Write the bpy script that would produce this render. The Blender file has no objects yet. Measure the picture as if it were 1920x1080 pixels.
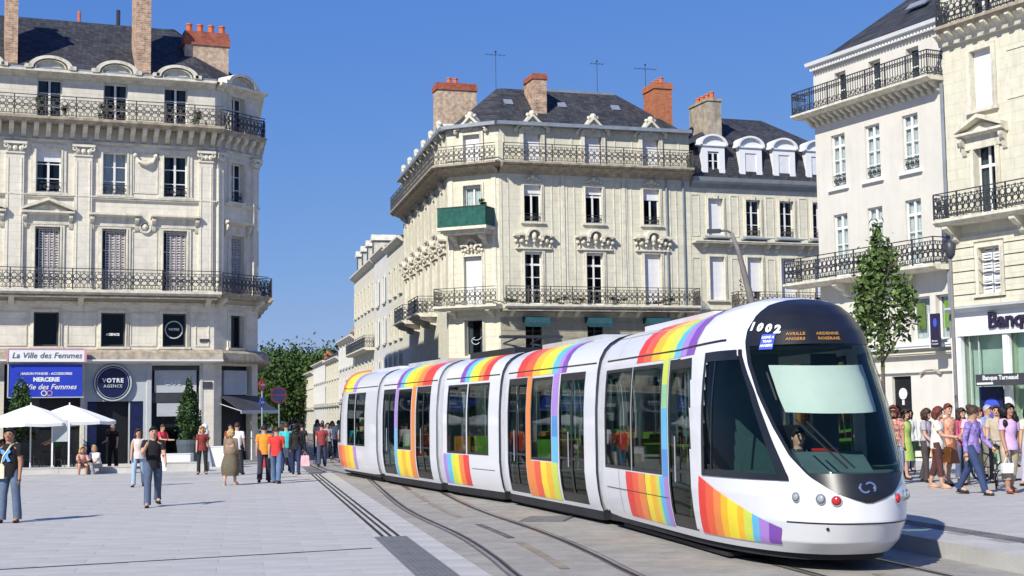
import bpy, bmesh, math, random
import numpy as np
from mathutils import Matrix, Vector, Quaternion
R = math.radians
random.seed(7)
rng = np.random.default_rng(7)
sc = bpy.context.scene
C = sc.collection

# ------------------------------------------------------------------ camera, light, exposure
cam = bpy.data.cameras.new('camera'); camo = bpy.data.objects.new('camera', cam); C.objects.link(camo)
cam.sensor_width = 36; cam.lens = 36 * 2667 / 1920
cam.clip_start = 0.1; cam.clip_end = 6000
PITCH = math.atan(236 / 2667)
camo.matrix_world = Matrix.Translation((0, 0, 1.95)) @ Matrix.Rotation(math.pi / 2 + PITCH, 4, 'X') @ Matrix.Rotation(-0.014, 4, 'Z')
sc.camera = camo
SUN_EL = 38; SUN_AZ = (-0.53, -0.848)            # towards the sun
w = bpy.data.worlds.new('World'); sc.world = w; w.use_nodes = True
nt = w.node_tree
sky = nt.nodes.new('ShaderNodeTexSky'); sky.sky_type = 'NISHITA'; sky.sun_disc = False
sky.sun_elevation = R(SUN_EL); sky.sun_rotation = math.atan2(SUN_AZ[0], SUN_AZ[1])
sky.altitude = 50; sky.air_density = 1.0; sky.dust_density = 0.1; sky.ozone_density = 4.5
bg = nt.nodes['Background']; bg.inputs['Strength'].default_value = 0.12
sepc = nt.nodes.new('ShaderNodeSeparateColor'); comb = nt.nodes.new('ShaderNodeCombineColor'); nt.links.new(sky.outputs[0], sepc.inputs[0])
for ch, (gain, power) in enumerate(((0.355, 0.86), (0.69, 0.60), (2.5, 0.20))):     # film response: deeper, more even blue
    pw = nt.nodes.new('ShaderNodeMath'); pw.operation = 'POWER'; nt.links.new(sepc.outputs[ch], pw.inputs[0]); pw.inputs[1].default_value = power
    ml = nt.nodes.new('ShaderNodeMath'); ml.operation = 'MULTIPLY'; nt.links.new(pw.outputs[0], ml.inputs[0]); ml.inputs[1].default_value = gain
    nt.links.new(ml.outputs[0], comb.inputs[ch])
nt.links.new(comb.outputs[0], bg.inputs[0])
sun = bpy.data.lights.new('sun', 'SUN'); sun.energy = 3.8; sun.angle = R(0.53); sun.color = (1, 0.955, 0.86)
suno = bpy.data.objects.new('sun', sun); C.objects.link(suno)
ce = math.cos(R(SUN_EL))
suno.rotation_euler = Vector((SUN_AZ[0] * ce, SUN_AZ[1] * ce, math.sin(R(SUN_EL)))).to_track_quat('Z', 'Y').to_euler()
sc.view_settings.view_transform = 'Standard'; sc.view_settings.look = 'None'
sc.view_settings.exposure = 0.70; sc.view_settings.gamma = 1
sc.view_settings.use_curve_mapping = False
sc.render.engine = 'CYCLES'
sc.cycles.max_bounces = 6; sc.cycles.transparent_max_bounces = 12

# ------------------------------------------------------------------ materials
def mat(name, col, rough=0.7, var=0.12, scale=3.0, bump=0.0, bscale=30.0, metal=0.0, spec=0.3, grime=0.0, island=0.0, brick=None, coat=0.0, objrand=0.0):
    m = bpy.data.materials.new(name); m.use_nodes = True
    n = m.node_tree.nodes; l = m.node_tree.links
    p = n['Principled BSDF']
    p.inputs['Roughness'].default_value = rough; p.inputs['Metallic'].default_value = metal
    p.inputs['Specular IOR Level'].default_value = spec
    if coat: p.inputs['Coat Weight'].default_value = coat; p.inputs['Coat Roughness'].default_value = 0.05
    tc = n.new('ShaderNodeTexCoord')
    cur = None
    def mix(a, b, fac, mode='MIX'):
        x = n.new('ShaderNodeMix'); x.data_type = 'RGBA'; x.blend_type = mode
        for s, v in ((6, a), (7, b)):
            if hasattr(v, 'links'): l.new(v, x.inputs[s])
            else: x.inputs[s].default_value = (*v[:3], 1)
        if hasattr(fac, 'links'): l.new(fac, x.inputs[0])
        else: x.inputs[0].default_value = fac
        return x.outputs[2]
    cur = col
    height = None
    if brick:
        bw, bh, mort, mcol, var2 = brick
        sep = n.new('ShaderNodeSeparateXYZ'); l.new(tc.outputs['Object'], sep.inputs[0])
        ad = n.new('ShaderNodeMath'); ad.operation = 'ADD'; l.new(sep.outputs[0], ad.inputs[0]); l.new(sep.outputs[1], ad.inputs[1])
        cb = n.new('ShaderNodeCombineXYZ'); l.new(ad.outputs[0], cb.inputs[0]); l.new(sep.outputs[2], cb.inputs[1])
        b = n.new('ShaderNodeTexBrick'); l.new(cb.outputs[0], b.inputs[0])
        b.inputs['Scale'].default_value = 1; b.inputs['Brick Width'].default_value = bw; b.inputs['Row Height'].default_value = bh
        b.inputs['Mortar Size'].default_value = mort; b.inputs['Mortar Smooth'].default_value = 0.3
        b.inputs['Color1'].default_value = (*[c * (1 + var2) for c in col], 1)
        b.inputs['Color2'].default_value = (*[c * (1 - var2) for c in col], 1)
        b.inputs['Mortar'].default_value = (*mcol, 1)
        cur = b.outputs[0]; height = b.outputs[1]
    if var:
        no = n.new('ShaderNodeTexNoise'); no.inputs['Scale'].default_value = scale; no.inputs['Detail'].default_value = 7
        no.inputs['Roughness'].default_value = 0.65
        l.new(tc.outputs['Object'], no.inputs[0])
        mr = n.new('ShaderNodeMapRange'); l.new(no.outputs[0], mr.inputs[0])
        mr.inputs[1].default_value = 0.3; mr.inputs[2].default_value = 0.7
        mr.inputs[3].default_value = 1 - var; mr.inputs[4].default_value = 1 + var
        cb2 = n.new('ShaderNodeCombineColor')
        for i in range(3): l.new(mr.outputs[0], cb2.inputs[i])
        cur = mix(cur, cb2.outputs[0], 1.0, 'MULTIPLY')
    if island or objrand:
        g = n.new('ShaderNodeNewGeometry'); oi = n.new('ShaderNodeObjectInfo')
        mr = n.new('ShaderNodeMapRange'); l.new((g.outputs['Random Per Island'] if island else oi.outputs['Random']), mr.inputs[0])
        k = island or objrand
        mr.inputs[3].default_value = 1 - k; mr.inputs[4].default_value = 1 + k
        cb2 = n.new('ShaderNodeCombineColor')
        for i in range(3): l.new(mr.outputs[0], cb2.inputs[i])
        cur = mix(cur, cb2.outputs[0], 1.0, 'MULTIPLY')
    if grime:
        mp = n.new('ShaderNodeMapping'); mp.inputs['Scale'].default_value = (2.2, 2.2, 0.25); l.new(tc.outputs['Object'], mp.inputs[0])
        no = n.new('ShaderNodeTexNoise'); no.inputs['Scale'].default_value = 1.3; no.inputs['Detail'].default_value = 8; no.inputs['Roughness'].default_value = 0.7
        l.new(mp.outputs[0], no.inputs[0])
        mr = n.new('ShaderNodeMapRange'); l.new(no.outputs[0], mr.inputs[0])
        mr.inputs[1].default_value = 0.48; mr.inputs[2].default_value = 0.75; mr.inputs[3].default_value = 0; mr.inputs[4].default_value = grime
        cur = mix(cur, tuple(c * 0.35 for c in col), mr.outputs[0])
    if hasattr(cur, 'links'): l.new(cur, p.inputs['Base Color'])
    else: p.inputs['Base Color'].default_value = (*cur, 1)
    if bump or height:
        bp = n.new('ShaderNodeBump'); bp.inputs['Distance'].default_value = 0.02
        if bump:
            nb = n.new('ShaderNodeTexNoise'); nb.inputs['Scale'].default_value = bscale; nb.inputs['Detail'].default_value = 5
            l.new(tc.outputs['Object'], nb.inputs[0]); l.new(nb.outputs[0], bp.inputs['Height'])
        bp.inputs['Strength'].default_value = bump or 0.3
        if height:
            b2 = n.new('ShaderNodeBump'); b2.invert = True; b2.inputs['Strength'].default_value = 0.6; b2.inputs['Distance'].default_value = 0.015
            l.new(height, b2.inputs['Height'])
            if bump: l.new(bp.outputs[0], b2.inputs['Normal'])
            bp = b2
        l.new(bp.outputs[0], p.inputs['Normal'])
    return m

def glass(name, tint, gloss=0.12, rough=0.02, body=None, bodyfac=0.0):
    m = bpy.data.materials.new(name); m.use_nodes = True
    n = m.node_tree.nodes; l = m.node_tree.links
    n.remove(n['Principled BSDF']); out = n['Material Output']
    tr = n.new('ShaderNodeBsdfTransparent'); tr.inputs[0].default_value = (*tint, 1)
    gl = n.new('ShaderNodeBsdfGlossy'); gl.inputs['Roughness'].default_value = rough; gl.inputs[0].default_value = (0.95, 1, 0.98, 1)
    fr = n.new('ShaderNodeLayerWeight'); fr.inputs['Blend'].default_value = gloss
    mx = n.new('ShaderNodeMixShader'); l.new(fr.outputs['Fresnel'], mx.inputs[0]); l.new(tr.outputs[0], mx.inputs[1]); l.new(gl.outputs[0], mx.inputs[2])
    cur = mx.outputs[0]
    if bodyfac:
        df = n.new('ShaderNodeBsdfDiffuse'); df.inputs[0].default_value = (*body, 1)
        m2 = n.new('ShaderNodeMixShader'); m2.inputs[0].default_value = bodyfac
        l.new(cur, m2.inputs[1]); l.new(df.outputs[0], m2.inputs[2]); cur = m2.outputs[0]
    l.new(cur, out.inputs[0])
    return m

M = dict(
    stone=mat('limestone', (0.66, 0.62, 0.52), 0.85, 0.13, 2.0, 0.25, 12, grime=0.3, brick=(0.85, 0.34, 0.005, (0.56, 0.52, 0.43), 0.02)),
    stone2=mat('limestone_carved', (0.63, 0.595, 0.49), 0.85, 0.2, 3.5, 0.5, 14, grime=0.6),
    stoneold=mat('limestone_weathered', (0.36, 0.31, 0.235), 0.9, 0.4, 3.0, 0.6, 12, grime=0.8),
    stoneb=mat('limestone_yellow', (0.60, 0.575, 0.455), 0.85, 0.10, 2.0, 0.2, 12, grime=0.3, brick=(0.8, 0.36, 0.005, (0.5, 0.47, 0.37), 0.02)),
    render=mat('painted_render', (0.60, 0.575, 0.515), 0.85, 0.06, 1.2, 0.15, 20, grime=0.15),
    renderw=mat('white_render', (0.60, 0.58, 0.53), 0.85, 0.1, 0.7, 0.15, 20, grime=0.3),
    white=mat('white_joinery', (0.68, 0.68, 0.66), 0.5, 0.05, 5),
    roller=mat('white_roller_shutter', (0.74, 0.74, 0.75), 0.5, 0.04, 3, brick=(50, 0.06, 0.008, (0.5, 0.5, 0.52), 0.0)),
    persi=mat('grey_folding_shutter', (0.60, 0.57, 0.55), 0.6, 0.1, 4, brick=(50, 0.07, 0.02, (0.3, 0.28, 0.28), 0.0)),
    pane=mat('window_glass', (0.025, 0.035, 0.05), 0.06, 0.5, 0.7, spec=0.7, objrand=0.6),
    pane2=mat('window_glass_with_curtain', (0.22, 0.25, 0.3), 0.15, 0.45, 1.5, spec=0.6, objrand=0.5),
    slate=mat('slate', (0.044, 0.046, 0.052), 0.7, 0.35, 1.2, 0.4, 20, spec=0.25, brick=(0.25, 0.14, 0.012, (0.02, 0.021, 0.025), 0.35)),
    zinc=mat('zinc', (0.27, 0.30, 0.33), 0.45, 0.2, 2, metal=0.3),
    brickr=mat('orange_brick', (0.42, 0.115, 0.045), 0.85, 0.25, 4, 0.4, 20, brick=(0.22, 0.07, 0.012, (0.36, 0.2, 0.12), 0.2)),
    brickd=mat('dark_red_brick', (0.36, 0.075, 0.04), 0.85, 0.3, 4, 0.4, 20, brick=(0.22, 0.07, 0.012, (0.26, 0.14, 0.1), 0.25)),
    brickm=mat('old_chimney_brick', (0.42, 0.25, 0.16), 0.9, 0.5, 3.5, 0.5, 12, brick=(0.25, 0.09, 0.015, (0.42, 0.36, 0.28), 0.3)),
    ruble=mat('chimney_rubble', (0.45, 0.34, 0.25), 0.9, 0.45, 5, 0.8, 10),
    mast=mat('weathered_mast', (0.17, 0.16, 0.15), 0.7, 0.2, 4),
    curtain=mat('net_curtain', (0.66, 0.67, 0.66), 0.9, 0.15, 6),
    bankwall=mat('pale_green_wall', (0.60, 0.62, 0.60), 0.6, 0.2, 0.6),
    pot=mat('terracotta', (0.5, 0.14, 0.06), 0.8, 0.2, 5),
    iron=mat('wrought_iron', (0.035, 0.038, 0.045), 0.5, 0.2, 5, spec=0.4),
    ironl=mat('old_ironwork', (0.075, 0.07, 0.062), 0.6, 0.3, 5, spec=0.4),
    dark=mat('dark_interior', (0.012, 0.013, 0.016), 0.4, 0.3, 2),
    darkg=mat('charcoal_shopfront', (0.05, 0.052, 0.06), 0.4, 0.25, 2),
    greyp=mat('grey_panel', (0.42, 0.45, 0.46), 0.5, 0.12, 1.2),
    teal=mat('teal_canvas', (0.015, 0.06, 0.075), 0.8, 0.25, 6),
    green=mat('green_balcony_canvas', (0.012, 0.085, 0.068), 0.7, 0.35, 5),
    navy=mat('navy_paint', (0.01, 0.015, 0.06), 0.4, 0.3, 3),
    blue=mat('blue_banner', (0.02, 0.045, 0.42), 0.6, 0.12, 2),
    white2=mat('white_paint', (0.70, 0.71, 0.71), 0.5, 0.05, 2),
    pinkw=mat('pink_sign_edge', (0.55, 0.28, 0.32), 0.5, 0.1, 3),
    red=mat('red_paint', (0.55, 0.02, 0.02), 0.4, 0.1, 3),
    ink=mat('lettering_dark', (0.025, 0.02, 0.05), 0.4, 0.0),
    canvasw=mat('white_canvas', (0.82, 0.82, 0.78), 0.8, 0.06, 2),
    granite=mat('granite_slab', (0.425, 0.415, 0.39), 0.7, 0.16, 0.8, 0.35, 40, objrand=0.035, grime=0.22),
    granites=mat('granite_slab_field', (0.425, 0.415, 0.39), 0.7, 0.16, 0.8, 0.35, 40, island=0.035, grime=0.22),
    joint=mat('paving_joint', (0.38, 0.37, 0.35), 0.9, 0.2, 6),
    trackbed=mat('track_bed_aggregate', (0.31, 0.292, 0.258), 0.85, 0.20, 1.6, 0.8, 60, grime=0.25),
    asphalt=mat('asphalt', (0.17, 0.165, 0.16), 0.9, 0.3, 0.5, 0.6, 40),
    rail=mat('rail_steel', (0.16, 0.13, 0.105), 0.5, 0.4, 3, metal=0.4),
    railtop=mat('polished_rail', (0.34, 0.31, 0.28), 0.35, 0.2, 3, metal=0.5),
    aps=mat('power_strip', (0.26, 0.215, 0.165), 0.7, 0.3, 2),
    grate=mat('cast_grating', (0.15, 0.155, 0.165), 0.6, 0.2, 5),
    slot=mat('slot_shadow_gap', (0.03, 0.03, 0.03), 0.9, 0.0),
    foliage=mat('leaves', (0.085, 0.135, 0.035), 0.6, 0.3, 2.0, island=0.45),
    foliage2=mat('far_leaves', (0.040, 0.080, 0.015), 0.7, 0.45, 0.25, island=0.45),
    foliageb=mat('dry_leaves', (0.2, 0.11, 0.06), 0.7, 0.3, 2.0, island=0.4),
    shrub=mat('shrub_leaves', (0.035, 0.075, 0.02), 0.6, 0.3, 2.0, island=0.45),
    bark=mat('bark', (0.13, 0.10, 0.075), 0.9, 0.3, 6, 0.6, 20),
    potg=mat('grey_planter', (0.08, 0.105, 0.12), 0.5, 0.15, 2),
    grass=mat('verge', (0.05, 0.08, 0.03), 0.9, 0.3, 1),
    # tram
    tramw=mat('tram_white_lacquer', (0.68, 0.69, 0.715), 0.28, 0.03, 1.0, spec=0.5, coat=0.4, grime=0.07),
    tramg=mat('tram_bellows_rubber', (0.36, 0.37, 0.40), 0.65, 0.2, 3),
    tramk=mat('tram_black', (0.012, 0.013, 0.015), 0.35, 0.3, 2, spec=0.5),
    trams=mat('tram_skirt_black', (0.02, 0.02, 0.022), 0.6, 0.3, 3),
    tint=mat('tram_interior', (0.16, 0.19, 0.19), 0.6, 0.2, 2),
    seat=mat('green_seat_cloth', (0.12, 0.26, 0.03), 0.8, 0.3, 5),
    seato=mat('orange_seat_cloth', (0.50, 0.15, 0.03), 0.8, 0.3, 5),
    blind=mat('cab_sun_blind', (0.62, 0.63, 0.60), 0.8, 0.05, 2),
    dash=mat('dashboard', (0.08, 0.12, 0.13), 0.5, 0.15, 3),
    chrome=mat('headlamp_metal', (0.7, 0.7, 0.72), 0.15, 0.0, metal=0.9),
    lampred=mat('red_lamp_lens', (0.5, 0.02, 0.02), 0.15, 0.0, spec=0.6),
    lampw=mat('clear_lamp_lens', (0.30, 0.32, 0.33), 0.1, 0.0, spec=0.7),
    led=mat('display_amber', (0.35, 0.17, 0.04), 0.5, 0.0),
    bluel=mat('display_blue', (0.05, 0.09, 0.55), 0.5, 0.0),
)
M['glass'] = glass('tram_window_glass', (0.50, 0.66, 0.62), 0.17)
M['wglass'] = glass('windscreen_glass', (0.70, 0.80, 0.77), 0.20)
M['pane'] = glass('house_window_glass', (0.50, 0.54, 0.56), 0.22); M['pane2'] = glass('house_window_glass_pale', (0.86, 0.89, 0.90), 0.20); M['bankglass'] = glass('bank_window_glass', (0.80, 0.88, 0.85), 0.22)
M['shopglass'] = glass('shop_window_glass', (0.45, 0.55, 0.53), 0.35)
RAINBOW = [('red', (0.78, 0.05, 0.035)), ('scarlet', (0.84, 0.12, 0.05)), ('orange', (0.86, 0.26, 0.06)), ('amber', (0.90, 0.50, 0.03)), ('yellow', (0.90, 0.72, 0.04)),
           ('lime', (0.62, 0.72, 0.10)), ('green', (0.30, 0.60, 0.30)), ('sky', (0.13, 0.50, 0.76)), ('blue', (0.09, 0.30, 0.66)), ('lilac', (0.42, 0.24, 0.66)), ('purple', (0.22, 0.08, 0.42))]
RB = {}
for nme, c in RAINBOW: RB[nme] = mat('livery_' + nme, tuple(x * .93 for x in c), 0.4, 0.05, 3, spec=0.3, coat=0.1)

# ------------------------------------------------------------------ mesh helpers
class MB:
    def __init__(s): s.v = []; s.f = []
    def add(s, vs, fs):
        o = len(s.v); s.v += [tuple(p) for p in vs]; s.f += [tuple(o + i for i in f) for f in fs]; return s
    def box(s, x0, x1, y0, y1, z0, z1):
        return s.add([(x0, y0, z0), (x1, y0, z0), (x1, y1, z0), (x0, y1, z0), (x0, y0, z1), (x1, y0, z1), (x1, y1, z1), (x0, y1, z1)],
                     [(0, 3, 2, 1), (4, 5, 6, 7), (0, 1, 5, 4), (1, 2, 6, 5), (2, 3, 7, 6), (3, 0, 4, 7)])
    def prism(s, poly, a, b, axis='y'):   # poly in the two other axes, extruded from a to b
        n = len(poly)
        def P(p, t): return {'y': (p[0], t, p[1]), 'x': (t, p[0], p[1]), 'z': (p[0], p[1], t)}[axis]
        vs = [P(p, a) for p in poly] + [P(p, b) for p in poly]
        fs = [tuple(range(n)), tuple(range(2 * n - 1, n - 1, -1))] + [(i, i + n, (i + 1) % n + n, (i + 1) % n) for i in range(n)]
        return s.add(vs, fs)
    def tube(s, pts, r, n=6, caps=True):
        pts = [Vector(p) for p in pts]; rs = r if isinstance(r, (list, tuple)) else [r] * len(pts)
        vs = []; prev = None
        for i, p in enumerate(pts):
            d = (pts[min(i + 1, len(pts) - 1)] - pts[max(i - 1, 0)]).normalized()
            if prev is None:
                a = Vector((1, 0, 0)) if abs(d.x) < 0.8 else Vector((0, 1, 0))
            else: a = prev
            a = (a - d * a.dot(d)).normalized(); b = d.cross(a); prev = a
            for k in range(n):
                t = 2 * math.pi * k / n; vs.append(p + (a * math.cos(t) + b * math.sin(t)) * rs[i])
        fs = []
        for i in range(len(pts) - 1):
            for k in range(n):
                fs.append((i * n + k, i * n + (k + 1) % n, (i + 1) * n + (k + 1) % n, (i + 1) * n + k))
        if caps: fs += [tuple(range(n - 1, -1, -1)), tuple((len(pts) - 1) * n + k for k in range(n))]
        return s.add(vs, fs)
    def lathe(s, prof, n=12, c=(0, 0, 0), axis='z'):  # prof list of (r, h)
        vs = []
        for r, h in prof:
            for k in range(n):
                t = 2 * math.pi * k / n; a, b = r * math.cos(t), r * math.sin(t)
                p = (a, b, h) if axis == 'z' else (a, h, b)
                vs.append((p[0] + c[0], p[1] + c[1], p[2] + c[2]))
        fs = []
        for i in range(len(prof) - 1):
            for k in range(n): fs.append((i * n + k, i * n + (k + 1) % n, (i + 1) * n + (k + 1) % n, (i + 1) * n + k))
        if prof[0][0] > 1e-4: fs.append(tuple(range(n - 1, -1, -1)))
        if prof[-1][0] > 1e-4: fs.append(tuple((len(prof) - 1) * n + k for k in range(n)))
        return s.add(vs, fs)
    def ball(s, c, r, n=10, m=7, sc_=(1, 1, 1)):
        prof = [(max(1e-5, math.sin(math.pi * i / m)) * r, -math.cos(math.pi * i / m) * r) for i in range(m + 1)]
        t = MB().lathe(prof, n); return s.add([(p[0] * sc_[0] + c[0], p[1] * sc_[1] + c[1], p[2] * sc_[2] + c[2]) for p in t.v], t.f)
    def ring(s, c, r, wd=0.02, n=12, y0=-0.01, y1=0.01):   # flat ring in the xz plane
        vs = []
        for k in range(n):
            t = 2 * math.pi * k / n
            for rr, y in ((r - wd / 2, y0), (r + wd / 2, y0), (r + wd / 2, y1), (r - wd / 2, y1)):
                vs.append((c[0] + rr * math.cos(t), y, c[1] + rr * math.sin(t)))
        fs = []
        for k in range(n):
            a, b = k * 4, ((k + 1) % n) * 4
            for j in range(4): fs.append((a + j, a + (j + 1) % 4, b + (j + 1) % 4, b + j))
        return s.add(vs, fs)
    def arcband(s, cx, cz, r0, r1, a0, a1, y0, y1, n=10, kx=1.0, kz=1.0):
        vs = []; fs = []
        for k in range(n + 1):
            t = R(a0 + (a1 - a0) * k / n); ct, st = math.cos(t) * kx, math.sin(t) * kz
            for rr, y in ((r0, y0), (r1, y0), (r1, y1), (r0, y1)): vs.append((cx + rr * ct, y, cz + rr * st))
        for k in range(n):
            a, b = 4 * k, 4 * k + 4
            for j in range(4): fs.append((a + j, a + (j + 1) % 4, b + (j + 1) % 4, b + j))
        fs += [(0, 1, 2, 3), (4 * n, 4 * n + 3, 4 * n + 2, 4 * n + 1)]
        return s.add(vs, fs)
    def xf(s, m):
        s.v = [tuple(m @ Vector(p)) for p in s.v]; return s
    def merge(s, o): return s.add(o.v, o.f)
    def mesh(s, name, m, smooth=False):
        me = bpy.data.meshes.new(name); me.from_pydata(s.v, [], s.f); me.validate()
        bm = bmesh.new(); bm.from_mesh(me); bmesh.ops.recalc_face_normals(bm, faces=bm.faces); bm.to_mesh(me); bm.free()
        if m is not None: me.materials.append(m)
        if smooth:
            for p in me.polygons: p.use_smooth = True
        return me

REL = {}
def put(name, me, parent=None, rel=None):
    o = bpy.data.objects.new(name, me); C.objects.link(o); rel = rel if rel is not None else Matrix()
    if parent is not None:
        o.parent = parent
        o.matrix_basis = REL[parent.name].inverted() @ rel
        REL[o.name] = rel
    else:
        o.matrix_basis = rel; REL[o.name] = Matrix()
    return o
def thing(name, loc, rz=0, label=None, cat=None, group=None, kind=None, me=None):
    o = put(name, me, None, Matrix.Translation(loc) @ Matrix.Rotation(rz, 4, 'Z'))
    if label: o['label'] = label
    if cat: o['category'] = cat
    if group: o['group'] = group
    if kind: o['kind'] = kind
    return o
def struct(name, mb, m, loc=(0, 0, 0), rz=0):
    o = thing(name, loc, rz, kind='structure', me=mb.mesh(name, m)); return o
T = Matrix.Translation
def text_mesh(s, size, m, depth=0.01, bold=0.0, spacing=1.0, shear=0.0):
    cu = bpy.data.curves.new('lettering', 'FONT'); cu.body = s; cu.size = size; cu.extrude = depth; cu.align_x = 'CENTER'; cu.align_y = 'CENTER'
    cu.offset = bold; cu.space_character = spacing; cu.shear = shear; cu.resolution_u = 2
    o = bpy.data.objects.new('tmp', cu); C.objects.link(o)
    bpy.context.view_layer.update()
    me = bpy.data.meshes.new_from_object(o.evaluated_get(bpy.context.evaluated_depsgraph_get()))
    bpy.data.objects.remove(o)
    me.materials.clear(); me.materials.append(m); me.name = 'lettering'
    me.transform(Matrix.Rotation(math.pi / 2, 4, 'X'))
    return me
CACHE = {}
def cached(key, fn):
    if key not in CACHE: CACHE[key] = fn()
    return CACHE[key]

# ------------------------------------------------------------------ ground
V = Vector((-0.184, 0.983)).normalized(); U = Vector((V.y, -V.x)); O = Vector((-0.9, 17.5))
GR = Matrix(((U.x, V.x, 0, O.x), (U.y, V.y, 0, O.y), (0, 0, 1, 0), (0, 0, 0, 1)))   # (u, v, z) -> world
def uv(u, v): p = O + U * u + V * v; return (p.x, p.y)

struct('ground', MB().add([(-2500, -300, -0.06), (2500, -300, -0.06), (2500, 4500, -0.06), (-2500, 4500, -0.06)], [(0, 1, 2, 3)]), M['asphalt'])
plaza = struct('plaza_pavement', MB().add([(*uv(-60, -14), -0.008), (*uv(-0.2, -14), -0.008), (*uv(-0.2, 62), -0.008), (*uv(-60, 62), -0.008)], [(0, 1, 2, 3)]), M['joint'])
# slabs, running bond, rows along u
SW, SL = 0.6, 1.2
slabs = []
for j in range(-10, 82):
    v0 = -4 + j * SW * 1.0 - 2
    off = (j % 2) * SL / 2
    for i in range(0, 40):
        u1 = -0.31 - i * SL - off; u0 = u1 - SL
        if i == 0 and off: slabs.append((-0.31 - off, -0.31, v0, v0 + SW))
        slabs.append((u0, u1, v0, v0 + SW))
def slab_mb(u0, u1, v0, v1, mb=None, g=0.0012, z=0.0, ch=0.001):
    mb = mb or MB(); a, b, c, d = u0 + g, u1 - g, v0 + g, v1 - g; e = 0.006
    return mb.add([(a, c, -0.02), (b, c, -0.02), (b, d, -0.02), (a, d, -0.02), (a, c, z - ch), (b, c, z - ch), (b, d, z - ch), (a, d, z - ch),
                   (a + e, c + e, z), (b - e, c + e, z), (b - e, d - e, z), (a + e, d - e, z)],
                  [(0, 1, 5, 4), (1, 2, 6, 5), (2, 3, 7, 6), (3, 0, 4, 7), (4, 5, 9, 8), (5, 6, 10, 9), (6, 7, 11, 10), (7, 4, 8, 11), (8, 9, 10, 11)])
def visible(u, v):
    x, y = uv(u, v)
    if y < 12: return False
    r = x / y; return -0.40 < r < 0.40
vis = [s for s in slabs if visible((s[0] + s[1]) / 2, (s[2] + s[3]) / 2)]
near = sorted([s for s in vis if uv(0, s[2])[1] > 14 and uv((s[0] + s[1]) / 2, s[2])[1] > 15.9 and abs(uv((s[0] + s[1]) / 2, s[2])[0] / uv((s[0] + s[1]) / 2, s[2])[1]) < 0.375], key=lambda s: uv((s[0] + s[1]) / 2, (s[2] + s[3]) / 2)[1])[:290]
ns = set(near)
slab_me = {}
for s in near:
    L_ = round(s[1] - s[0], 2)
    if L_ not in slab_me: slab_me[L_] = slab_mb(-L_ / 2, L_ / 2, -SW / 2, SW / 2).mesh('paving_slab', M['granite'])
    z = random.uniform(-0.0015, 0.0015)
    put('paving_slab', slab_me[L_], plaza, GR @ T(((s[0] + s[1]) / 2, (s[2] + s[3]) / 2, z)))
fm = MB()
for s in vis:
    if s not in ns: slab_mb(*s, mb=fm)
o = put('paving_slabs', fm.mesh('paving_slabs', M['granites']), plaza, GR); o['kind'] = 'stuff'
# the light band right of the drain, track bed, platform
struct('track_bed', MB().add([(0.55, -14, -0.012), (6.66, -14, -0.012), (6.66, 75, -0.012), (-1.4, 75, -0.012), (0.15, 45, -0.012), (0.55, 30, -0.012)], [(0, 1, 2, 3, 4, 5)]).xf(GR), M['trackbed'])
band = struct('kerb_band', MB().add([(0.2, -14, -0.014), (0.60, -14, -0.014), (0.60, 32, -0.014), (0.2, 32, -0.014)], [(0, 1, 2, 3)]).xf(GR), M['joint'])
bl = MB().box(-0.19, 0.19, -0.49, 0.49, -0.02, 0.002).mesh('kerb_stone', M['granite'])
for k in range(40): put('kerb_stone', bl, band, GR @ T((0.40, -6.5 + k, 0)))
# grate: wide then three narrow slots
gr = struct('drain_channel', MB().add([(-0.31, -9, -0.013), (0.22, -9, -0.013), (0.22, 32, -0.013), (-0.31, 32, -0.013)], [(0, 1, 2, 3)]).xf(GR), M['slot'])
gm = MB()
for k in range(9): x = -0.285 + k * 0.0615; gm.box(x - 0.013, x + 0.013, -0.5, 0.5, -0.012, 0.004)
for k in range(11): y = -0.5 + k * 0.1; gm.box(-0.30, 0.21, y - 0.011, y + 0.011, -0.012, 0.003)
gmm = gm.mesh('drain_grate', M['grate'])
for k in range(13): put('drain_grate', gmm, gr, GR @ T((0, -6.6 + k, 0)))
sm_ = MB().box(-0.30, -0.19, -0.75, 0.75, -0.012, 0.001).box(-0.11, -0.06, -0.75, 0.75, -0.012, 0.001).box(0.015, 0.065, -0.75, 0.75, -0.012, 0.001).box(0.145, 0.20, -0.75, 0.75, -0.012, 0.001)
smm = sm_.mesh('slot_cover', M['granite'])
for k in range(17): put('slot_cover', smm, gr, GR @ T((0, 6.66 + k * 1.52, 0)))
# thin dark strip laid across the plaza as a pole's cast shadow
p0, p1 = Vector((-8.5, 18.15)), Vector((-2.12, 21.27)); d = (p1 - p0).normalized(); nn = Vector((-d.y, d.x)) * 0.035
struct('shadow_line', MB().add([(*(p0 + nn), 0.005), (*(p1 + nn), 0.005), (*(p1 - nn), 0.005), (*(p0 - nn), 0.005)], [(0, 3, 2, 1)]), M['slot'])

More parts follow.
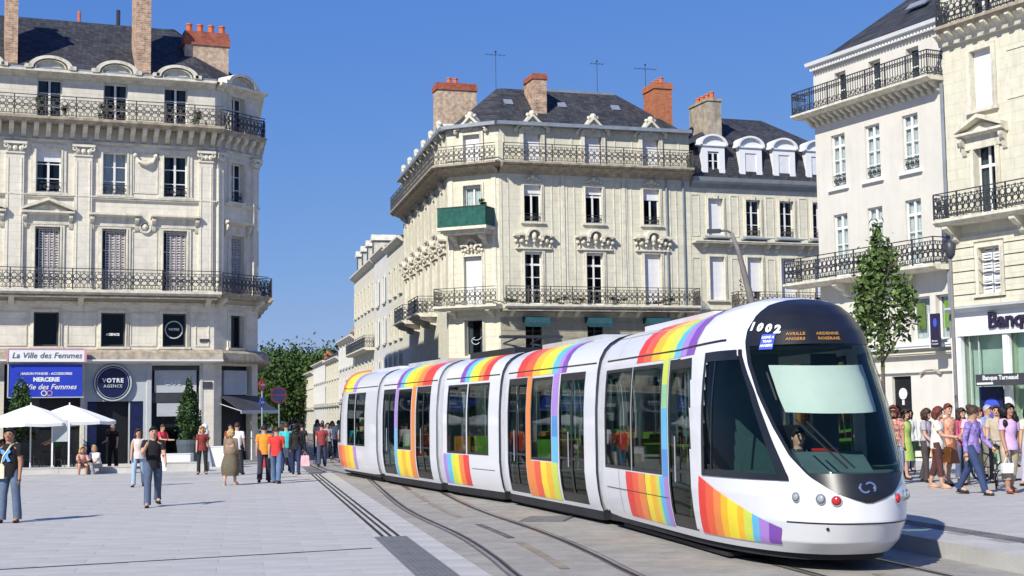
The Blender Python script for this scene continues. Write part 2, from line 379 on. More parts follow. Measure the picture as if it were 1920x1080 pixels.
def smooth_path(pts, step=0.6):
    pts = [Vector(p) for p in pts]; out = []
    for i in range(len(pts) - 1):
        a, b, c, d_ = pts[max(i - 1, 0)], pts[i], pts[i + 1], pts[min(i + 2, len(pts) - 1)]
        n = max(2, int((c - b).length / step))
        for k in range(n):
            t = k / n; out.append(0.5 * ((2 * b) + (c - a) * t + (2 * a - 5 * b + 4 * c - d_) * t * t + (-a + 3 * b - 3 * c + d_) * t ** 3))
    out.append(pts[-1]); return out
def ribbon(path, off, wd, z, zb=None):
    mb = MB(); n = len(path); L_ = []
    for i, p in enumerate(path):
        t = (path[min(i + 1, n - 1)] - path[max(i - 1, 0)]).normalized(); q = Vector((t.y, -t.x))
        L_ += [(*(p + q * (off - wd / 2)), z), (*(p + q * (off + wd / 2)), z)]
    fs = [(2 * i, 2 * i + 1, 2 * i + 3, 2 * i + 2) for i in range(n - 1)]
    return mb.add(L_, fs)
trackA = smooth_path([(3.0, 5.5), (1.73, 11), (0.75, 17.3), (0.38, 20), (-0.22, 23.6), (-1.65, 30.6), (-3.4, 42), (-4.9, 52), (-7.6, 66), (-13.9, 95), (-26, 150)])
trackB = smooth_path([(6.6, 5.5), (5.35, 12), (4.3, 17.2), (2.7, 25.25), (0.9, 31.7), (-0.7, 36.2), (-2.85, 42.3), (-5.35, 50.1), (-7.6, 60), (-11.9, 90), (-24, 150)])
for tr_ in (trackA, trackB):
    t = struct('tram_track', ribbon(tr_, 0, 0.01, -0.011), M['trackbed'])
    for sgn in (-1, 1):
        put('rail_groove', ribbon(tr_, sgn * 0.72, 0.17, -0.007).mesh('rail_groove', M['rail']), t)
        put('rail', ribbon(tr_, sgn * 0.745, 0.055, -0.003).mesh('rail', M['railtop']), t)
        put('flange_gap', ribbon(tr_, sgn * 0.69, 0.042, -0.003).mesh('flange_gap', M['slot']), t)
    for k in range(4, len(tr_) - 22, 8):
        put('power_strip', ribbon(tr_[k:k + (8 if (k // 8) % 3 else 6)], 0, 0.13, -0.005).mesh('power_strip', M['aps' if (k // 8) % 3 else 'rail']), t)
hc = thing('hatch_cover', (0.6, 26.8, -0.009), -0.2, 'dark rectangular steel hatch cover set flush beside the tram rail', 'hatch cover', me=MB().box(-0.38, 0.38, -0.6, 0.6, 0, 0.012).mesh('hatch_cover', M['grate']))
fr_ = MB()
for a in (-0.4, 0.4): fr_.box(a - 0.02, a + 0.02, -0.64, 0.64, 0, 0.009)
for a in (-0.62, 0.62): fr_.box(-0.38, 0.38, a - 0.02, a + 0.02, 0, 0.009)
put('frame', fr_.mesh('frame', M['rail']), hc)
# platform on the right
PZ = 0.2
plat = struct('platform', MB().box(6.67, 34, -14, 24, -0.05, PZ - 0.012).box(6.67, 34, 24, 44, -0.05, PZ - 0.012).xf(GR), M['joint'])
edge = MB().box(-0.24, 0.24, -0.745, 0.745, -0.05, PZ + 0.004).mesh('platform_edge_stone', M['granite'])
for k in range(24): put('platform_edge_stone', edge, plat, GR @ T((6.90, -10 + k * 1.5, 0)))
tac = MB().box(-0.2, 0.2, -0.745, 0.745, PZ - 0.012, PZ)
for a in range(4):
    for b in range(14): x = -0.15 + a * 0.1; y = -0.68 + b * 0.105; tac.box(x - 0.025, x + 0.025, y - 0.033, y + 0.033, PZ, PZ + 0.006)
tacm = tac.mesh('tactile_slab', M['grate'])
for k in range(24): put('tactile_slab', tacm, plat, GR @ T((7.7, -10 + k * 1.5, 0)))
bl2 = MB().box(-0.155, 0.155, -0.745, 0.745, PZ - 0.012, PZ).mesh('platform_slab', M['granite'])
for k in range(24): put('platform_slab', bl2, plat, GR @ T((7.32, -10 + k * 1.5, 0)))
pm = MB(); n_ = 0
big = MB().box(-0.594, 0.594, -0.294, 0.294, PZ - 0.012, PZ).mesh('platform_slab', M['granite'])
for j in range(-8, 44):
    for i in range(14):
        u_ = 8.5 + i * 1.2 + (j % 2) * 0.6 - 0.6; v_ = j * 0.6
        x, y = uv(u_, v_)
        if not visible(u_, v_): continue
        if n_ < 200 and y > 17 and y < 40 and x / y < 0.37 and x / y > 0.26: put('platform_slab', big, plat, GR @ T((u_, v_, 0))); n_ += 1
        else: pm.box(u_ - 0.594, u_ + 0.594, v_ - 0.294, v_ + 0.294, PZ - 0.012, PZ)
o = put('platform_slabs', pm.mesh('platform_slabs', M['granites']), plat, GR); o['kind'] = 'stuff'

# ------------------------------------------------------------------ facade kit (local x along the wall, y into it, z up)
class Fac:
    def __init__(s, root, P, Q):
        s.root = root; u = (Vector(Q) - Vector(P)); s.L = u.length; s.ang = math.atan2(u.y, u.x)
        s.W = T((P[0], P[1], 0)) @ Matrix.Rotation(s.ang, 4, 'Z')
        s.rel = root.matrix_basis.inverted() @ s.W
    def part(s, name, me, x=0, y=0, z=0, parent=None, extra=None):
        r = s.rel @ T((x, y, z))
        if extra is not None: r = r @ extra
        return put(name, me, parent or s.root, r)
    def mb(s, name, mb, m, **k): return s.part(name, mb.mesh(name, m), **k)

def wall_mb(x0, x1, z0, z1, ops, depth=0.34, y=0.0):
    """a wall face with real openings and reveals"""
    xs = sorted(set([x0, x1] + [v for o in ops for v in o[:2] if x0 < v < x1])); zs = sorted(set([z0, z1] + [v for o in ops for v in o[2:4] if z0 < v < z1]))
    mb = MB()
    def inside(cx, cz): return any(o[0] < cx < o[1] and o[2] < cz < o[3] for o in ops)
    for i in range(len(xs) - 1):
        for j in range(len(zs) - 1):
            if not inside((xs[i] + xs[i + 1]) / 2, (zs[j] + zs[j + 1]) / 2):
                a, b, c, d = xs[i], xs[i + 1], zs[j], zs[j + 1]
                mb.add([(a, y, c), (b, y, c), (b, y, d), (a, y, d)], [(0, 1, 2, 3)])
    for o in ops:
        a, b, c, d = max(o[0], x0), min(o[1], x1), max(o[2], z0), min(o[3], z1); e = y + depth
        mb.add([(a, y, c), (b, y, c), (b, y, d), (a, y, d), (a, e, c), (b, e, c), (b, e, d), (a, e, d)],
               [(0, 4, 5, 1), (1, 5, 6, 2), (2, 6, 7, 3), (3, 7, 4, 0)])
    return mb

def win_frame(wd, h, cols, rows, tr=None, f=0.06, mull=0.09):
    mb = MB()
    mb.box(-wd / 2, -wd / 2 + f, 0, 0.07, 0, h); mb.box(wd / 2 - f, wd / 2, 0, 0.07, 0, h)
    mb.box(-wd / 2 + f, wd / 2 - f, 0, 0.07, 0, f + 0.03); mb.box(-wd / 2 + f, wd / 2 - f, 0, 0.07, h - f, h)
    if cols == 2: mb.box(-mull / 2, mull / 2, -0.012, 0.065, f + 0.03, h - f)
    for k in range(1, rows):
        z = tr[k - 1] * h if tr else h * k / rows; t = 0.05 if (tr and k == rows - 1) else 0.02
        for a, b in (((-wd / 2 + f, -mull / 2), (mull / 2, wd / 2 - f)) if cols == 2 else ((-wd / 2 + f, wd / 2 - f),)):
            mb.box(a, b, 0.005, 0.05, z - t, z + t)
    return mb
def window(F, x, z, wd, h, cols=2, rows=3, tr=None, kind='casement', depth=0.2, fm='white', pm='pane', roll=0.0, bars=False, name='window'):
    key = ('wf', round(wd, 2), round(h, 2), cols, rows, fm, tuple(tr) if tr else 0)
    fme = cached(key, lambda: win_frame(wd, h, cols, rows, tr).mesh('window', M[fm]))
    wo = F.part(name, fme, x, depth, z)
    f = 0.06; mull = 0.09 if cols == 2 else 0
    zs = [f + 0.03] + ([t * h for t in tr] if tr else [h * k / rows for k in range(1, rows)]) + [h - f]
    pw = (wd / 2 - f - mull / 2) if cols == 2 else wd - 2 * f
    for k in range(rows):
        ph = zs[k + 1] - zs[k]; 
        if ph < 0.05: continue
        pmx = cached(('pane', round(pw, 2), round(ph, 2), pm), lambda: MB().box(-pw / 2, pw / 2, 0.02, 0.03, 0, ph).mesh('pane', M[pm]))
        for cx in ((-mull / 2 - pw / 2, mull / 2 + pw / 2) if cols == 2 else (0,)):
            F.part('pane', pmx, x + cx, depth, z + zs[k], parent=wo)
    if roll < 0.9 and fm != 'darkg':
        F.part('room_shade', cached(('room_shade', round(wd, 2), round(h, 2)), lambda: MB().box(-wd / 2 + .03, wd / 2 - .03, 0.135, 0.14, 0.03, h - .03).mesh('room_shade', M['dark'])), x, depth, z, parent=wo)  # flat dark sheet behind the panes, standing in for the unlit room
        g_ = random.random(); cw = wd * (0.14 + 0.22 * random.random()) if pm == 'pane' else wd * 0.46
        if g_ < 0.75 or pm == 'pane2':
            q = round(cw * 20) / 20; 
            def mk():
                mb = MB()
                for sg_ in (-1, 1):
                    vs = []; n = 8
                    for k in range(n + 1):
                        xx = sg_ * (wd / 2 - .04 - q * k / n); yy = 0.10 + 0.02 * math.sin(k * 2.4); vs += [(xx, yy, .04), (xx * .98, yy, h - .05)]
                    mb.add(vs, [(2 * k, 2 * k + 1, 2 * k + 3, 2 * k + 2) for k in range(n)])
                return mb.mesh('curtain', M['curtain'])
            F.part('curtain', cached(('curt', round(wd, 2), round(h, 2), q), mk), x, depth, z, parent=wo)
    elif fm == 'darkg': F.part('room_shade', cached(('room_shade', round(wd, 2), round(h, 2)), lambda: MB().box(-wd / 2 + .03, wd / 2 - .03, 0.135, 0.14, 0.03, h - .03).mesh('room_shade', M['dark'])), x, depth, z, parent=wo)
    if roll:
        rh = roll * h
        rm = cached(('roll', round(wd, 2), round(rh, 2)), lambda: MB().box(-wd / 2 + 0.01, wd / 2 - 0.01, -0.05, -0.02, 0, rh).mesh('roller_shutter', M['roller']))
        F.part('roller_shutter', rm, x, depth, z + h - rh, parent=wo)
    return wo
def persiennes(F, x, z, wd, h, n=4, depth=0.12, m='persi'):
    """folding louvred shutters, n leaves"""
    lw = wd / n
    def mk():
        mb = MB(); a = lw / 2 - 0.012
        mb.box(-a, -a + 0.035, 0, 0.035, 0, h); mb.box(a - 0.035, a, 0, 0.035, 0, h)
        for k in range(4): zz = k * (h - 0.06) / 3; mb.box(-a + 0.035, a - 0.035, 0, 0.035, zz, zz + 0.06)
        nl = int(h / 0.11)
        for k in range(nl): zz = 0.05 + k * (h - 0.1) / nl; mb.add([(-a + 0.03, 0.005, zz), (a - 0.03, 0.005, zz), (a - 0.03, 0.03, zz + 0.075), (-a + 0.03, 0.03, zz + 0.075)], [(0, 1, 2, 3)])
        return mb.mesh('shutter', M[m])
    me = cached(('pers', round(lw, 2), round(h, 2), m), mk)
    for k in range(n): F.part('shutter', me, x - wd / 2 + lw * (k + 0.5), depth + (0.03 if k % 2 else 0), z)

def surround(F, x, z0, wd, h, t=0.16, m='stone2', pr=0.06, key=False, sill=True):
    mb = MB(); a = wd / 2
    mb.box(-a - t, -a, -pr, 0.003, 0, h + t); mb.box(a, a + t, -pr, 0.003, 0, h + t); mb.box(-a, a, -pr, 0.003, h, h + t)
    mb.box(-a - t * 0.35, -a + 0.0, -pr - 0.03, -pr, 0, h); mb.box(a, a + t * 0.35, -pr - 0.03, -pr, 0, h)
    if sill: mb.box(-a - t - 0.05, a + t + 0.05, -pr - 0.08, 0.0, -0.10, -0.002)
    if key: mb.prism([(-0.08, h - 0.02), (0.08, h - 0.02), (0.13, h + t + 0.12), (-0.13, h + t + 0.12)], -pr - 0.07, -pr)
    F.part('window_surround', cached(('sur', round(wd, 2), round(h, 2), t, m, pr, key, sill), lambda: mb.mesh('window_surround', M[m])), x, 0, z0)
def console_mb(hh=0.5, d=0.3, wd=0.16):
    pts = [(0.0, 0), (-0.06, 0.02), (-d * 0.35, hh * 0.18), (-d * 0.42, hh * 0.45), (-d * 0.75, hh * 0.6), (-d, hh * 0.8), (-d, hh), (0.0, hh)]
    return MB().prism([(p[0], p[1]) for p in pts], -wd / 2, wd / 2, 'x')
def extr(prof, x0, x1):   # prof: (y, z) list closed against the wall
    return MB().prism(prof, x0, x1, 'x')
def console(F, x, z, hh=0.5, d=0.3, wd=0.16, y=0, m='stone2', parent=None, name='bracket'):
    F.part(name, cached(('con', hh, d, wd, m), lambda: console_mb(hh, d, wd).mesh('bracket', M[m])), x, y, z, parent=parent)
def hood(F, x, z, wd, kind='flat', m='stone2'):
    """window head: frieze, cornice and, for ped, a triangular pediment"""
    mb = MB(); a = wd / 2
    mb.box(-a + 0.15, a - 0.15, -0.08, 0.003, -0.38, -0.002)
    mb.prism([(0.003, 0), (-0.12, 0), (-0.3, 0.08), (-0.34, 0.08), (-0.34, 0.16), (0.003, 0.2)], -a, a, 'x')
    if kind == 'ped':
        hh = wd * 0.20
        mb.prism([(-a + 0.1, 0.162), (a - 0.1, 0.162), (0, hh + 0.05)], -0.1, 0.002)
        for s_ in (-1, 1):
            p = [(s_ * a, 0.18), (s_ * a, 0.30), (0, 0.30 + hh), (0, 0.18 + hh)]
            mb.prism(p if s_ < 0 else p[::-1], -0.36, 0.0)
    F.part('window_hood', cached(('hood', wd, kind, m), lambda: mb.mesh('window_hood', M[m])), x, 0, z)
    for s_ in (-1, 1): console(F, x + s_ * (a - 0.14), z - 0.55, 0.55, 0.26, 0.16)
def ornate_hood(F, x, z, wd=2.0, m='stone2', sc=1.0):
    def mk():
        mb = MB(); a = wd / 2
        for s_ in (-1, 1):
            mb.arcband(s_ * a * 0.62, 0.0, 0.18, 0.30, 20 if s_ > 0 else 160, 200 if s_ > 0 else -20, -0.34, 0.0, 8)
            p = [(s_ * a, 0.12), (s_ * a, 0.22), (s_ * a * 0.5, 0.28), (s_ * a * 0.5, 0.18)]
            mb.prism(p if s_ < 0 else p[::-1], -0.36, 0)
            mb.ball((s_ * a * 0.62, -0.15, -0.10), 0.13, 8, 6); mb.ball((s_ * a * 0.9, -0.15, -0.12), 0.10, 8, 6)
            mb.ball((s_ * a * 0.3, -0.18, 0.05), 0.10, 8, 6); mb.ball((s_ * a * 0.36, -0.14, -0.22), 0.08, 7, 5)
            mb.ball((s_ * a * 0.8, -0.10, -0.34), 0.08, 7, 5, (0.8, 1, 1.6))
        mb.arcband(0, 0.12, 0.32, 0.46, 0, 180, -0.36, 0.0, 12)
        mb.ball((0, -0.2, 0.14), 0.17, 10, 8, (0.8, 1, 1.25)); mb.ball((0, -0.22, -0.12), 0.09, 8, 6)
        mb.box(-a * 0.82, a * 0.82, -0.05, 0.003, -0.42, 0.1)
        mb.box(-a * 0.9, a * 0.9, -0.14, 0.0, -0.50, -0.43)
        return mb.mesh('carved_window_hood', M[m])
    F.part('carved_window_hood', cached(('orn', wd, m), mk), x, 0, z, extra=Matrix.Scale(sc, 4))
def rail_panel(style='lace', m='iron', h=0.92):
    def mk():
        mb = MB(); t = 0.012
        mb.box(0, 1, -0.022, 0.022, h - 0.03, h); mb.box(0, 1, -0.015, 0.015, 0.06, 0.085); mb.box(0, 1, -0.012, 0.012, h - 0.16, h - 0.14)
        mb.box(-0.02, 0.02, -0.02, 0.02, 0, h - 0.03)
        if style == 'lace':
            for k in range(4):
                cx = 0.125 + 0.25 * k
                mb.ring((cx, 0.31), 0.10, 0.028, 9); mb.ring((cx, 0.55), 0.10, 0.028, 9); mb.ring((cx, 0.43), 0.045, 0.03, 6)
                mb.ring((cx, 0.14), 0.04, 0.025, 6); mb.ring((cx, 0.71), 0.035, 0.022, 6)
                mb.box(cx + 0.115, cx + 0.135, -0.01, 0.01, 0.085, h - 0.16)
                for s_ in (-1, 1): mb.arcband(cx + s_ * 0.11, 0.43, 0.045, 0.068, 90 if s_ > 0 else -90, 270 if s_ > 0 else 90, -0.01, 0.01, 4)
        elif style == 'bars':
            for k in range(1, 8): mb.box(k / 8 - 0.009, k / 8 + 0.009, -0.009, 0.009, 0.085, h - 0.03)
            for k in range(8): mb.ring((k / 8 + 0.0625, h - 0.22), 0.045, 0.018, 7)
            for k in range(4): mb.ring((k / 4 + 0.125, 0.2), 0.09, 0.02, 8)
        return mb.mesh('railing_panel', M[m])
    return cached(('rp', style, m, h), mk)
def railing(F, parent, x0, x1, y, z, style='lace', m='iron', h=0.92, pl=1.0, ang=0):
    n = max(1, round((x1 - x0) / pl)); L_ = (x1 - x0) / n; me = rail_panel(style, m, h)
    for k in range(n):
        F.part('railing_panel', me, x0 + k * L_, y, z, parent=parent, extra=Matrix.Diagonal((L_, 1, 1, 1)))
def side_rail(F, parent, x, y0, y1, z, style, m, h):
    F.part('railing_panel', rail_panel(style, m, h), x, y0, z, parent=parent, extra=Matrix.Rotation(math.pi / 2, 4, 'Z') @ Matrix.Diagonal((y1 - y0, 1, 1, 1)))
def balcony(F, x0, x1, z, d=0.95, t=0.2, style='lace', rm='iron', m='stone2', h=0.92, brackets=(), ends=(True, True), pl=1.0, bh=0.45):
    prof = [(0.002, -t), (-d * 0.8, -t), (-d * 0.92, -t * 0.55), (-d, -t * 0.5), (-d, 0), (0.002, 0)]
    b = F.mb('balcony', extr(prof, x0, x1), M[m], z=z)
    railing(F, b, x0 + 0.04, x1 - 0.04, -d + 0.08, z, style, rm, h, pl)
    if ends[0]: side_rail(F, b, x0 + 0.04, -d + 0.08, 0, z, style, rm, h)
    if ends[1]: side_rail(F, b, x1 - 0.04, -d + 0.08, 0, z, style, rm, h)
    for bx in brackets: console(F, bx, z - t - bh, bh, d * 0.8, 0.22, parent=b)
    return b
def sill_guard(F, x, z, wd, m='iron'):
    def mk():
        mb = MB(); mb.box(-wd / 2, wd / 2, -0.02, 0.0, 0.40, 0.43); mb.box(-wd / 2, wd / 2, -0.015, 0, 0.04, 0.06)
        n = max(3, int(wd / 0.22))
        for k in range(n): c = -wd / 2 + wd * (k + 0.5) / n; mb.ring((c, 0.23), 0.085, 0.03, 9, -0.02, 0); mb.ring((c, 0.23), 0.035, 0.025, 6, -0.02, 0)
        return mb.mesh('window_guard', M[m])
    F.part('window_guard', cached(('sg', round(wd, 2), m), mk), x, 0.06, z)
def pilaster(F, x, z0, z1, wd=0.72, cap=True, m='stone', pr=0.12):
    mb = MB(); a = wd / 2
    mb.box(-a, a, -pr, 0.003, 0, z1 - z0)
    for s_ in (-1, 1): mb.box(s_ * a * 0.72 - 0.02, s_ * a * 0.72 + 0.02, -pr - 0.025, -pr, 0.35, z1 - z0 - 0.7)
    mb.box(-a - 0.05, a + 0.05, -pr - 0.06, 0, 0, 0.22); mb.box(-a - 0.03, a + 0.03, -pr - 0.03, 0, 0.222, 0.3)
    if cap:
        h = z1 - z0
        mb.box(-a - 0.1, a + 0.1, -pr - 0.16, 0, h - 0.12, h); mb.box(-a - 0.02, a + 0.02, -pr - 0.05, 0, h - 0.5, h - 0.44)
        for k in range(3): mb.ball((-a + 0.12 + k * (wd - 0.24) / 2, -pr - 0.04, h - 0.28), 0.11, 7, 5, (1, 0.8, 1.2))
        for s_ in (-1, 1): mb.ring((s_ * a, h - 0.2), 0.07, 0.06, 8, -pr - 0.13, -pr)
    F.part('pilaster', cached(('pil', round(z1 - z0, 2), wd, cap, m), lambda: mb.mesh('pilaster', M[m])), x, 0, z0)
def frame_panel(F, x0, x1, z0, z1, m='stone2', pr=0.03, t=0.05):
    mb = MB().box(x0, x1, -pr, 0.002, z0, z0 + t).box(x0, x1, -pr, 0.002, z1 - t, z1).box(x0, x0 + t, -pr, 0.002, z0 + t, z1 - t).box(x1 - t, x1, -pr, 0.002, z0 + t, z1 - t)
    F.mb('raised_panel', mb, M[m])
def chimney(root, W, x, y, z0, z1, wx, wy, m='brickm', capm='brickr', caph=0.35, pots=4, pm='pot', ph=0.35, along='x'):
    """W: facade world matrix; x, y centre"""
    rel = root.matrix_basis.inverted() @ W @ T((x, y, z0))
    c = put('chimney', MB().box(-wx / 2, wx / 2, -wy / 2, wy / 2, 0, z1 - z0 - caph).mesh('chimney', M[m]), root, rel)
    cm = MB().box(-wx / 2 - 0.06, wx / 2 + 0.06, -wy / 2 - 0.06, wy / 2 + 0.06, z1 - z0 - caph + 0.001, z1 - z0 - caph * 0.4).box(-wx / 2 - 0.01, wx / 2 + 0.01, -wy / 2 - 0.01, wy / 2 + 0.01, z1 - z0 - caph * 0.4, z1 - z0)
    put('chimney_cap', cm.mesh('chimney_cap', M[capm]), c, rel)
    pme = cached(('pot', pm, ph), lambda: MB().lathe([(0.15, 0), (0.12, ph * 0.8), (0.15, ph * 0.85), (0.14, ph), (0.09, ph)], 8).mesh('chimney_pot', M[pm]))
    for k in range(pots):
        t = (k + 0.5) / pots - 0.5
        put('chimney_pot', pme, c, rel @ T((t * wx if along == 'x' else 0, t * wy if along != 'x' else 0, z1 - z0)))
    return c
def inset(poly, d):
    n = len(poly); out = []
    for i in range(n):
        a, b, c = Vector(poly[i - 1]), Vector(poly[i]), Vector(poly[(i + 1) % n])
        d1 = (b - a).normalized(); d2 = (c - b).normalized(); n1 = Vector((-d1.y, d1.x)); n2 = Vector((-d2.y, d2.x))
        k = d / max(0.3, (1 + n1.dot(n2))); out.append(tuple(b + (n1 + n2) * k))
    return out
def body(root, poly, z0, z1, m, name='wall', ins=0.36):   # poly counter-clockwise, world xy
    p = inset(poly, ins); rel = root.matrix_basis.inverted()
    return put(name, MB().prism(p, z0, z1, 'z').mesh(name, M[m]), root, rel)
def roof(root, poly, levels, m='slate', name='roof'):
    """levels: (inset, z) list; slate faces between, flat top"""
    rel = root.matrix_basis.inverted(); vs = []; fs = []; n = len(poly)
    for d, z in levels: vs += [(*p, z) for p in inset(poly, d)]
    for k in range(len(levels) - 1):
        for i in range(n): fs.append((k * n + i, k * n + (i + 1) % n, (k + 1) * n + (i + 1) % n, (k + 1) * n + i))
    fs.append(tuple((len(levels) - 1) * n + i for i in range(n)))
    return put(name, MB().add(vs, fs).mesh(name, M[m]), root, rel)
def cornice(F, x0, x1, z, prof, m='stone2', name='cornice'): return F.mb(name, extr(prof, x0, x1), M[m], z=z)
def band(F, x0, x1, z, h=0.14, pr=0.1, m='stone2', name='string_course'): return F.mb(name, MB().box(x0, x1, -pr, 0.003, 0, h).box(x0, x1, -pr - 0.04, -pr, h * 0.55, h), M[m], z=z)
def opw(specs, pad=0): return [(s[0] - s[2] / 2, s[0] + s[2] / 2, s[1], s[1] + s[3]) for s in specs]
def plant_mesh(name, n, size, leaf, m, seed=0, shape='ell', rr=(1, 1, 1)):
    g = np.random.default_rng(seed)
    cl = g.normal(size=(max(6, n // (45 if shape != 'egg' else 95)), 3)); cl /= np.linalg.norm(cl, axis=1)[:, None]; cl *= g.uniform(0.2, 0.95, (len(cl), 1)) ** 0.6
    idx = g.integers(0, len(cl), n); p = cl[idx] + g.normal(size=(n, 3)) * 0.15
    if shape == 'cone': zz = (p[:, 2] + 1.1) / 2.2; p[:, :2] *= np.clip(1.15 - zz, 0.12, 1)[:, None] ** 0.8
    if shape == 'egg': zz = (p[:, 2] + 1.1) / 2.2; p[:, :2] *= np.clip(1.3 - zz, 0.1, 1)[:, None] ** 0.7
    p = p * np.array(rr) * size
    a = g.normal(size=(n, 3)); a /= np.linalg.norm(a, axis=1)[:, None]; b = np.cross(a, g.normal(size=(n, 3))); b /= np.linalg.norm(b, axis=1)[:, None]
    L_ = leaf * g.uniform(0.6, 1.3, (n, 1)); q = np.stack([p - a * L_, p + b * L_ * 0.5, p + a * L_, p - b * L_ * 0.5], 1).reshape(-1, 3)
    me = bpy.data.meshes.new(name); me.from_pydata(q.tolist(), [], [(4 * i, 4 * i + 1, 4 * i + 2, 4 * i + 3) for i in range(n)]); me.materials.append(m); return me

# ------------------------------------------------------------------ building on the left (rounded corner block)
P1, C1, C2 = (-28.46, 54.83), (-12.82, 61.0), (-11.34, 63.2)
C3 = (-15.9, 84.2)
polyB1 = [P1, C1, C2, C3, (-33.6, 67.8)]
Q1 = Vector((-21.02, 57.767))
B1 = thing('corner_building', (C1[0], C1[1], 0), 0, 'cream stone corner building with wrought iron balconies and dark slate roof, beside the umbrellas', 'building')
F1 = Fac(B1, Q1, C1)
XL = -8.0; L1 = F1.L
def win_b1(F, xs, wd, z0, h, z1, h1, z2, h2, zm, hm, wm=None):
    pass
wc_ = [-6.1, -3.4, -0.75, 1.95, 4.62, 7.14]
ops = [(x, z, 1.0, h) for x in wc_ for z, h in ((14.47, 1.7), (11.38, 1.83), (7.30, 2.65), (4.98, 1.42))]
shops = [(-7.4, -3.6, 0.1, 4.2), (-3.2, -0.1, 0.1, 4.2), (0.35, 3.35, 0.1, 4.25), (3.5, 6.0, 0.1, 4.25), (6.22, 8.22, 0.1, 4.2)]
w_ = F1.mb('wall', wall_mb(XL, L1, 0, 16.5, opw(ops) + shops, 0.5), M['stone'])
body(B1, polyB1, 0, 16.5, 'stone', ins=0.5)
for i, x in enumerate(wc_):
    window(F1, x, 14.47, 1.0, 1.7, rows=3, pm='pane')
    window(F1, x, 11.38, 1.0, 1.83, rows=3, roll=(0.28 if i == 3 else 0), pm=('pane' if i % 2 else 'pane2')); surround(F1, x, 11.38, 1.0, 1.83, 0.2); sill_guard(F1, x, 11.4, 1.0)
    window(F1, x, 7.30, 1.0, 2.65, rows=3, depth=0.3); persiennes(F1, x + 0.06, 7.32, 0.84, 2.6); surround(F1, x, 7.30, 1.0, 2.65, 0.17, sill=False)
    window(F1, x, 4.98, 0.98, 1.42, cols=1, rows=1, fm='darkg', pm='pane'); surround(F1, x, 4.98, 1.0, 1.42, 0.12)
    hood(F1, x, 10.42, 2.1, 'ped' if i in (0, 2, 3) else 'flat')
    # shallow curved oculus pediments over the attic
    pm_ = cached('segped', lambda: MB().arcband(0, 0, 0.70, 0.90, 0, 180, -0.42, 0.5, 14, 1.0, 0.60).arcband(0, 0, 0.58, 0.63, 0, 180, -0.36, -0.1, 14, 1.0, 0.60).prism([(math.cos(R(a)) * 0.71, math.sin(R(a)) * 0.43) for a in range(0, 181, 15)], -0.2, 0.4).box(-1.02, -0.76, -0.42, 0.5, -0.02, 0.14).box(0.76, 1.02, -0.42, 0.5, -0.02, 0.14).mesh('curved_pediment', M['stone2']))
    F1.part('curved_pediment', pm_, x, -0.05, 16.53)
for x in (-7.4, -4.75, -2.05, 0.62, 3.33): pilaster(F1, x, 7.3, 13.45)
pilaster(F1, 8.42, 7.3, 13.45, 0.6)
for a, b in ((5.35, 6.4),): frame_panel(F1, a, b, 7.6, 9.9); frame_panel(F1, a, b, 11.5, 13.2)
for a, b in ((2.75, 3.9), (5.3, 6.4), (0.0, 1.2), (8.0, 8.6)): frame_panel(F1, a, b, 5.0, 6.4)
F1.mb('medallion', MB().ring((5.88, 10.05), 0.22, 0.09, 14, -0.1, 0.0).ball((5.88, -0.04, 10.05), 0.14, 8, 6), M['stone2'])
F1.mb('garland', MB().tube([(5.45, -0.06, 13.1), (5.6, -0.1, 12.85), (5.88, -0.12, 12.75), (6.15, -0.1, 12.85), (6.3, -0.06, 13.1)], [0.05, 0.09, 0.11, 0.09, 0.05]).ball((5.45, -0.08, 13.12), 0.1).ball((6.3, -0.08, 13.12), 0.1), M['stone2'])
band(F1, XL, L1, 11.18, 0.12, 0.1); band(F1, XL, L1, 6.75, 0.1, 0.08); band(F1, XL, L1, 13.5, 0.1, 0.1)
# main cornice on scrolled brackets, used as the attic balcony
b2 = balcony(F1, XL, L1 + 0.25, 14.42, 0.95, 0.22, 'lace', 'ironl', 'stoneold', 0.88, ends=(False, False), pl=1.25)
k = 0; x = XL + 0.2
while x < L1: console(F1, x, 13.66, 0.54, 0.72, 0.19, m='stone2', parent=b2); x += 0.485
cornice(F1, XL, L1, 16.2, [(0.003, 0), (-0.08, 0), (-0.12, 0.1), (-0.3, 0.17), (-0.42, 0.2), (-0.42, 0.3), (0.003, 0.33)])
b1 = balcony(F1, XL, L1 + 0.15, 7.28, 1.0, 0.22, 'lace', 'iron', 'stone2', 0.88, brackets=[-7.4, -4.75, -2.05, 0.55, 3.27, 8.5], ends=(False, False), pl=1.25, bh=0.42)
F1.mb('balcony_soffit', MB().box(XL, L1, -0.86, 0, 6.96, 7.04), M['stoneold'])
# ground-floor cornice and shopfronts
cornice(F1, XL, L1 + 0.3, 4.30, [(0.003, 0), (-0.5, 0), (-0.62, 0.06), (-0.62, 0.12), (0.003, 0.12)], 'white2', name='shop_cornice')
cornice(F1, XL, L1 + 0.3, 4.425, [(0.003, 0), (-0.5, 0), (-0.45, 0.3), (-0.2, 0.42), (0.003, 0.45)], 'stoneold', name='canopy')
for (a, b, c, d), nm in zip(shops, ('shopfront',) * 5):
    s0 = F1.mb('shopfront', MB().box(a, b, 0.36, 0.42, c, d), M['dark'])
s_ = F1.mb('shopfront', MB().box(3.5, 6.0, 0.03, 0.2, 2.70, 4.25).box(3.5, 3.62, 0.02, 0.2, 0.1, 2.70).box(5.88, 6.0, 0.02, 0.2, 0.1, 2.70), M['greyp'])
F1.mb('blue_door_panel', MB().box(5.35, 5.86, 0.05, 0.1, 0.1, 2.65), M['navy']); F1.mb('blue_door_panel', MB().box(3.64, 4.0, 0.05, 0.1, 0.1, 2.65), M['navy'])
F1.mb('door_post', MB().box(5.28, 5.34, 0.03, 0.12, 0.1, 2.68), M['greyp'])
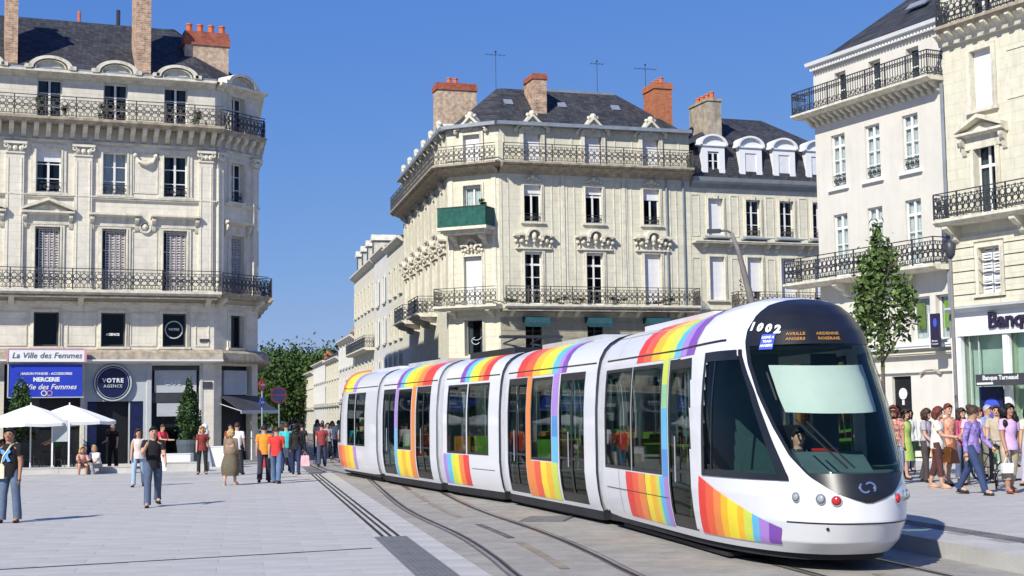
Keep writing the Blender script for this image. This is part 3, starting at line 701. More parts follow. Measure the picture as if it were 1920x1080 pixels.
sg = F1.mb('round_sign', MB().lathe([(0.72, -0.12), (0.78, -0.06), (0.78, 0.0)], 28, (0, 0, 0), 'y'), M['navy'], x=4.62, z=3.47)
F1.mb('sign_ring', MB().ring((0, 0), 0.735, 0.06, 30, -0.15, -0.11).ring((0, 0), 0.64, 0.02, 30, -0.135, -0.11), M['greyp'], x=4.62, z=3.47, parent=sg)
F1.part('lettering', text_mesh('VOTRE', 0.24, M['white2'], 0.01, 0.008, 1.2), 4.62, -0.15, 3.56, parent=sg)
F1.part('lettering', text_mesh('AGENCE', 0.17, M['greyp'], 0.01, 0.004, 1.2), 4.62, -0.15, 3.33, parent=sg)
F1.mb('shop_glass', MB().box(6.3, 8.15, 0.2, 0.22, 0.1, 1.6), M['shopglass'])
F1.mb('shop_blind', MB().box(6.35, 8.1, 0.14, 0.19, 3.05, 4.0).box(6.45, 8.1, 0.10, 0.14, 2.05, 2.6), M['greyp'])
F1.mb('shop_fascia', MB().box(6.25, 8.2, 0.12, 0.2, 2.62, 3.03), M['darkg']); F1.mb('shop_fascia', MB().box(6.25, 8.2, 0.10, 0.2, 4.0, 4.18), M['darkg'])
F1.part('lettering', text_mesh('CAFE', 0.3, M['white2'], 0.006, 0.004), 7.1, 0.12, 3.45)
F1.mb('street_name_plate', MB().box(8.33, 8.73, -0.05, 0, 3.22, 3.5), M['darkg'])
F1.mb('shop_pillar', MB().box(8.24, 8.34, -0.03, 0.3, 0, 4.28).box(6.02, 6.2, -0.03, 0.4, 0, 4.28), M['greyp'])
# white name board and blue banner above the terrace
sb = F1.mb('name_board', MB().box(0.45, 3.42, -0.78, -0.68, 4.32, 4.82), M['white2'])
F1.mb('board_edge', MB().box(0.40, 0.47, -0.80, -0.66, 4.3, 4.84).box(3.40, 3.50, -0.80, -0.66, 4.3, 4.84).box(0.47, 3.4, -0.80, -0.66, 4.82, 4.87), M['pinkw'], parent=sb)
F1.part('lettering', text_mesh('La Ville des Femmes', 0.33, M['ironl'], 0.005, 0.0, 1.0, 0.25), 1.95, -0.79, 4.57, parent=sb)
bn = F1.mb('banner', MB().box(0.52, 3.35, -0.62, -0.60, 2.9, 4.22), M['blue'])
F1.mb('banner_rail', MB().box(0.45, 3.42, -0.64, -0.6, 2.86, 2.9).box(0.45, 0.5, -0.64, -0.6, 2.86, 4.25), M['greyp'], parent=bn)
F1.part('lettering', text_mesh('MAISON FONDEE - ACCESSOIRES', 0.135, M['white2'], 0.004, 0.004, 1.0), 1.95, -0.63, 3.84, parent=bn)
F1.part('lettering', text_mesh('MERCERIE', 0.23, M['white2'], 0.004, 0.012, 1.0), 1.95, -0.63, 3.60, parent=bn)
F1.part('lettering', text_mesh('La Vie des Femmes', 0.30, M['white2'], 0.004, 0.004, 1.0, 0.3), 1.95, -0.63, 3.30, parent=bn)
F1.mb('emblem', MB().ring((-0.12, 0), 0.10, 0.035, 14, -0.01, 0.0), M['white2'], x=1.98, y=-0.63, z=3.05, parent=bn)
F1.mb('emblem', MB().ring((0.10, 0), 0.10, 0.035, 14, -0.01, 0.0), M['pinkw'], x=1.98, y=-0.63, z=3.05, parent=bn)
mg = F1.mb('window_sign', MB().ring((0, 0), 0.36, 0.05, 22, -0.01, 0), M['greyp'], x=7.14, y=0.17, z=5.72)
F1.part('lettering', text_mesh('VOTRE', 0.14, M['white2'], 0.004, 0.004), 7.14, 0.16, 5.73, parent=mg)
F1.part('lettering', text_mesh('AGENCE', 0.14, M['white2'], 0.004, 0.006), 4.62, 0.17, 5.5)
F1.mb('letter_box', MB().box(8.2, 8.6, -0.05, 0, 5.2, 5.33), M['darkg'])
# chamfered corner
F1c = Fac(B1, C1, C2); Lc = F1c.L
wx = 1.32
opc = [(wx, z, 0.8, h) for z, h in ((14.47, 1.6), (11.38, 1.75), (7.30, 2.6), (4.98, 1.42))]
F1c.mb('wall', wall_mb(0, Lc, 0, 16.5, opw(opc) + [(0.45, 2.3, 0.1, 4.2)], 0.5), M['stone'])
for (x, z, a, h), r in zip(opc, (3, 3, 3, 1)):
    window(F1c, x, z, a, h, rows=r, cols=(1 if r == 1 else 2), fm=('darkg' if r == 1 else 'white')); surround(F1c, x, z, a, h, 0.15)
persiennes(F1c, wx, 7.32, 0.76, 2.5); sill_guard(F1c, wx, 11.4, 0.8)
hood(F1c, wx, 10.35, 1.6, 'flat')
for x in (0.25, Lc - 0.25): pilaster(F1c, x, 7.3, 13.45, 0.36)
bb = balcony(F1c, -0.1, Lc + 0.05, 14.42, 0.5, 0.22, 'lace', 'iron', 'stoneold', 0.88, ends=(False, False))
x = 0.1
while x < Lc + 0.1: console(F1c, x, 13.66, 0.54, 0.4, 0.19, parent=bb); x += 0.485
balcony(F1c, -0.1, Lc + 0.1, 7.28, 0.65, 0.22, 'lace', 'iron', 'stoneold', 0.88, brackets=[0.2, Lc - 0.2], ends=(False, False))
for z, h in ((11.18, 0.12), (6.75, 0.1), (13.5, 0.1)): band(F1c, 0, Lc, z, h, 0.1)
cornice(F1c, 0, Lc + 0.2, 16.2, [(0.003, 0), (-0.08, 0), (-0.12, 0.1), (-0.3, 0.17), (-0.42, 0.2), (-0.42, 0.3), (0.003, 0.33)])
F1c.part('curved_pediment', CACHE['segped'], wx, 0, 16.53)
cornice(F1c, -0.1, Lc + 0.3, 4.30, [(0.003, 0), (-0.4, 0), (-0.5, 0.06), (-0.5, 0.12), (0.003, 0.12)], 'stoneold', name='shop_cornice')
cornice(F1c, -0.1, Lc + 0.2, 4.425, [(0.003, 0), (-0.5, 0), (-0.45, 0.3), (-0.2, 0.42), (0.003, 0.45)], 'stoneold', name='canopy')
F1c.mb('shopfront', MB().box(0.45, 2.3, 0.36, 0.42, 0.1, 4.2), M['dark'])
F1c.mb('shop_blind', MB().box(0.7, 2.1, 0.1, 0.3, 2.95, 4.0), M['greyp'])
aw = F1c.mb('awning', MB().add([(0.4, 0.0, 2.9), (2.6, 0.0, 2.9), (2.6, -1.25, 2.25), (0.4, -1.25, 2.25), (0.4, 0, 2.86), (2.6, 0, 2.86), (2.6, -1.25, 2.21), (0.4, -1.25, 2.21)], [(0, 1, 2, 3), (7, 6, 5, 4), (0, 3, 7, 4), (1, 5, 6, 2), (3, 2, 6, 7)]), M['darkg'])
F1c.mb('awning_arm', MB().tube([(0.38, 0, 2.55), (0.38, -1.25, 2.23)], 0.02).tube([(2.6, 0, 2.55), (2.6, -1.25, 2.23)], 0.02).box(0.35, 2.65, -1.29, -1.25, 2.12, 2.26), M['greyp'], parent=aw)
# wing along the street
F1s = Fac(B1, C2, C3); Ls = F1s.L
ops_ = [(1.6 + 2.6 * k, z, 1.0, h) for k in range(7) for z, h in ((14.47, 1.6), (11.38, 1.75), (7.30, 2.6), (4.98, 1.42), (0.4, 3.0))]
F1s.mb('wall', wall_mb(0, Ls, 0, 16.5, opw(ops_), 0.5), M['stone'])
for x, z, a, h in ops_: window(F1s, x, z, a, h, rows=2, pm='pane')
bs = balcony(F1s, 0.0, Ls, 14.42, 0.35, 0.22, 'lace', 'iron', 'stoneold', 0.88, ends=(True, False), pl=2)
for k in range(14): console(F1s, 0.3 + k * 0.9, 13.66, 0.54, 0.3, 0.19, parent=bs)
bs = balcony(F1s, 0.2, 3.2, 7.28, 0.7, 0.22, 'lace', 'iron', 'stoneold', 0.88, brackets=[0.5, 2.9]); bs = balcony(F1s, 5, 9, 7.28, 0.6, 0.2, 'lace', 'iron', 'stoneold', 0.88, brackets=[5.5, 8.5])
cornice(F1s, 0, Ls, 4.30, [(0.003, 0), (-0.5, 0), (-0.62, 0.06), (-0.62, 0.12), (0.003, 0.5)], 'stoneold', name='shop_cornice')
cornice(F1s, 0, Ls, 16.2, [(0.003, 0), (-0.2, 0.2), (-0.3, 0.3), (0.003, 0.33)])
roof(B1, polyB1, [(-0.3, 16.5), (0.1, 16.56), (3.8, 19.75), (6, 19.95)])
F1.mb('gutter', MB().box(XL, L1, -0.34, -0.26, 16.52, 16.60), M['zinc'])
chimney(B1, F1.W, 0.42, 1.2, 16.8, 20.6, 0.5, 1.7, 'brickm', 'brickm', 0.2, 2, along='y')
chimney(B1, F1.W, 5.8, 1.2, 16.8, 20.9, 0.62, 1.7, 'brickm', 'brickm', 0.2, 2, along='y')
chimney(B1, F1.W, 8.75, 2.2, 16.2, 19.25, 1.95, 0.7, 'ruble', 'brickd', 0.62, 4, 'pot', 0.4)
for x in (2.6, 4.5): F1.part('skylight', cached('sky', lambda: MB().box(-0.22, 0.22, -0.05, 0.05, -0.02, 0.45).mesh('skylight', M['zinc'])), x, 1.75, 17.75, extra=Matrix.Rotation(R(-49), 4, 'X'))
F1.mb('vent_pipe', MB().tube([(3.4, 4, 19.5), (3.4, 4, 20.3)], 0.07), M['pot']); F1.mb('vent_pipe', MB().tube([(5.1, 4, 19.5), (5.1, 4, 20.5)], 0.09), M['iron'])
for x, n in ((1.4, 3), (3.9, 2), (7.8, 2), (2.3, 1)):
    F1.part('balcony_plant', cached(('bp', n), lambda: plant_mesh('balcony_plant', 260, 0.42, 0.06, M['shrub'], 5 + n, rr=(0.7, 0.5, 1.15))), x + 0.2, -0.5, 14.85 + (0.1 if n > 1 else -0.15))

# ------------------------------------------------------------------ centre building
A2, B2p, Cc, D2 = (-0.59, 70.0), (8.96, 73.0), (-3.2, 71.2), (-6.64, 87.0)
B2 = thing('corner_building', (A2[0], A2[1], 0), 0, 'cream stone corner building behind the tram, ornate pediments and a green balcony on its corner', 'building')
Fm = Fac(B2, A2, B2p); Lm = Fm.L + 0.36
polyB2 = [D2, Cc, A2, (9.3, 73.107), (5.9, 84.4), (-1.5, 90)]
wm_ = [1.75, 5.02, 8.18]
o2 = [(x, z, 0.92, h) for x in wm_ for z, h in ((14.44, 1.5), (11.5, 1.85), (7.35, 2.65), (4.95, 1.55))] + [(x, 0.2, 1.8, 3.2) for x in wm_]
Fm.mb('wall', wall_mb(0, Lm, 0, 16.35, opw(o2), 0.4), M['stoneb'])
body(B2, polyB2, 0, 16.3, 'stoneb', ins=0.4)
def attic_ped(F, x, z=15.98):
    def mk():
        mb = MB(); mb.box(-0.66, -0.46, -0.12, 0.4, -1.55, 0.15); mb.box(0.46, 0.66, -0.12, 0.4, -1.55, 0.15); mb.box(-0.46, 0.46, -0.1, 0.4, -0.02, 0.15)
        mb.prism([(-0.7, 0.152), (0.7, 0.152), (0.0, 0.8)], -0.1, 0.9)
        for s_ in (-1, 1):
            p = [(s_ * 0.88, 0.14), (s_ * 0.88, 0.26), (s_ * 0.35, 0.62), (0, 0.98), (0, 0.82), (s_ * 0.35, 0.48)]
            mb.prism(p if s_ < 0 else p[::-1], -0.3, 1.0)
            mb.ball((s_ * 0.84, -0.15, 0.14), 0.12, 7, 5); mb.ball((s_ * 0.22, -0.12, 0.92), 0.10, 7, 5)
        mb.ball((0, -0.15, 0.98), 0.17, 8, 6); mb.ball((0, -0.14, 0.42), 0.15, 8, 6, (1, 0.8, 1.2))
        return mb.mesh('dormer_pediment', M['stone2'])
    F.part('dormer_pediment', cached('attped', mk), x, 0, z)
rolls = {0: (1, 0, 0.2), 1: (1, 0.0, 0.2), 2: (1, 1, 0.28)}
for i, x in enumerate(wm_):
    window(Fm, x, 14.44, 0.92, 1.5, rows=2, roll=1.0); attic_ped(Fm, x)
    window(Fm, x, 11.5, 0.92, 1.85, rows=2, tr=[0.75], roll=(0.22, 0.2, 0.3)[i], pm='pane'); surround(Fm, x, 11.5, 0.92, 1.85, 0.13); sill_guard(Fm, x, 11.5, 0.92)
    window(Fm, x, 7.35, 0.92, 2.65, rows=4, tr=[0.28, 0.52, 0.76], pm='pane', roll=(0.05, 0.05, 0.93)[i]); surround(Fm, x, 7.35, 0.92, 2.65, 0.15, sill=False)
    ornate_hood(Fm, x, 10.62, 2.1)
    Fm.part('carving', cached('carv', lambda: MB().ball((0, -0.08, 0.1), 0.14, 8, 6).ball((-0.2, -0.06, 0.02), 0.1, 8, 6).ball((0.2, -0.06, 0.02), 0.1, 8, 6).ball((-0.36, -0.05, -0.05), 0.08).ball((0.36, -0.05, -0.05), 0.08).arcband(0, -0.1, 0.2, 0.27, 20, 160, -0.1, 0).mesh('carving', M['stone2'])), x, 0, 13.66)
    window(Fm, x, 4.95, 0.92, 1.55, rows=1, depth=0.25, fm='darkg')
    Fm.mb('awning', MB().prism([(0, 6.75), (-0.6, 6.68), (-0.75, 6.4), (-0.75, 6.2), (-0.7, 6.2), (0, 6.5)], x - 0.62, x + 0.62, 'x'), M['teal'])
    Fm.mb('shopfront', MB().box(x - 0.9, x + 0.9, 0.2, 0.26, 0.2, 3.4), M['dark'])
for a, b in ((0.1, 0.5), (2.75, 3.2), (3.55, 4.0), (6.1, 6.5), (6.8, 7.1), (9.2, 9.6)):
    frame_panel(Fm, a, b, 7.5, 13.7)
for a in (3.36, 6.65): Fm.mb('pilaster_strip', MB().box(a - 0.09, a + 0.09, -0.05, 0.003, 7.3, 13.9), M['stone2'])
for x in (0.75, 3.4, 6.7, 9.3): frame_panel(Fm, x - 0.5, x + 0.5, 15.2, 15.9); 
for z in (5.0, 5.35, 5.7, 6.05, 6.4): Fm.mb('ashlar_course', wall_mb(0.0, Lm, z, z + 0.31, [(x - 0.47, x + 0.47, 4.9, 6.55) for x in wm_] if True else [], 0.0, -0.035).merge(wall_mb(0.0, Lm, z, z + 0.31, [(x - 0.47, x + 0.47, 4.9, 6.55) for x in wm_], 0.035, -0.035)), M['stoneb'])
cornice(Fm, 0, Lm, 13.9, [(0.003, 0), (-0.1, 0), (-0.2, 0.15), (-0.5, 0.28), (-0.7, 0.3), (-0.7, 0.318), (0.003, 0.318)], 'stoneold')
balcony(Fm, 0.0, Lm - 0.1, 14.42, 0.85, 0.2, 'lace', 'ironl', 'stoneold', 0.9, ends=(False, True), pl=1.2)
balcony(Fm, 0.0, Lm + 0.05, 7.3, 0.95, 0.2, 'lace', 'ironl', 'stone2', 0.9, brackets=[0.5, 3.0, 3.9, 6.3, 7.2, 9.5], ends=(False, True), pl=1.2, bh=0.4)
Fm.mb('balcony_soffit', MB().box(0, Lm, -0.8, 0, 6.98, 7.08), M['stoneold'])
Fm.mb('gutter', MB().box(-0.1, Lm, -0.45, -0.1, 16.3, 16.48).box(-0.1, Lm, -0.1, 0.3, 16.3, 16.36), M['zinc'])
for x in (9.0, 9.95): Fm.mb('downpipe', MB().tube([(x, -0.08, 0), (x, -0.08, 13.9)], 0.055), M['zinc'])
for x, n in ((0.6, 1), (2.9, 2), (3.9, 3), (5.9, 4), (8.6, 2)):
    Fm.part('balcony_plant', cached(('bq', n), lambda: plant_mesh('balcony_plant', 300, 0.5, 0.05, M['shrub'], 50 + n, rr=(1.3, 0.3, 0.4))), x, -0.7, 7.5)
# chamfer
Fc = Fac(B2, Cc, A2); Lcc = Fc.L; xw = 1.42
oc = [(xw, z, 1.0, h) for z, h in ((14.44, 1.5), (11.5, 1.9), (7.35, 2.7), (4.85, 1.8))]
Fc.mb('wall', wall_mb(0, Lcc, 0, 16.35, opw(oc) + [(0.5, 2.4, 0.2, 3.4)], 0.4), M['stoneb'])
window(Fc, xw, 14.44, 1.0, 1.5, rows=2, roll=1.0); attic_ped(Fc, xw)
window(Fc, xw, 11.5, 1.0, 1.9, rows=1, pm='pane2', roll=0.08); surround(Fc, xw, 11.5, 1.0, 1.9, 0.13)
window(Fc, xw, 7.35, 1.0, 2.7, rows=2, roll=1.0); surround(Fc, xw, 7.35, 1.0, 2.7, 0.15, sill=False)
window(Fc, xw, 4.85, 1.0, 1.8, cols=1, rows=1, fm='persi'); surround(Fc, xw, 4.85, 1.0, 1.8, 0.1)
Fc.mb('window_sign', MB().arcband(0, 0, 0.2, 0.24, 100, 330, -0.01, 0.0, 12, 1.0, 0.8).arcband(0.05, 0.35, 0.3, 0.33, 230, 330, -0.01, 0.0, 10), M['greyp'], x=xw, y=0.17, z=5.6)
Fc.mb('shopfront', MB().box(0.5, 2.4, 0.2, 0.26, 0.2, 3.4), M['dark'])
gb = Fc.mb('green_balcony', MB().box(-0.05, 2.7, -1.15, 0, 11.05, 11.2).box(0.2, 2.5, -0.9, 0, 10.85, 11.05), M['stone2'])
Fc.mb('canvas', MB().box(0.0, 2.65, -1.12, -1.09, 11.2, 12.15).box(0.0, 0.03, -1.09, 0, 11.2, 12.15).box(2.62, 2.65, -1.09, 0, 11.2, 12.15), M['green'], parent=gb)
Fc.mb('hand_rail', MB().box(-0.02, 2.67, -1.14, -1.07, 12.152, 12.2), M['iron'], parent=gb)
for x in (0.55, 2.15): console(Fc, x, 10.35, 0.5, 0.75, 0.24, parent=gb)
Fc.part('balcony_plant', cached(('bq', 9), lambda: plant_mesh('balcony_plant', 350, 0.45, 0.06, M['shrub'], 59, rr=(0.9, 0.4, 0.7))), 2.35, -0.8, 12.2)
ornate_hood(Fc, xw, 10.2, 1.5, sc=0.8)
for x in (0.2, 2.6): Fc.mb('pilaster_strip', MB().box(x - 0.12, x + 0.12, -0.05, 0.003, 7.3, 13.9), M['stone2'])
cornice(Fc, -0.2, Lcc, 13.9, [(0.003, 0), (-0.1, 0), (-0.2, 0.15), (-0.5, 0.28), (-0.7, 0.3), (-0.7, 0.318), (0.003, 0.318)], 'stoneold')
balcony(Fc, -0.4, Lcc + 0.22, 14.42, 0.85, 0.2, 'lace', 'ironl', 'stoneold', 0.9, ends=(False, False), pl=1.2)
balcony(Fc, -0.4, Lcc + 0.22, 7.3, 0.95, 0.2, 'lace', 'ironl', 'stone2', 0.9, brackets=[0.4, 2.5], ends=(True, False), pl=1.2, bh=0.4)
Fc.mb('gutter', MB().box(-0.1, Lcc, -0.4, 0.1, 16.3, 16.48), M['zinc'])
# left wing down the street
Fl = Fac(B2, D2, Cc); Ll = Fl.L
xl = [1.5 + 2.65 * k for k in range(6)]
ol = [(x, z, 0.95, h) for x in xl for z, h in ((14.44, 1.5), (11.5, 1.85), (7.35, 2.65))] + [(x, 0.2, 1.9, 4.2) for x in xl]
Fl.mb('wall', wall_mb(0, Ll, 0, 16.35, opw(ol), 0.4), M['stoneb'])
for x in xl:
    window(Fl, x, 14.44, 0.95, 1.5, rows=2, roll=1.0); attic_ped(Fl, x)
    window(Fl, x, 11.5, 0.95, 1.85, rows=2, pm='pane2'); ornate_hood(Fl, x, 10.62, 2.0); surround(Fl, x, 11.5, 0.95, 1.85, 0.13)
    window(Fl, x, 7.35, 0.95, 2.65, rows=3, roll=0.9); surround(Fl, x, 7.35, 0.95, 2.65, 0.15, sill=False); ornate_hood(Fl, x, 13.6, 1.2, sc=0.55)
    Fl.mb('shopfront', MB().box(x - 0.95, x + 0.95, 0.2, 0.26, 0.2, 4.4), M['dark'])
cornice(Fl, -0.1, Ll + 0.2, 13.9, [(0.003, 0), (-0.1, 0), (-0.2, 0.15), (-0.5, 0.28), (-0.7, 0.3), (-0.7, 0.318), (0.003, 0.318)], 'stoneold')
balcony(Fl, -0.1, Ll + 0.3, 14.42, 0.85, 0.2, 'lace', 'ironl', 'stoneold', 0.9, ends=(True, False), pl=1.4)
balcony(Fl, 9.0, 12.6, 7.3, 1.1, 0.2, 'lace', 'iron', 'stone2', 0.9, brackets=[9.4, 12.2], pl=1.2)
balcony(Fl, 3.2, 6.8, 7.3, 1.1, 0.2, 'lace', 'iron', 'stone2', 0.9, brackets=[3.6, 6.4], pl=1.2)
Fl.mb('gutter', MB().box(-0.1, Ll, -0.4, 0.1, 16.3, 16.48), M['zinc'])
Fl.mb('shop_awning', MB().prism([(0, 4.9), (-1.5, 4.3), (-1.5, 4.1), (0, 4.7)], 3, 13.5, 'x'), M['iron'])
roof(B2, polyB2, [(-0.1, 16.42), (0.2, 16.5), (2.9, 18.9), (3.6, 19.0)])
Fm.mb('ridge_flashing', MB().box(2.2, Lm - 3, 2.85, 3.0, 18.86, 18.98), M['zinc'])
chimney(B2, Fm.W, -0.8, 5.2, 16.2, 19.5, 2.15, 0.9, 'ruble', 'brickd', 0.4, 0)
for x in (-1.1, -0.75): put('chimney_pot', CACHE[('pot', 'pot', 0.35)], B2, B2.matrix_basis.inverted() @ Fm.W @ T((x, 5.2, 19.5)))
chimney(B2, Fm.W, 2.6, 1.8, 16.9, 19.35, 0.72, 1.5, 'brickm', 'brickd', 0.3, 1, 'pot', 0.15)
chimney(B2, Fm.W, 9.5, 1.9, 16.6, 19.3, 1.0, 1.5, 'brickr', 'brickr', 0.35, 3, 'pot', 0.3, along='y')
chimney(B2, Fl.W, 6.0, 2.5, 16.6, 19.4, 0.8, 1.4, 'ruble', 'brickm', 0.25, 0)
def antenna(F, x, y, z, h, n=5, wd=0.5):
    mb = MB().tube([(x, y, z), (x, y, z + h)], 0.016, 5).tube([(x - wd, y, z + h * 0.92), (x + wd, y, z + h * 0.92)], 0.01, 4)
    for k in range(n): a = x - wd + 2 * wd * k / (n - 1); mb.tube([(a, y - 0.2, z + h * 0.92), (a, y + 0.2, z + h * 0.92)], 0.012, 4); 
    mb.ball((x, y, z + h), 0.06, 6, 4)
    F.mb('antenna', mb, M['iron'])
antenna(Fm, 0.9, 3.2, 18.9, 2.0); antenna(Fm, 6.5, 3.0, 18.9, 1.8, 4, 0.35); antenna(Fm, 9.8, 4.2, 18.0, 3.0, 6, 0.6)
for x in (1.1, 4.0, 7.0): Fm.part('skylight', CACHE['sky'], x, 1.55, 17.75, extra=Matrix.Rotation(R(-48), 4, 'X'))

# ------------------------------------------------------------------ mansard house right of it
E3 = (17.9, 76.09)
B3 = thing('mansard_house', (9.32, 73.115, 0), 0, 'lower stone house with white arched dormers in a dark slate mansard', 'building')
F3 = Fac(B3, (9.32, 73.115), E3); L3 = F3.L; f0 = -0.38
polyB3 = [(9.32, 73.115), E3, (14.8, 85.2), (6.2, 82.2)]
d3 = [1.8 + f0, 4.0 + f0, 6.0 + f0, 8.0 + f0]
o3 = [(x, z, 0.88, h) for x in d3 for z, h in ((11.05, 1.95), (7.7, 2.25), (4.4, 1.6), (0.3, 3.2))]
F3.mb('wall', wall_mb(0, L3, 0, 13.7, opw(o3), 0.4), M['stoneb']); body(B3, polyB3, 0, 13.9, 'stoneb', ins=0.4)
for i, x in enumerate(d3):
    window(F3, x, 11.05, 0.88, 1.95, rows=3, roll=(1.0 if i == 0 else 0), pm='pane'); surround(F3, x, 11.05, 0.88, 1.95, 0.12, key=True)
    if i: sill_guard(F3, x, 11.1, 0.88, 'ironl')
    window(F3, x, 7.7, 0.88, 2.25, rows=3, roll=(1, 0.8, 0.9, 0.9)[i]); surround(F3, x, 7.7, 0.88, 2.25, 0.13)
    window(F3, x, 4.4, 0.88, 1.6, rows=2); window(F3, x, 0.3, 0.88, 3.2, rows=2)
    for s_ in (-1, 1): console(F3, x + s_ * 0.72, 10.2, 0.45, 0.4, 0.2)
    F3.mb('window_apron', MB().box(x - 0.75, x + 0.75, -0.5, 0.003, 10.86, 10.92).prism([(0.003, 11.1), (-0.35, 10.92), (0.003, 10.92)], x - 0.62, x + 0.62, 'x'), M['zinc'])
    def mk():
        mb = MB(); mb.box(-0.66, -0.33, 0, 0.9, 0, 1.75); mb.box(0.33, 0.66, 0, 0.9, 0, 1.75); mb.box(-0.33, 0.33, 0, 0.9, 1.42, 1.75)
        for s_ in (-1, 1): mb.prism([(s_ * 0.66, 0), (s_ * 0.86, 0), (s_ * 0.7, 0.4), (s_ * 0.66, 0.6)][::s_], 0.02, 0.5)
        mb.prism([(math.cos(R(a)) * 0.7, 1.75 + math.sin(R(a)) * 0.48) for a in range(0, 181, 15)], 0.05, 1.1)
        mb.arcband(0, 1.75, 0.68, 0.82, 0, 180, -0.12, 1.2, 12, 1, 0.72); mb.box(-0.84, 0.84, -0.08, 0.3, 1.70, 1.76)
        return mb.mesh('dormer', M['white2'])
    dm = F3.part('dormer', cached('dorm', mk), x, 0.05, 14.08)
    if i == 0: window(F3, x, 14.1, 0.64, 1.36, rows=3, depth=0.12)
    else: F3.part('roller_shutter', cached('dsh', lambda: MB().box(-0.33, 0.33, 0, 0.04, 0, 1.42).mesh('roller_shutter', M['roller'])), x, 0.1, 14.08, parent=dm)
    F3.mb('window_lead', MB().box(x - 0.4, x + 0.4, 0.4, 0.5, 14.1, 15.4), M['dark'])
for x in (d3[0] + 1.1, d3[1] + 1.0, d3[2] + 1.0, 0.25): frame_panel(F3, x - 0.25, x + 0.25, 11, 13.2); frame_panel(F3, x - 0.25, x + 0.25, 7.8, 9.9)
band(F3, 0, L3, 10.62, 0.12, 0.45); band(F3, 0, L3, 7.1, 0.12, 0.1)
balcony(F3, 2.2, L3, 7.2, 0.8, 0.18, 'lace', 'ironl', 'stone2', 0.9, ends=(True, False), pl=1.2)
cornice(F3, 0, L3, 13.55, [(0.003, 0), (-0.1, 0), (-0.2, 0.2), (-0.45, 0.3), (-0.5, 0.5), (0.05, 0.54)], 'zinc')
roof(B3, polyB3, [(-0.05, 14.06), (0.55, 15.95), (0.45, 16.0), (3.1, 18.0), (4, 18.1)])
chimney(B3, F3.W, 2.0, 2.0, 16.2, 18.55, 0.8, 2.2, 'stoneold', 'stoneold', 0.15, 4, 'pot', 0.4, along='y')

# ------------------------------------------------------------------ white house on the right
L4, R4, R5 = Vector((11.13, 53.3)), Vector((14.52, 46.5)), Vector((16.69, 42.6))
u4 = (R4 - L4).normalized()
B4 = thing('white_house', (R4.x, R4.y, 0), 0, 'tall white rendered house with a corbelled top balcony, behind the young tree', 'building')
S4 = L4 + u4 * 0.72
F4 = Fac(B4, S4, R4); L4_ = F4.L; o_ = -0.72
n4 = Vector((-u4.y, u4.x))
polyB4 = [tuple(S4), tuple(R4), tuple(R4 + n4 * 11), tuple(S4 + n4 * 11)]
x4 = [2.0 + o_, 3.87 + o_, 5.8 + o_]
o4 = [(x + 0.25, 13.0, 0.62, 1.28) for x in x4] + [(x, z, 0.78, h) for x in x4 for z, h in ((10.05, 1.95), (6.75, 2.3))] + [(5.95 + o_, 4.2, 0.95, 1.5), (7.0 + o_, 4.2, 0.62, 1.5), (4.9 + o_, 0.2, 0.95, 2.85), (2.5 + o_, 0.2, 2.4, 3.0)]
F4.mb('wall', wall_mb(0, L4_, 0, 14.7, opw(o4), 0.3), M['render']); body(B4, polyB4, 0, 14.6, 'render', ins=0.36)
for x, z, a, h in o4[:3]: window(F4, x, z, a, h, rows=2, depth=0.2, cols=1)
for x, z, a, h in o4[3:9]:
    window(F4, x, z, a, h, rows=4, tr=[0.27, 0.52, 0.78], depth=0.1, fm='white', pm='pane2')
    F4.mb('sill', MB().box(x - 0.55, x + 0.55, -0.12, 0.0, z - 0.12, z), M['white2'])
    if z > 9: sill_guard(F4, x, z + 0.02, 0.72)
for x, z, a, h in o4[9:11]: window(F4, x, z, a, h, cols=1, rows=1, pm='pane2', fm='white')
F4.mb('shopfront', MB().box(2.5 + o_ - 1.2, 2.5 + o_ + 1.2, 0.2, 0.26, 0.2, 3.2), M['dark'])
dr = F4.mb('door', MB().box(4.43 + o_, 5.37 + o_, 0.12, 0.18, 0.2, 3.05), M['dark'])
F4.mb('door_sign', MB().lathe([(0.2, -0.02), (0.2, 0)], 14, axis='y').box(-0.05, 0.05, -0.02, 0, -0.38, -0.22), M['white2'], x=4.85 + o_, y=0.11, z=2.45, parent=dr)
bt = balcony(F4, -0.5, L4_ - 0.1, 12.96, 0.75, 0.14, 'bars', 'iron', 'stone2', 0.86, ends=(True, True), pl=1.0)
x = -0.05
while x < L4_ - 0.3: console(F4, x, 12.46, 0.36, 0.42, 0.13, m='stone2', parent=bt); x += 0.33
balcony(F4, -1.15, L4_ - 0.05, 6.66, 0.85, 0.18, 'lace', 'iron', 'stone2', 0.9, brackets=[1.6, 4.9], ends=(True, True), pl=1.0, bh=0.5)
band(F4, 0, L4_, 3.95, 0.14, 0.25, 'white2'); band(F4, 0, L4_, 3.72, 0.1, 0.18, 'stoneb'); band(F4, 0, L4_, 3.12, 0.06, 0.06, 'renderw')
F4.mb('door_hood', MB().arcband(6.4 + o_, 3.0, 0.45, 0.55, 20, 160, -0.12, 0.0, 10, 1.0, 0.45), M['stoneold'])
for x0, c in ((5.6, 'foliage'), (6.9, 'seat')): F4.mb('window_poster', MB().box(x0 + o_, x0 + 0.4 + o_, 0.18, 0.19, 4.6, 5.5), M[c])
cornice(F4, -0.1, L4_, 14.68, [(0.003, 0), (-0.1, 0), (-0.12, 0.08), (-0.3, 0.1), (-0.34, 0.22), (0.05, 0.24)], 'white2')
x = 0.0
F4.mb('dentils', MB().box(0, 0, 0, 0, 0, 0) if False else [m_ := MB(), [m_.box(0.05 + k * 0.16, 0.14 + k * 0.16, -0.2, -0.1, 14.6, 14.68) for k in range(int(L4_ / 0.16))]][0], M['white2'])
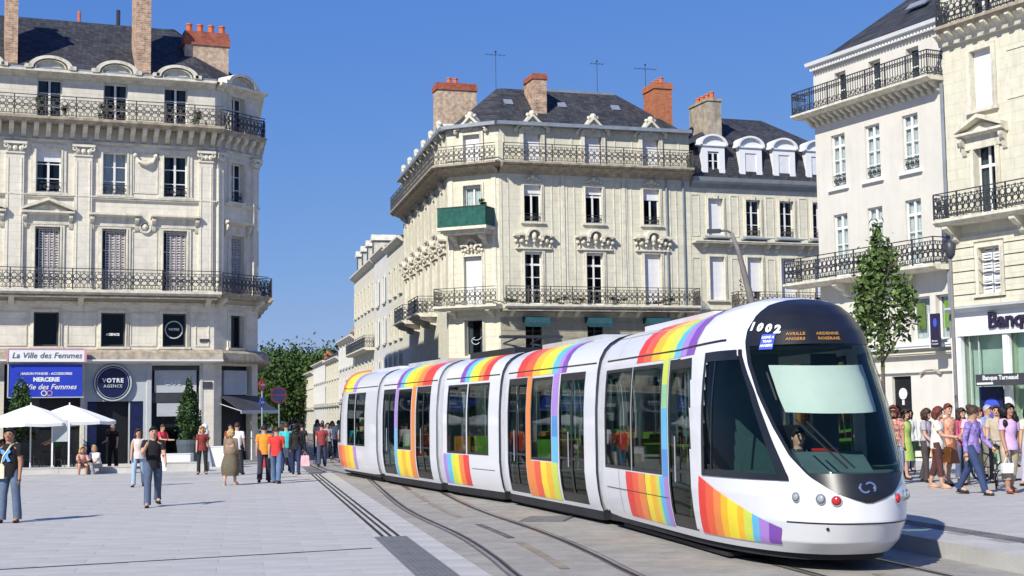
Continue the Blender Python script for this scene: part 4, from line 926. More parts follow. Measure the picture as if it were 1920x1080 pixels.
roof(B4, polyB4, [(-0.25, 14.9), (0.1, 14.96), (4.3, 18.6)])
F4.mb('skylight', MB().box(-0.5, 0.5, -0.2, 0.2, 0, 0.05).xf(T((4.2, 1.4, 16.25)) @ Matrix.Rotation(R(42), 4, 'X')), M['zinc'])
F4.mb('downpipe', MB().tube([(L4_ - 0.12, -0.1, 4.2), (L4_ - 0.12, -0.1, 12.7)], 0.065), M['zinc'])
# ------------------------------------------------------------------ bank building at the right edge
u5 = (R5 - R4).normalized(); E5 = R4 + u5 * 11; n5 = Vector((-u5.y, u5.x)); fr5 = -n5 * 0.12
B5 = thing('bank_building', (R4.x, R4.y, 0), 0, 'cream stone building with rusticated storey above a white bank front, at the right edge', 'building')
S5, T5 = R4 + fr5, E5 + fr5
F5 = Fac(B5, S5, T5); L5 = F5.L
polyB5 = [tuple(S5), tuple(T5), tuple(T5 + n5 * 11), tuple(S5 + n5 * 11)]
x5 = [1.65, 5.0, 8.3]
o5 = [(x, z, 0.9, h) for x in x5 for z, h in ((14.45, 1.6), (11.5, 1.95), (8.1, 2.25), (5.55, 1.5))] + [(0.42, 2.13, 0.25, 4.25), (2.35, 4.2, 0.25, 4.25), (4.5, 9, 0.25, 4.25)][:0]
sh5 = [(0.42, 2.13, 0.25, 4.25), (2.35, 4.4, 0.25, 4.25), (4.7, 9, 0.25, 4.25)]
F5.mb('wall', wall_mb(0, L5, 0, 17, opw(o5) + sh5, 0.36), M['stoneb']); body(B5, polyB5, 0, 16.9, 'stoneb', ins=0.5)
for i, x in enumerate(x5):
    window(F5, x, 14.45, 0.9, 1.6, rows=2); window(F5, x, 11.5, 0.9, 1.95, rows=2, roll=0.98); surround(F5, x, 11.5, 0.9, 1.95, 0.15)
    window(F5, x, 8.1, 0.9, 2.25, rows=2, tr=[0.7]); surround(F5, x, 8.1, 0.9, 2.25, 0.15, sill=False)
    window(F5, x, 5.55, 0.9, 1.5, rows=2, tr=[0.9], pm='pane2'); persiennes(F5, x, 5.57, 0.84, 1.3, 2, 0.1, 'roller'); surround(F5, x, 5.55, 0.9, 1.5, 0.14, 'stone2')
    hood(F5, x, 10.62, 1.95, 'ped')
    frame_panel(F5, x + 1.0, x + 2.2, 11.6, 13.2)
for k in range(6):
    z = 5.22 + k * 0.38
    if z + 0.34 > 7.7: break
    F5.mb('ashlar_course', wall_mb(0, L5, z, z + 0.34, [(x - 0.62, x + 0.62, 5.4, 7.25) for x in x5], 0.05, -0.05), M['stoneb'])
balcony(F5, -0.05, L5, 8.04, 0.75, 0.2, 'lace', 'iron', 'stone2', 0.86, brackets=[0.35, 3.1, 6.6, 9.5], ends=(True, False), bh=0.55)
bt5 = balcony(F5, 0.25, L5, 14.42, 0.6, 0.2, 'lace', 'iron', 'stoneold', 0.9, ends=(True, False), pl=1.1)
cornice(F5, 0, L5, 13.85, [(0.003, 0), (-0.15, 0), (-0.2, 0.15), (-0.35, 0.3), (-0.4, 0.37), (0.003, 0.37)])
for k in range(20): console(F5, 0.2 + k * 0.5, 13.9, 0.3, 0.55, 0.16, parent=bt5)
cornice(F5, 0, L5, 5.0, [(0.003, 0), (-0.2, 0), (-0.35, 0.08), (-0.4, 0.12), (-0.4, 0.18), (0.003, 0.21)], 'greyp', name='shop_cornice')
roof(B5, polyB5, [(-0.1, 17.0), (4, 20)])
sf = F5.mb('bank_front', wall_mb(0.02, L5, 0.1, 5.0, sh5, 0.2, -0.10).box(0.02, 0.42, -0.16, -0.1, 0.1, 4.22).box(2.13, 2.33, -0.15, -0.1, 0.1, 4.22), M['white2'])
F5.mb('front_trim', MB().box(0.3, L5, -0.2, -0.1, 4.24, 4.32), M['white2'], parent=sf)
F5.part('lettering', text_mesh('Banque', 0.72, M['ink'], 0.03, 0.018, 0.98), 2.62, -0.14, 4.66, parent=sf)
for a, b, c, d in sh5:
    F5.mb('shop_glass', MB().box(a, b, 0.02, 0.035, c, d), M['bankglass'], parent=sf)
    F5.mb('shop_wall', MB().box(a, b, 0.30, 0.34, c, d), M['bankwall'])
F5.mb('glass_mullion', MB().box(0.62, 0.66, 0.0, 0.05, 0.25, 4.25).box(1.0, 1.03, 0.0, 0.05, 0.25, 4.25), M['greyp'], parent=sf)
po = F5.mb('poster', MB().box(1.0, 1.95, -0.04, 0.0, 0.9, 2.6), M['navy'])
F5.mb('poster_print', MB().lathe([(0.33, -0.01), (0.33, 0)], 20, (1.5, -0.045, 1.9), 'y').box(1.2, 1.9, -0.05, -0.042, 1.2, 1.5), M['bluel'], parent=po)
pg = F5.mb('projecting_sign', MB().box(1.35, 3.6, -0.55, -0.22, 2.62, 2.98), M['darkg'])
F5.part('lettering', text_mesh('Banque Tarneaud', 0.2, M['white2'], 0.004, 0.004), 2.35, -0.56, 2.86, parent=pg)
F5.mb('sign_bar', MB().box(1.4, 2.05, -0.56, -0.55, 2.66, 2.72), M['white2'], parent=pg)
vs_ = F5.mb('hanging_sign', MB().box(-0.42, -0.06, -0.62, -0.52, 3.92, 5.02), M['ink'])
F5.mb('sign_edge', MB().box(-0.46, -0.42, -0.64, -0.5, 3.9, 5.04), M['white2'], parent=vs_)
F5.mb('emblem', MB().arcband(-0.2, 4.72, 0.0, 0.1, 0, 360, -0.63, -0.62, 10, 0.8, 1.5), M['bluel'], parent=vs_)
F5.part('lettering', text_mesh('Banque', 0.085, M['white2'], 0.003), -0.24, -0.625, 4.13, parent=vs_); F5.part('lettering', text_mesh('Tarneaud', 0.075, M['white2'], 0.003), -0.24, -0.625, 4.03, parent=vs_)

# ------------------------------------------------------------------ houses down the street, right side
def pt(t): return (-6.64 - 0.2166 * t, 87 + t)
def street_house(t0, t1, eave, floors, wallm, label, set_=0.0, roofh=2.2, dorm=0, chim=None, fh=3.1, gz=3.6, wgap=2.4, bal=(), name='terraced_house'):
    P, Q = pt(t1), pt(t0 + 0.02)
    P = (P[0] - set_, P[1]); Q = (Q[0] - set_, Q[1])
    r = thing(name, (Q[0], Q[1], 0), 0, label, 'house', 'houses along the street beyond the tram')
    F = Fac(r, P, Q); L_ = F.L; n = max(1, int(L_ / wgap)); ops = []
    for k in range(n):
        x = L_ * (k + 0.5) / n
        for f in range(floors): ops.append((x, gz + 0.4 + f * fh, 0.95, 1.75))
        ops.append((x, 0.2, 1.5, 2.6))
    F.mb('wall', wall_mb(0, L_, 0, eave, opw(ops), 0.3), M[wallm])
    u = (Vector(Q) - Vector(P)).normalized(); nn_ = Vector((-u.y, u.x)); poly = [P, Q, tuple(Vector(Q) + nn_ * 9), tuple(Vector(P) + nn_ * 9)]
    body(r, poly, 0, eave - 0.02, wallm, ins=0.02 + 0.3)
    put('wall', MB().add([(*Vector(P), 0), (*(Vector(P) + nn_ * 9), 0), (*(Vector(P) + nn_ * 9), eave), (*Vector(P), eave), (*Vector(Q), 0), (*(Vector(Q) + nn_ * 9), 0), (*(Vector(Q) + nn_ * 9), eave), (*Vector(Q), eave)], [(0, 1, 2, 3), (4, 5, 6, 7)]).mesh('wall', M[wallm]), r, r.matrix_basis.inverted())
    for x, z, a, h in ops:
        if z < 1: F.mb('shopfront', MB().box(x - a / 2, x + a / 2, 0.15, 0.2, z, z + h), M['dark'])
        else:
            window(F, x, z, a, h, rows=2, pm='pane'); surround(F, x, z, a, h, 0.14, key=True)
            for s_ in (-1, 1):
                if wallm == 'renderw': F.part('shutter', cached(('shs', h), lambda: MB().box(-0.24, 0.24, -0.05, -0.0, 0, h).mesh('shutter', M['white'])), x + s_ * 0.76, -0.065, z)
    cornice(F, 0, L_, eave - 0.35, [(0.003, 0), (-0.15, 0.05), (-0.4, 0.25), (-0.4, 0.35), (0.003, 0.36)])
    band(F, 0, L_, gz, 0.15, 0.15)
    for bz in bal: balcony(F, 0.4, L_ - 0.4, gz + bz * fh + 0.35, 0.8, 0.18, 'lace', 'iron', 'stone2', 0.9, pl=1.6)
    roof(r, poly, [(-0.2, eave), (0.1, eave + 0.05), (3.6, eave + roofh)])
    for k in range(dorm):
        x = L_ * (k + 0.5) / dorm; F.part('dormer', cached('dorm2', lambda: MB().box(-0.6, 0.6, 0.1, 1.6, 0, 1.5).prism([(-0.75, 1.5), (0.75, 1.5), (0, 2.0)], -0.05, 1.8).mesh('dormer', M['stone2'])), x, 0, eave)
        F.part('pane', cached('dpane', lambda: MB().box(-0.35, 0.35, 0.06, 0.1, 0.2, 1.3).mesh('pane', M['pane'])), x, 0, eave)
    if chim:
        for x, zz, mm in chim: chimney(r, F.W, x, 2.6, eave, eave + zz, 1.6, 0.8, mm, mm, 0.25, 3)
    return r
street_house(0, 7.6, 13.0, 3, 'stoneb', 'narrow cream house with shutters adjoining the ornate corner building', chim=[(3, 3.4, 'stoneold')], fh=2.8)
street_house(7.6, 14.8, 13.3, 3, 'renderw', 'pale plastered house squeezed between two taller cream fronts down the street', roofh=1.6, chim=[(5, 3.6, 'brickm')], fh=2.8, wgap=3.2)
street_house(14.8, 29, 13.2, 3, 'stoneb', 'cream street house with balconies and stone dormers above a heavy cornice', dorm=4, bal=(0, 1), fh=2.9, roofh=3.0)
street_house(29, 42, 8.6, 2, 'renderw', 'two storey white house with a tall orange chimney far down the street', chim=[(10.8, 4.2, 'brickr')], fh=2.6, gz=3.1)
street_house(42, 56, 7.4, 2, 'stoneb', 'low cream house with brick chimney before the far trees', chim=[(3, 3.0, 'brickm')], fh=2.2, gz=2.9)
street_house(56, 72, 7.6, 2, 'renderw', 'low white house second from the far end of the street row', fh=2.2, gz=2.9)
street_house(72, 96, 7.0, 2, 'stoneb', 'last low house of the street row, against the trees', fh=2.1, gz=2.7, chim=[(12, 2.5, 'brickr')])

# ------------------------------------------------------------------ tram
TAB = np.array([(.20, 1.08, 7.95), (.35, 1.14, 8.2), (.6, 1.19, 8.36), (.9, 1.22, 8.38), (1.2, 1.22, 8.27), (1.6, 1.22, 8.06), (2.0, 1.215, 7.82), (2.4, 1.19, 7.54), (2.7, 1.155, 7.31), (2.9, 1.11, 7.14), (3.07, 1.02, 6.95), (3.18, .91, 6.78), (3.27, .75, 6.54), (3.33, .54, 6.2), (3.36, .28, 5.7), (3.37, 0, 4.7)])
NI = len(TAB) - 1; T0 = 4.6
def tab(i): return [float(np.interp(i, range(NI + 1), TAB[:, k])) for k in range(3)]
def zi(z): return float(np.interp(z, TAB[:, 0], range(NI + 1)))
def ring_pt(th, v):                 # nose surface: th in radians, v in 0..1
    Z, W, Tt = tab(v * NI); c = max(math.cos(th), 0); s = math.sin(th)
    t = T0 + (Tt - T0) * c ** .88; y = W * math.copysign(abs(s) ** .80, s)
    k = min(1, max(0, (t - T0) / 1.5)); return Vector((t, y, Z + .13 * k * min(1, max(0, (Z - 2.5) / .7))))
def side_pt(t, i, side, off=0.0):   # any point of a car's side by its distance t along the car and profile index i
    Z, W, Tt = tab(i)
    if t <= T0 or Tt <= T0: p = Vector((t, W, Z))
    else:
        c = min(1.0, (t - T0) / (Tt - T0)) ** (1 / .88); s = math.sqrt(max(0, 1 - c * c))
        k = min(1, (t - T0) / 1.5); p = Vector((t, W * s ** .80, Z + .13 * k * min(1, max(0, (Z - 2.5) / .7))))
    nz = max(0.0, (Z - 2.6)) * 1.6; nx = max(0, (t - 6)) * 0.7 if Tt > T0 else 0
    n = Vector((nx, 1 if Z < 3.3 else 0.3, nz)).normalized(); p += n * off
    return Vector((p.x, p.y * side, p.z))
def side_pt0(t, i, side, off=0.0):  # the same for a car without a cab
    Z, W, _ = tab(i); n = Vector((0, 1 if Z < 3.3 else 0.3, max(0.0, (Z - 2.6)) * 1.6)).normalized()
    return Vector((t, (W + n.y * off) * side, Z + n.z * off))
def gridmesh(f, na, nb, mb=None, flip=False):
    mb = mb or MB(); vs = [f(a / na, b / nb) for b in range(nb + 1) for a in range(na + 1)]
    return mb.add(vs, [(b * (na + 1) + a, b * (na + 1) + a + 1, (b + 1) * (na + 1) + a + 1, (b + 1) * (na + 1) + a) for b in range(nb) for a in range(na)])
AX = [Vector(p) for p in ((2.68, 25.25), (.9, 31.8), (-.72, 36.2), (-2.83, 42.4))]
hd = R(10.4)
TR = thing('tram', (AX[0].x, AX[0].y, 0), 0, 'white articulated tram number 1002 with rainbow bands standing on the curved track', 'tram')
def frame_of(P, d):
    d = Vector(d).normalized(); return Matrix(((d.x, -d.y, 0, P[0]), (d.y, d.x, 0, P[1]), (0, 0, 1, 0), (0, 0, 0, 1)))
class Car:
    def __init__(s, P, d, a, b, cab):
        s.W = frame_of(P, d); s.rel = TR.matrix_basis.inverted() @ s.W; s.a = a; s.b = b; s.cab = cab; s.pt = side_pt if cab else side_pt0; s.holes = []; s.body = None
    def shell(s, holes):     # holes: (t0, t1, z0, z1) on both sides
        s.holes = holes; mb = MB(); e = T0 if s.cab else s.b
        ts = sorted(set([s.a, e] + [t for h in holes for t in h[:2] if s.a < t < e])); iss = sorted(set(list(range(NI + 1)) + [zi(z) for h in holes for z in h[2:]]))
        for sd in (-1, 1):
            for k in range(len(ts) - 1):
                for j in range(len(iss) - 1):
                    tm = (ts[k] + ts[k + 1]) / 2; zm = tab((iss[j] + iss[j + 1]) / 2)[0]
                    if any(h[0] < tm < h[1] and h[2] < zm < h[3] for h in holes): continue
                    q = [s.pt(ts[k], iss[j], sd), s.pt(ts[k + 1], iss[j], sd), s.pt(ts[k + 1], iss[j + 1], sd), s.pt(ts[k], iss[j + 1], sd)]; mb.add(q, [(0, 1, 2, 3)])
        if s.cab:
            nth, nv = 180, 200
            vs = [ring_pt(-math.pi / 2 + math.pi * a / nth, b / nv) for b in range(nv + 1) for a in range(nth + 1)]; fs = []
            for b in range(nv):
                for a in range(nth):
                    th = -90 + 180 * (a + .5) / nth; v = (b + .5) / nv; p = ring_pt(R(th), v)
                    if 0.262 < v < 0.60 and abs(th) < ws_half(v) - 0.8: continue
                    if cabwin_inside(p.x, p.z): continue
                    if any(h[0] < p.x < h[1] and h[2] < p.z < h[3] for h in holes if h[1] > T0): continue
                    o = b * (nth + 1) + a; fs.append((o, o + 1, o + nth + 2, o + nth + 1))
            mb.add(vs, fs)
        me = mb.mesh('car_body', M['tramw'])
        bm = bmesh.new(); bm.from_mesh(me); bmesh.ops.remove_doubles(bm, verts=bm.verts, dist=0.0008); bmesh.ops.delete(bm, geom=[v for v in bm.verts if not v.link_faces], context='VERTS'); bmesh.ops.recalc_face_normals(bm, faces=bm.faces); bm.to_mesh(me); bm.free()
        for p in me.polygons: p.use_smooth = True
        s.body = put('car_body', me, TR, s.rel)
        # floor, ceiling, underframe
        xe = e if not s.cab else 6.0
        s.sub('car_floor', MB().box(s.a, xe, -1.02, 1.02, 0.30, 0.36), 'tramk')
        s.sub('ceiling', MB().box(s.a, min(xe, 5.9), -0.95, 0.95, 2.78, 2.82), 'tint')
        if not s.cab: s.sub('underframe', MB().box(s.a, xe, -1.09, 1.09, 0.07, 0.24).box(s.a + 0.5, xe - 0.5, -0.95, 0.95, 0.02, 0.07), 'trams')
        else:
            pl = [(s.a, -1.09)] + [tuple(Vector((4.6, 0)) + (ring_pt(R(th), 0.02).xy - Vector((4.6, 0))) * 0.94) for th in range(-90, 91, 6)] + [(s.a, 1.09)]
            s.sub('underframe', MB().prism(pl, 0.12, 0.235, 'z').box(0.6, 6.0, -0.95, 0.95, 0.02, 0.07), 'trams')
        if s.cab: s.sub('roof_pod', MB().box(0.4, 4.2, -0.45, 0.45, 3.34, 3.43), 'tramw')
    def sub(s, name, mb, m, smooth=False, parent=None): return put(name, mb.mesh(name, M[m] if isinstance(m, str) else m, smooth), parent or s.body, s.rel)
    def patch(s, name, t0, t1, z0, z1, m, side=-1, off=0.004, tt0=None, tt1=None, n=None):
        i0, i1 = zi(z0), (zi(z1) if z1 < 5 else NI - 0.8); tt0 = t0 if tt0 is None else tt0; tt1 = t1 if tt1 is None else tt1
        ks = sorted(set([i0, i1] + [k for k in range(NI + 1) if i0 < k < i1])); na = n or (1 if not s.cab else max(1, int(abs(t1 - t0) / 0.12)))
        def f(a, b):
            i = ks[int(round(b * (len(ks) - 1)))]; w = (i - i0) / (i1 - i0); return s.pt((t0 + (t1 - t0) * a) * (1 - w) + (tt0 + (tt1 - tt0) * a) * w, i, side, off)
        return s.sub(name, gridmesh(f, na, len(ks) - 1), m, True)
    def pane(s, t0, t1, z0, z1, side=-1, name='side_window', fr=0.045):
        s.patch('window_glass', t0, t1, z0, z1, 'glass', side, -0.01)
        for a, b, c, d in ((t0 - .01, t0 + fr, z0 - .01, z1 + .01), (t1 - fr, t1 + .01, z0 - .01, z1 + .01), (t0 + fr, t1 - fr, z0 - .01, z0 + fr), (t0 + fr, t1 - fr, z1 - fr, z1 + .01)):
            s.patch('window_frame', a, b, c, d, 'tramk', side, 0.003)
    def door(s, t0, t1, side=-1):
        tm = (t0 + t1) / 2
        for a, b in ((t0, tm), (t1, tm)) if t1 - t0 > 1.15 else ((t0, t1),):
            a, b = min(a, b), max(a, b)
            s.patch('door_glass', a + .04, b - .04, 0.42, 2.62, 'glass', side, -0.02)
            for q in ((a, a + .05, .28, 2.7), (b - .05, b, .28, 2.7), (a + .05, b - .05, .28, .48), (a + .05, b - .05, 2.56, 2.7), (a + .05, b - .05, 1.08, 1.13)): s.patch('door_frame', *q, 'tramk', side, -0.006)
        mb = MB().tube([(tm - .12, side * 1.24, 0.95), (tm - .12, side * 1.24, 1.6)], 0.014, 5)
        s.sub('door_handle', mb, 'chrome')
    def bands(s, spec, z0, z1, side=-1, shift=0.0, off=0.006, nm='livery_band'):
        for t0, t1, c in spec: s.patch(nm, t0, t1, z0, z1, RB[c], side, off, t0 + shift, t1 + shift)
    def seams(s, side=-1, lo=0.69):
        e = (6.2 if s.cab else s.b - .1)
        s.patch('panel_seam', s.a + .1, e, 2.815, 2.84, 'tramk', side, 0.0075)
    def inside(s, seats, m='seat'):
        def mk():
            mb = MB().box(-0.22, 0.22, -0.45, 0.45, 0.72, 0.82).box(-0.2, 0.2, -0.4, 0.4, 0.36, 0.72); return mb.mesh('seat', M['seat'])
        def mk2(c): return MB().box(-0.05, 0.05, -0.45, -0.03, 0.85, 1.42).box(-0.05, 0.05, 0.03, 0.45, 0.85, 1.42).mesh('seat_back', M[c])
        for t, y, dr_ in seats:
            se = put('seat', cached('tseat', mk), s.body, s.rel @ T((t, y, 0)))
            put('seat_back', cached('tsb' + str(int(t * 7) % 2), lambda: mk2('seato' if int(t * 7) % 2 else 'seat')), s.body, s.rel @ T((t + dr_ * 0.22, y, 0)))
            put('grab_pole', cached('tpole', lambda: MB().tube([(0, 0, 0.36), (0, 0, 2.78)], 0.018, 6).mesh('grab_pole', M['chrome'])), s.body, s.rel @ T((t + 0.4 * dr_, y * 0.35, 0)))
_wt = [(.185, 0), (.19, 2), (.21, 12), (.233, 18), (.253, 23), (.30, 31), (.357, 36), (.427, 40.5), (.5, 43), (.563, 43), (.61, 41), (.65, 37.5), (.70, 33), (.74, 27.5), (.77, 20), (.79, 12), (.80, 0)]
def ws_half(v): return float(np.interp(v, [a for a, b in _wt], [b for a, b in _wt], left=0, right=0))
def cabwin_inside(t, z, g=0.012):
    if not (1.12 + g < z < 2.68 - g and t > 5.75 + g): return False
    return t < cabedge(z) - g
def cabedge(z): return float(np.interp(z, (1.12, 1.6, 2.2, 2.68), (7.72, 7.36, 6.93, 6.53)))
def nose_patch(car, name, thL, thR, v0, v1, m, off=0.006, na=24, nb=16):
    def f(a, b):
        v = v0 + (v1 - v0) * b; l, r = thL(v), thR(v); th = R(l + (r - l) * a); p = ring_pt(th, v)
        e = 0.01; du = ring_pt(th + e, v) - ring_pt(th - e, v); dv = ring_pt(th, min(1, v + e)) - ring_pt(th, max(0, v - e)); n = du.cross(dv).normalized()
        return p + n * off
    return car.sub(name, gridmesh(f, na, nb), m, True)
def nose_frame(th, v, off=0.0):
    th = R(th); p = ring_pt(th, v); e = 0.01
    du = (ring_pt(th + e, v) - ring_pt(th - e, v)).normalized(); dv = (ring_pt(th, v + e) - ring_pt(th, v - e)); n = du.cross(dv).normalized(); up = n.cross(du).normalized(); p = p + n * off
    return Matrix(((du.x, -n.x, up.x, p.x), (du.y, -n.y, up.y, p.y), (du.z, -n.z, up.z, p.z), (0, 0, 0, 1)))

def cab_end(car, number=None):
    for sd in (-1, 1):
        # side window of the cab, cut on a slant by the white pillar
        def f(a, b, o=-0.006): z = 1.12 + 1.56 * b; t = 5.75 + (cabedge(z) - 5.75) * a; return side_pt(t, zi(z), sd, o)
        car.sub('cab_window', gridmesh(f, 10, 14), 'glass', True)
        def g(a, b, t0, t1): z = 1.09 + 1.62 * b; e = cabedge(min(2.68, max(1.12, z))); x = 5.72 + (e + .055 - 5.72) * (t0 + (t1 - t0) * a); return side_pt(x, zi(z), sd, 0.018)
        car.sub('window_frame', gridmesh(lambda a, b: g(a, b, 0, .05), 2, 14), 'tramk', True); car.sub('window_frame', gridmesh(lambda a, b: g(a, b, .92, 1), 3, 28), 'tramk', True)
        for z0, z1 in ((1.09, 1.17), (2.6, 2.71)):
            car.sub('window_frame', gridmesh(lambda a, b: side_pt(5.76 + (cabedge(z0 + (z1 - z0) * b) - 5.8) * a, zi(z0 + (z1 - z0) * b), sd, 0.016), 10, 4), 'tramk', True)
        car.sub('cab_window_bar', gridmesh(lambda a, b: side_pt(6.0 + .03 * a, zi(1.15 + 1.5 * b), sd, 0.004), 1, 10), 'tramk', True)
    # windscreen, black header and apron
    nose_patch(car, 'windscreen', lambda v: -ws_half(v) * .95, lambda v: ws_half(v) * .95, .26, .545, 'wglass', 0.006, 36, 30)
    for s_ in (-1, 1):
        a, b = (-1, -.945) if s_ < 0 else (.945, 1)
        nose_patch(car, 'windscreen_frame', lambda v: ws_half(v) * a, lambda v: ws_half(v) * b, .26, .545, 'tramk', 0.016, 4, 60)
    nose_patch(car, 'header_panel', lambda v: -ws_half(v), lambda v: ws_half(v), .545, .7995, 'tramk', 0.014, 48, 48)
    nose_patch(car, 'apron_panel', lambda v: -ws_half(v), lambda v: ws_half(v), .187, .262, 'tramk', 0.014, 40, 20)
    nose_patch(car, 'bumper_seam', lambda v: -36, lambda v: 36, .130, .1345, 'tramk', 0.004, 30, 1)
    lamps = [(-31, .2, 'lampw', .05), (-20, .197, 'lampw', .055), (-13, .193, 'lampred', .055), (15, .195, 'lampred', .055), (23, .2, 'lampw', .055), (31, .2, 'lampw', .05)]
    for th, v, m, r in lamps:
        F_ = nose_frame(th, v)
        hl = put('headlight', MB().lathe([(r + .012, -.012), (r + .012, 0.01), (r + .022, 0.012)], 18, axis='y').mesh('headlight', M['chrome']), car.body, car.rel @ F_)
        put('lamp_lens', MB().lathe([(0.0001, -.034), (r * .6, -.03), (r, -.014)], 18, axis='y').mesh('lamp_lens', M[m], True), car.body, car.rel @ F_)
    put('bumper_socket', MB().lathe([(.02, -.012), (.02, 0)], 10, axis='y').mesh('bumper_socket', M['tramk']), car.body, car.rel @ nose_frame(-17, .115))
    lg = MB()
    for s_ in (-1, 1): lg.arcband(s_ * .035, 0, .05, .072, (40 if s_ > 0 else 220) - 90, (40 if s_ > 0 else 220) + 100, -.012, 0, 10)
    put('emblem', lg.mesh('emblem', M['chrome']), car.body, car.rel @ nose_frame(0, .225, .012))
    for th0, v0, th1, v1 in ((-6, .272, -24, .37), (-3, .272, -19, .365), (-31, .41, -33, .47)):
        p = [nose_frame(th0 + (th1 - th0) * k / 5, v0 + (v1 - v0) * k / 5, .035).translation for k in range(6)]; car.sub('wiper', MB().tube(p, .013, 5), 'tramk')
    # cab inside
    nose_patch(car, 'sun_blind', lambda v: -ws_half(v) * .80, lambda v: ws_half(v) * .62, .392, .500, 'blind', -0.10, 20, 8)
    pts = [tuple((ring_pt(R(th), .27).xy - Vector((6.4, 0))) * .93 + Vector((6.4, 0))) for th in range(-80, 81, 8)]
    car.sub('dashboard', MB().prism([(6.3, -.95)] + pts + [(6.3, .95)], 0.9, 1.17, 'z').prism([(7.2, 1.17), (7.55, 1.17), (7.2, 1.42)][::-1], -.45, .45, 'y'), 'dash')
    car.sub('cab_bulkhead', MB().box(5.0, 5.05, -1.08, 0.2, .36, 2.75).box(5.0, 5.05, .7, 1.08, .36, 2.75), 'dash')
    car.sub('driver_seat', MB().box(6.0, 6.12, -.26, .26, .95, 1.75).box(6.1, 6.55, -.26, .26, .82, .95).box(6.2, 6.4, -.1, .1, .36, .82), 'tramk')
    car.sub('control_panel', MB().box(7.15, 7.2, -.2, .15, 1.43, 1.46), 'red')
CA = Car(AX[0], (math.sin(hd), -math.cos(hd)), 0.30, 8.4, True)
w1 = [(.45, 2.14, 1.03, 2.66), (2.2, 3.88, 1.03, 2.66)]
CA.shell(w1 + [(4.24, 5.26, .3, 2.7)])
for sd in (-1, 1):
    for h in w1: CA.pane(*h, side=sd)
    CA.door(4.24, 5.26, sd); CA.seams(sd)
cab_end(CA)
top1 = [(2.36, 2.75, 'red'), (2.75, 3.2, 'scarlet'), (3.2, 3.65, 'amber'), (3.65, 4.05, 'yellow'), (4.05, 4.4, 'lime'), (4.4, 4.7, 'sky'), (4.7, 4.98, 'lilac'), (4.98, 5.3, 'purple')]
CA.bands(top1, 2.72, 9, shift=0.35)
CA.bands([(1.8, 2.2, 'red'), (2.2, 2.55, 'scarlet'), (2.55, 2.95, 'orange'), (2.95, 3.25, 'yellow'), (3.25, 3.55, 'amber'), (3.55, 3.75, 'lime'), (3.75, 3.98, 'sky'), (3.98, 4.2, 'lilac')], .28, 1.0)
for z0, z1, c in ((1.0, 1.4, 'blue'), (1.4, 2.0, 'sky'), (2.0, 2.35, 'green'), (2.35, 2.72, 'lime')): CA.patch('livery_band', 3.92, 4.2, z0, z1, RB[c], -1, .006)
CA.patch('panel_seam', .5, 4.15, .69, .70, 'tramk', -1, .009)
for t_ in (1.35, 2.95): CA.patch('panel_seam', t_, t_ + .012, .3, 1.0, 'tramk', -1, .009)
CA.patch('roof_seam', .4, 5.6, 3.20, 3.212, 'tramg', -1, .006)
for t_ in (1.2, 2.9, 5.35): CA.patch('roof_seam', t_, t_ + .012, 2.86, 3.3, 'tramg', -1, .008)
dec = [(5.6, 5.85, 'red'), (5.85, 6.1, 'scarlet'), (6.1, 6.32, 'orange'), (6.32, 6.5, 'amber'), (6.5, 6.75, 'yellow'), (6.75, 6.9, 'amber'), (6.9, 7.08, 'lime'), (7.08, 7.22, 'sky'), (7.22, 7.4, 'lilac'), (7.4, 7.6, 'purple')]
for t0, t1, c in dec:
    def f(a, b):
        t = t0 + (t1 - t0) * a; zt = 1.08 - (t - 5.6) / 2.0 * .57; t2 = t - .12 * (1 - b); z = .30 + (zt - .30) * b; return side_pt(t2, zi(z), -1, .012)
    CA.sub('livery_band', gridmesh(f, 3, 6), RB[c], True)
def put_text(car, s, size, m, th, v, off=.016, **k): return put('lettering', text_mesh(s, size, M[m], .003, **k), car.body, car.rel @ nose_frame(th, v, off))
for k_, ch in enumerate('1002'): put_text(CA, ch, .17, 'white2', (-37.5, -33, -28, -23)[k_], .616 - .006 * k_, .03, bold=.01)
put('route_display', MB().box(-.1, .1, -.004, .004, -.11, .11).mesh('route_display', M['bluel']), CA.body, CA.rel @ nose_frame(-30, .556, .024))
for k_, s_ in enumerate(('LIGNE A', 'TRAM', 'ANGERS')): put('lettering', text_mesh(s_, .05, M['white2'], .002, .002), CA.body, CA.rel @ nose_frame(-30, .556, .032) @ T((0, 0, .06 - .06 * k_)))
for k_, s_ in enumerate(('AVRILLE ARDENNE', 'ANGERS ROSERAIE')):
    ws_ = s_.split()
    for q, wd_ in enumerate(ws_): put('lettering', text_mesh(wd_, .062, M['led'], .002, .002, 1.1), CA.body, CA.rel @ nose_frame(-14 + 15 * q, .572, .02) @ T((0, 0, .04 - .08 * k_)))
CA.inside([(.9, -.62, -1), (1.7, -.62, 1), (2.7, -.62, -1), (3.5, -.62, 1), (.9, .62, -1), (1.7, .62, 1), (2.7, .62, -1), (3.5, .62, 1)])
def midcar(P, Q, wins, doors, seats):
    d = Q - P; L_ = d.length; c = Car(P, d, .28, L_ - .28, False)
    c.shell([(a, b, 1.03, 2.66) for a, b in wins] + [(a, b, .3, 2.7) for a, b in doors])
    for sd in (-1, 1):
        for a, b in wins: c.pane(a, b, 1.03, 2.66, sd)
        for a, b in doors: c.door(a, b, sd)
        c.seams(sd)
    c.inside(seats); return c, L_
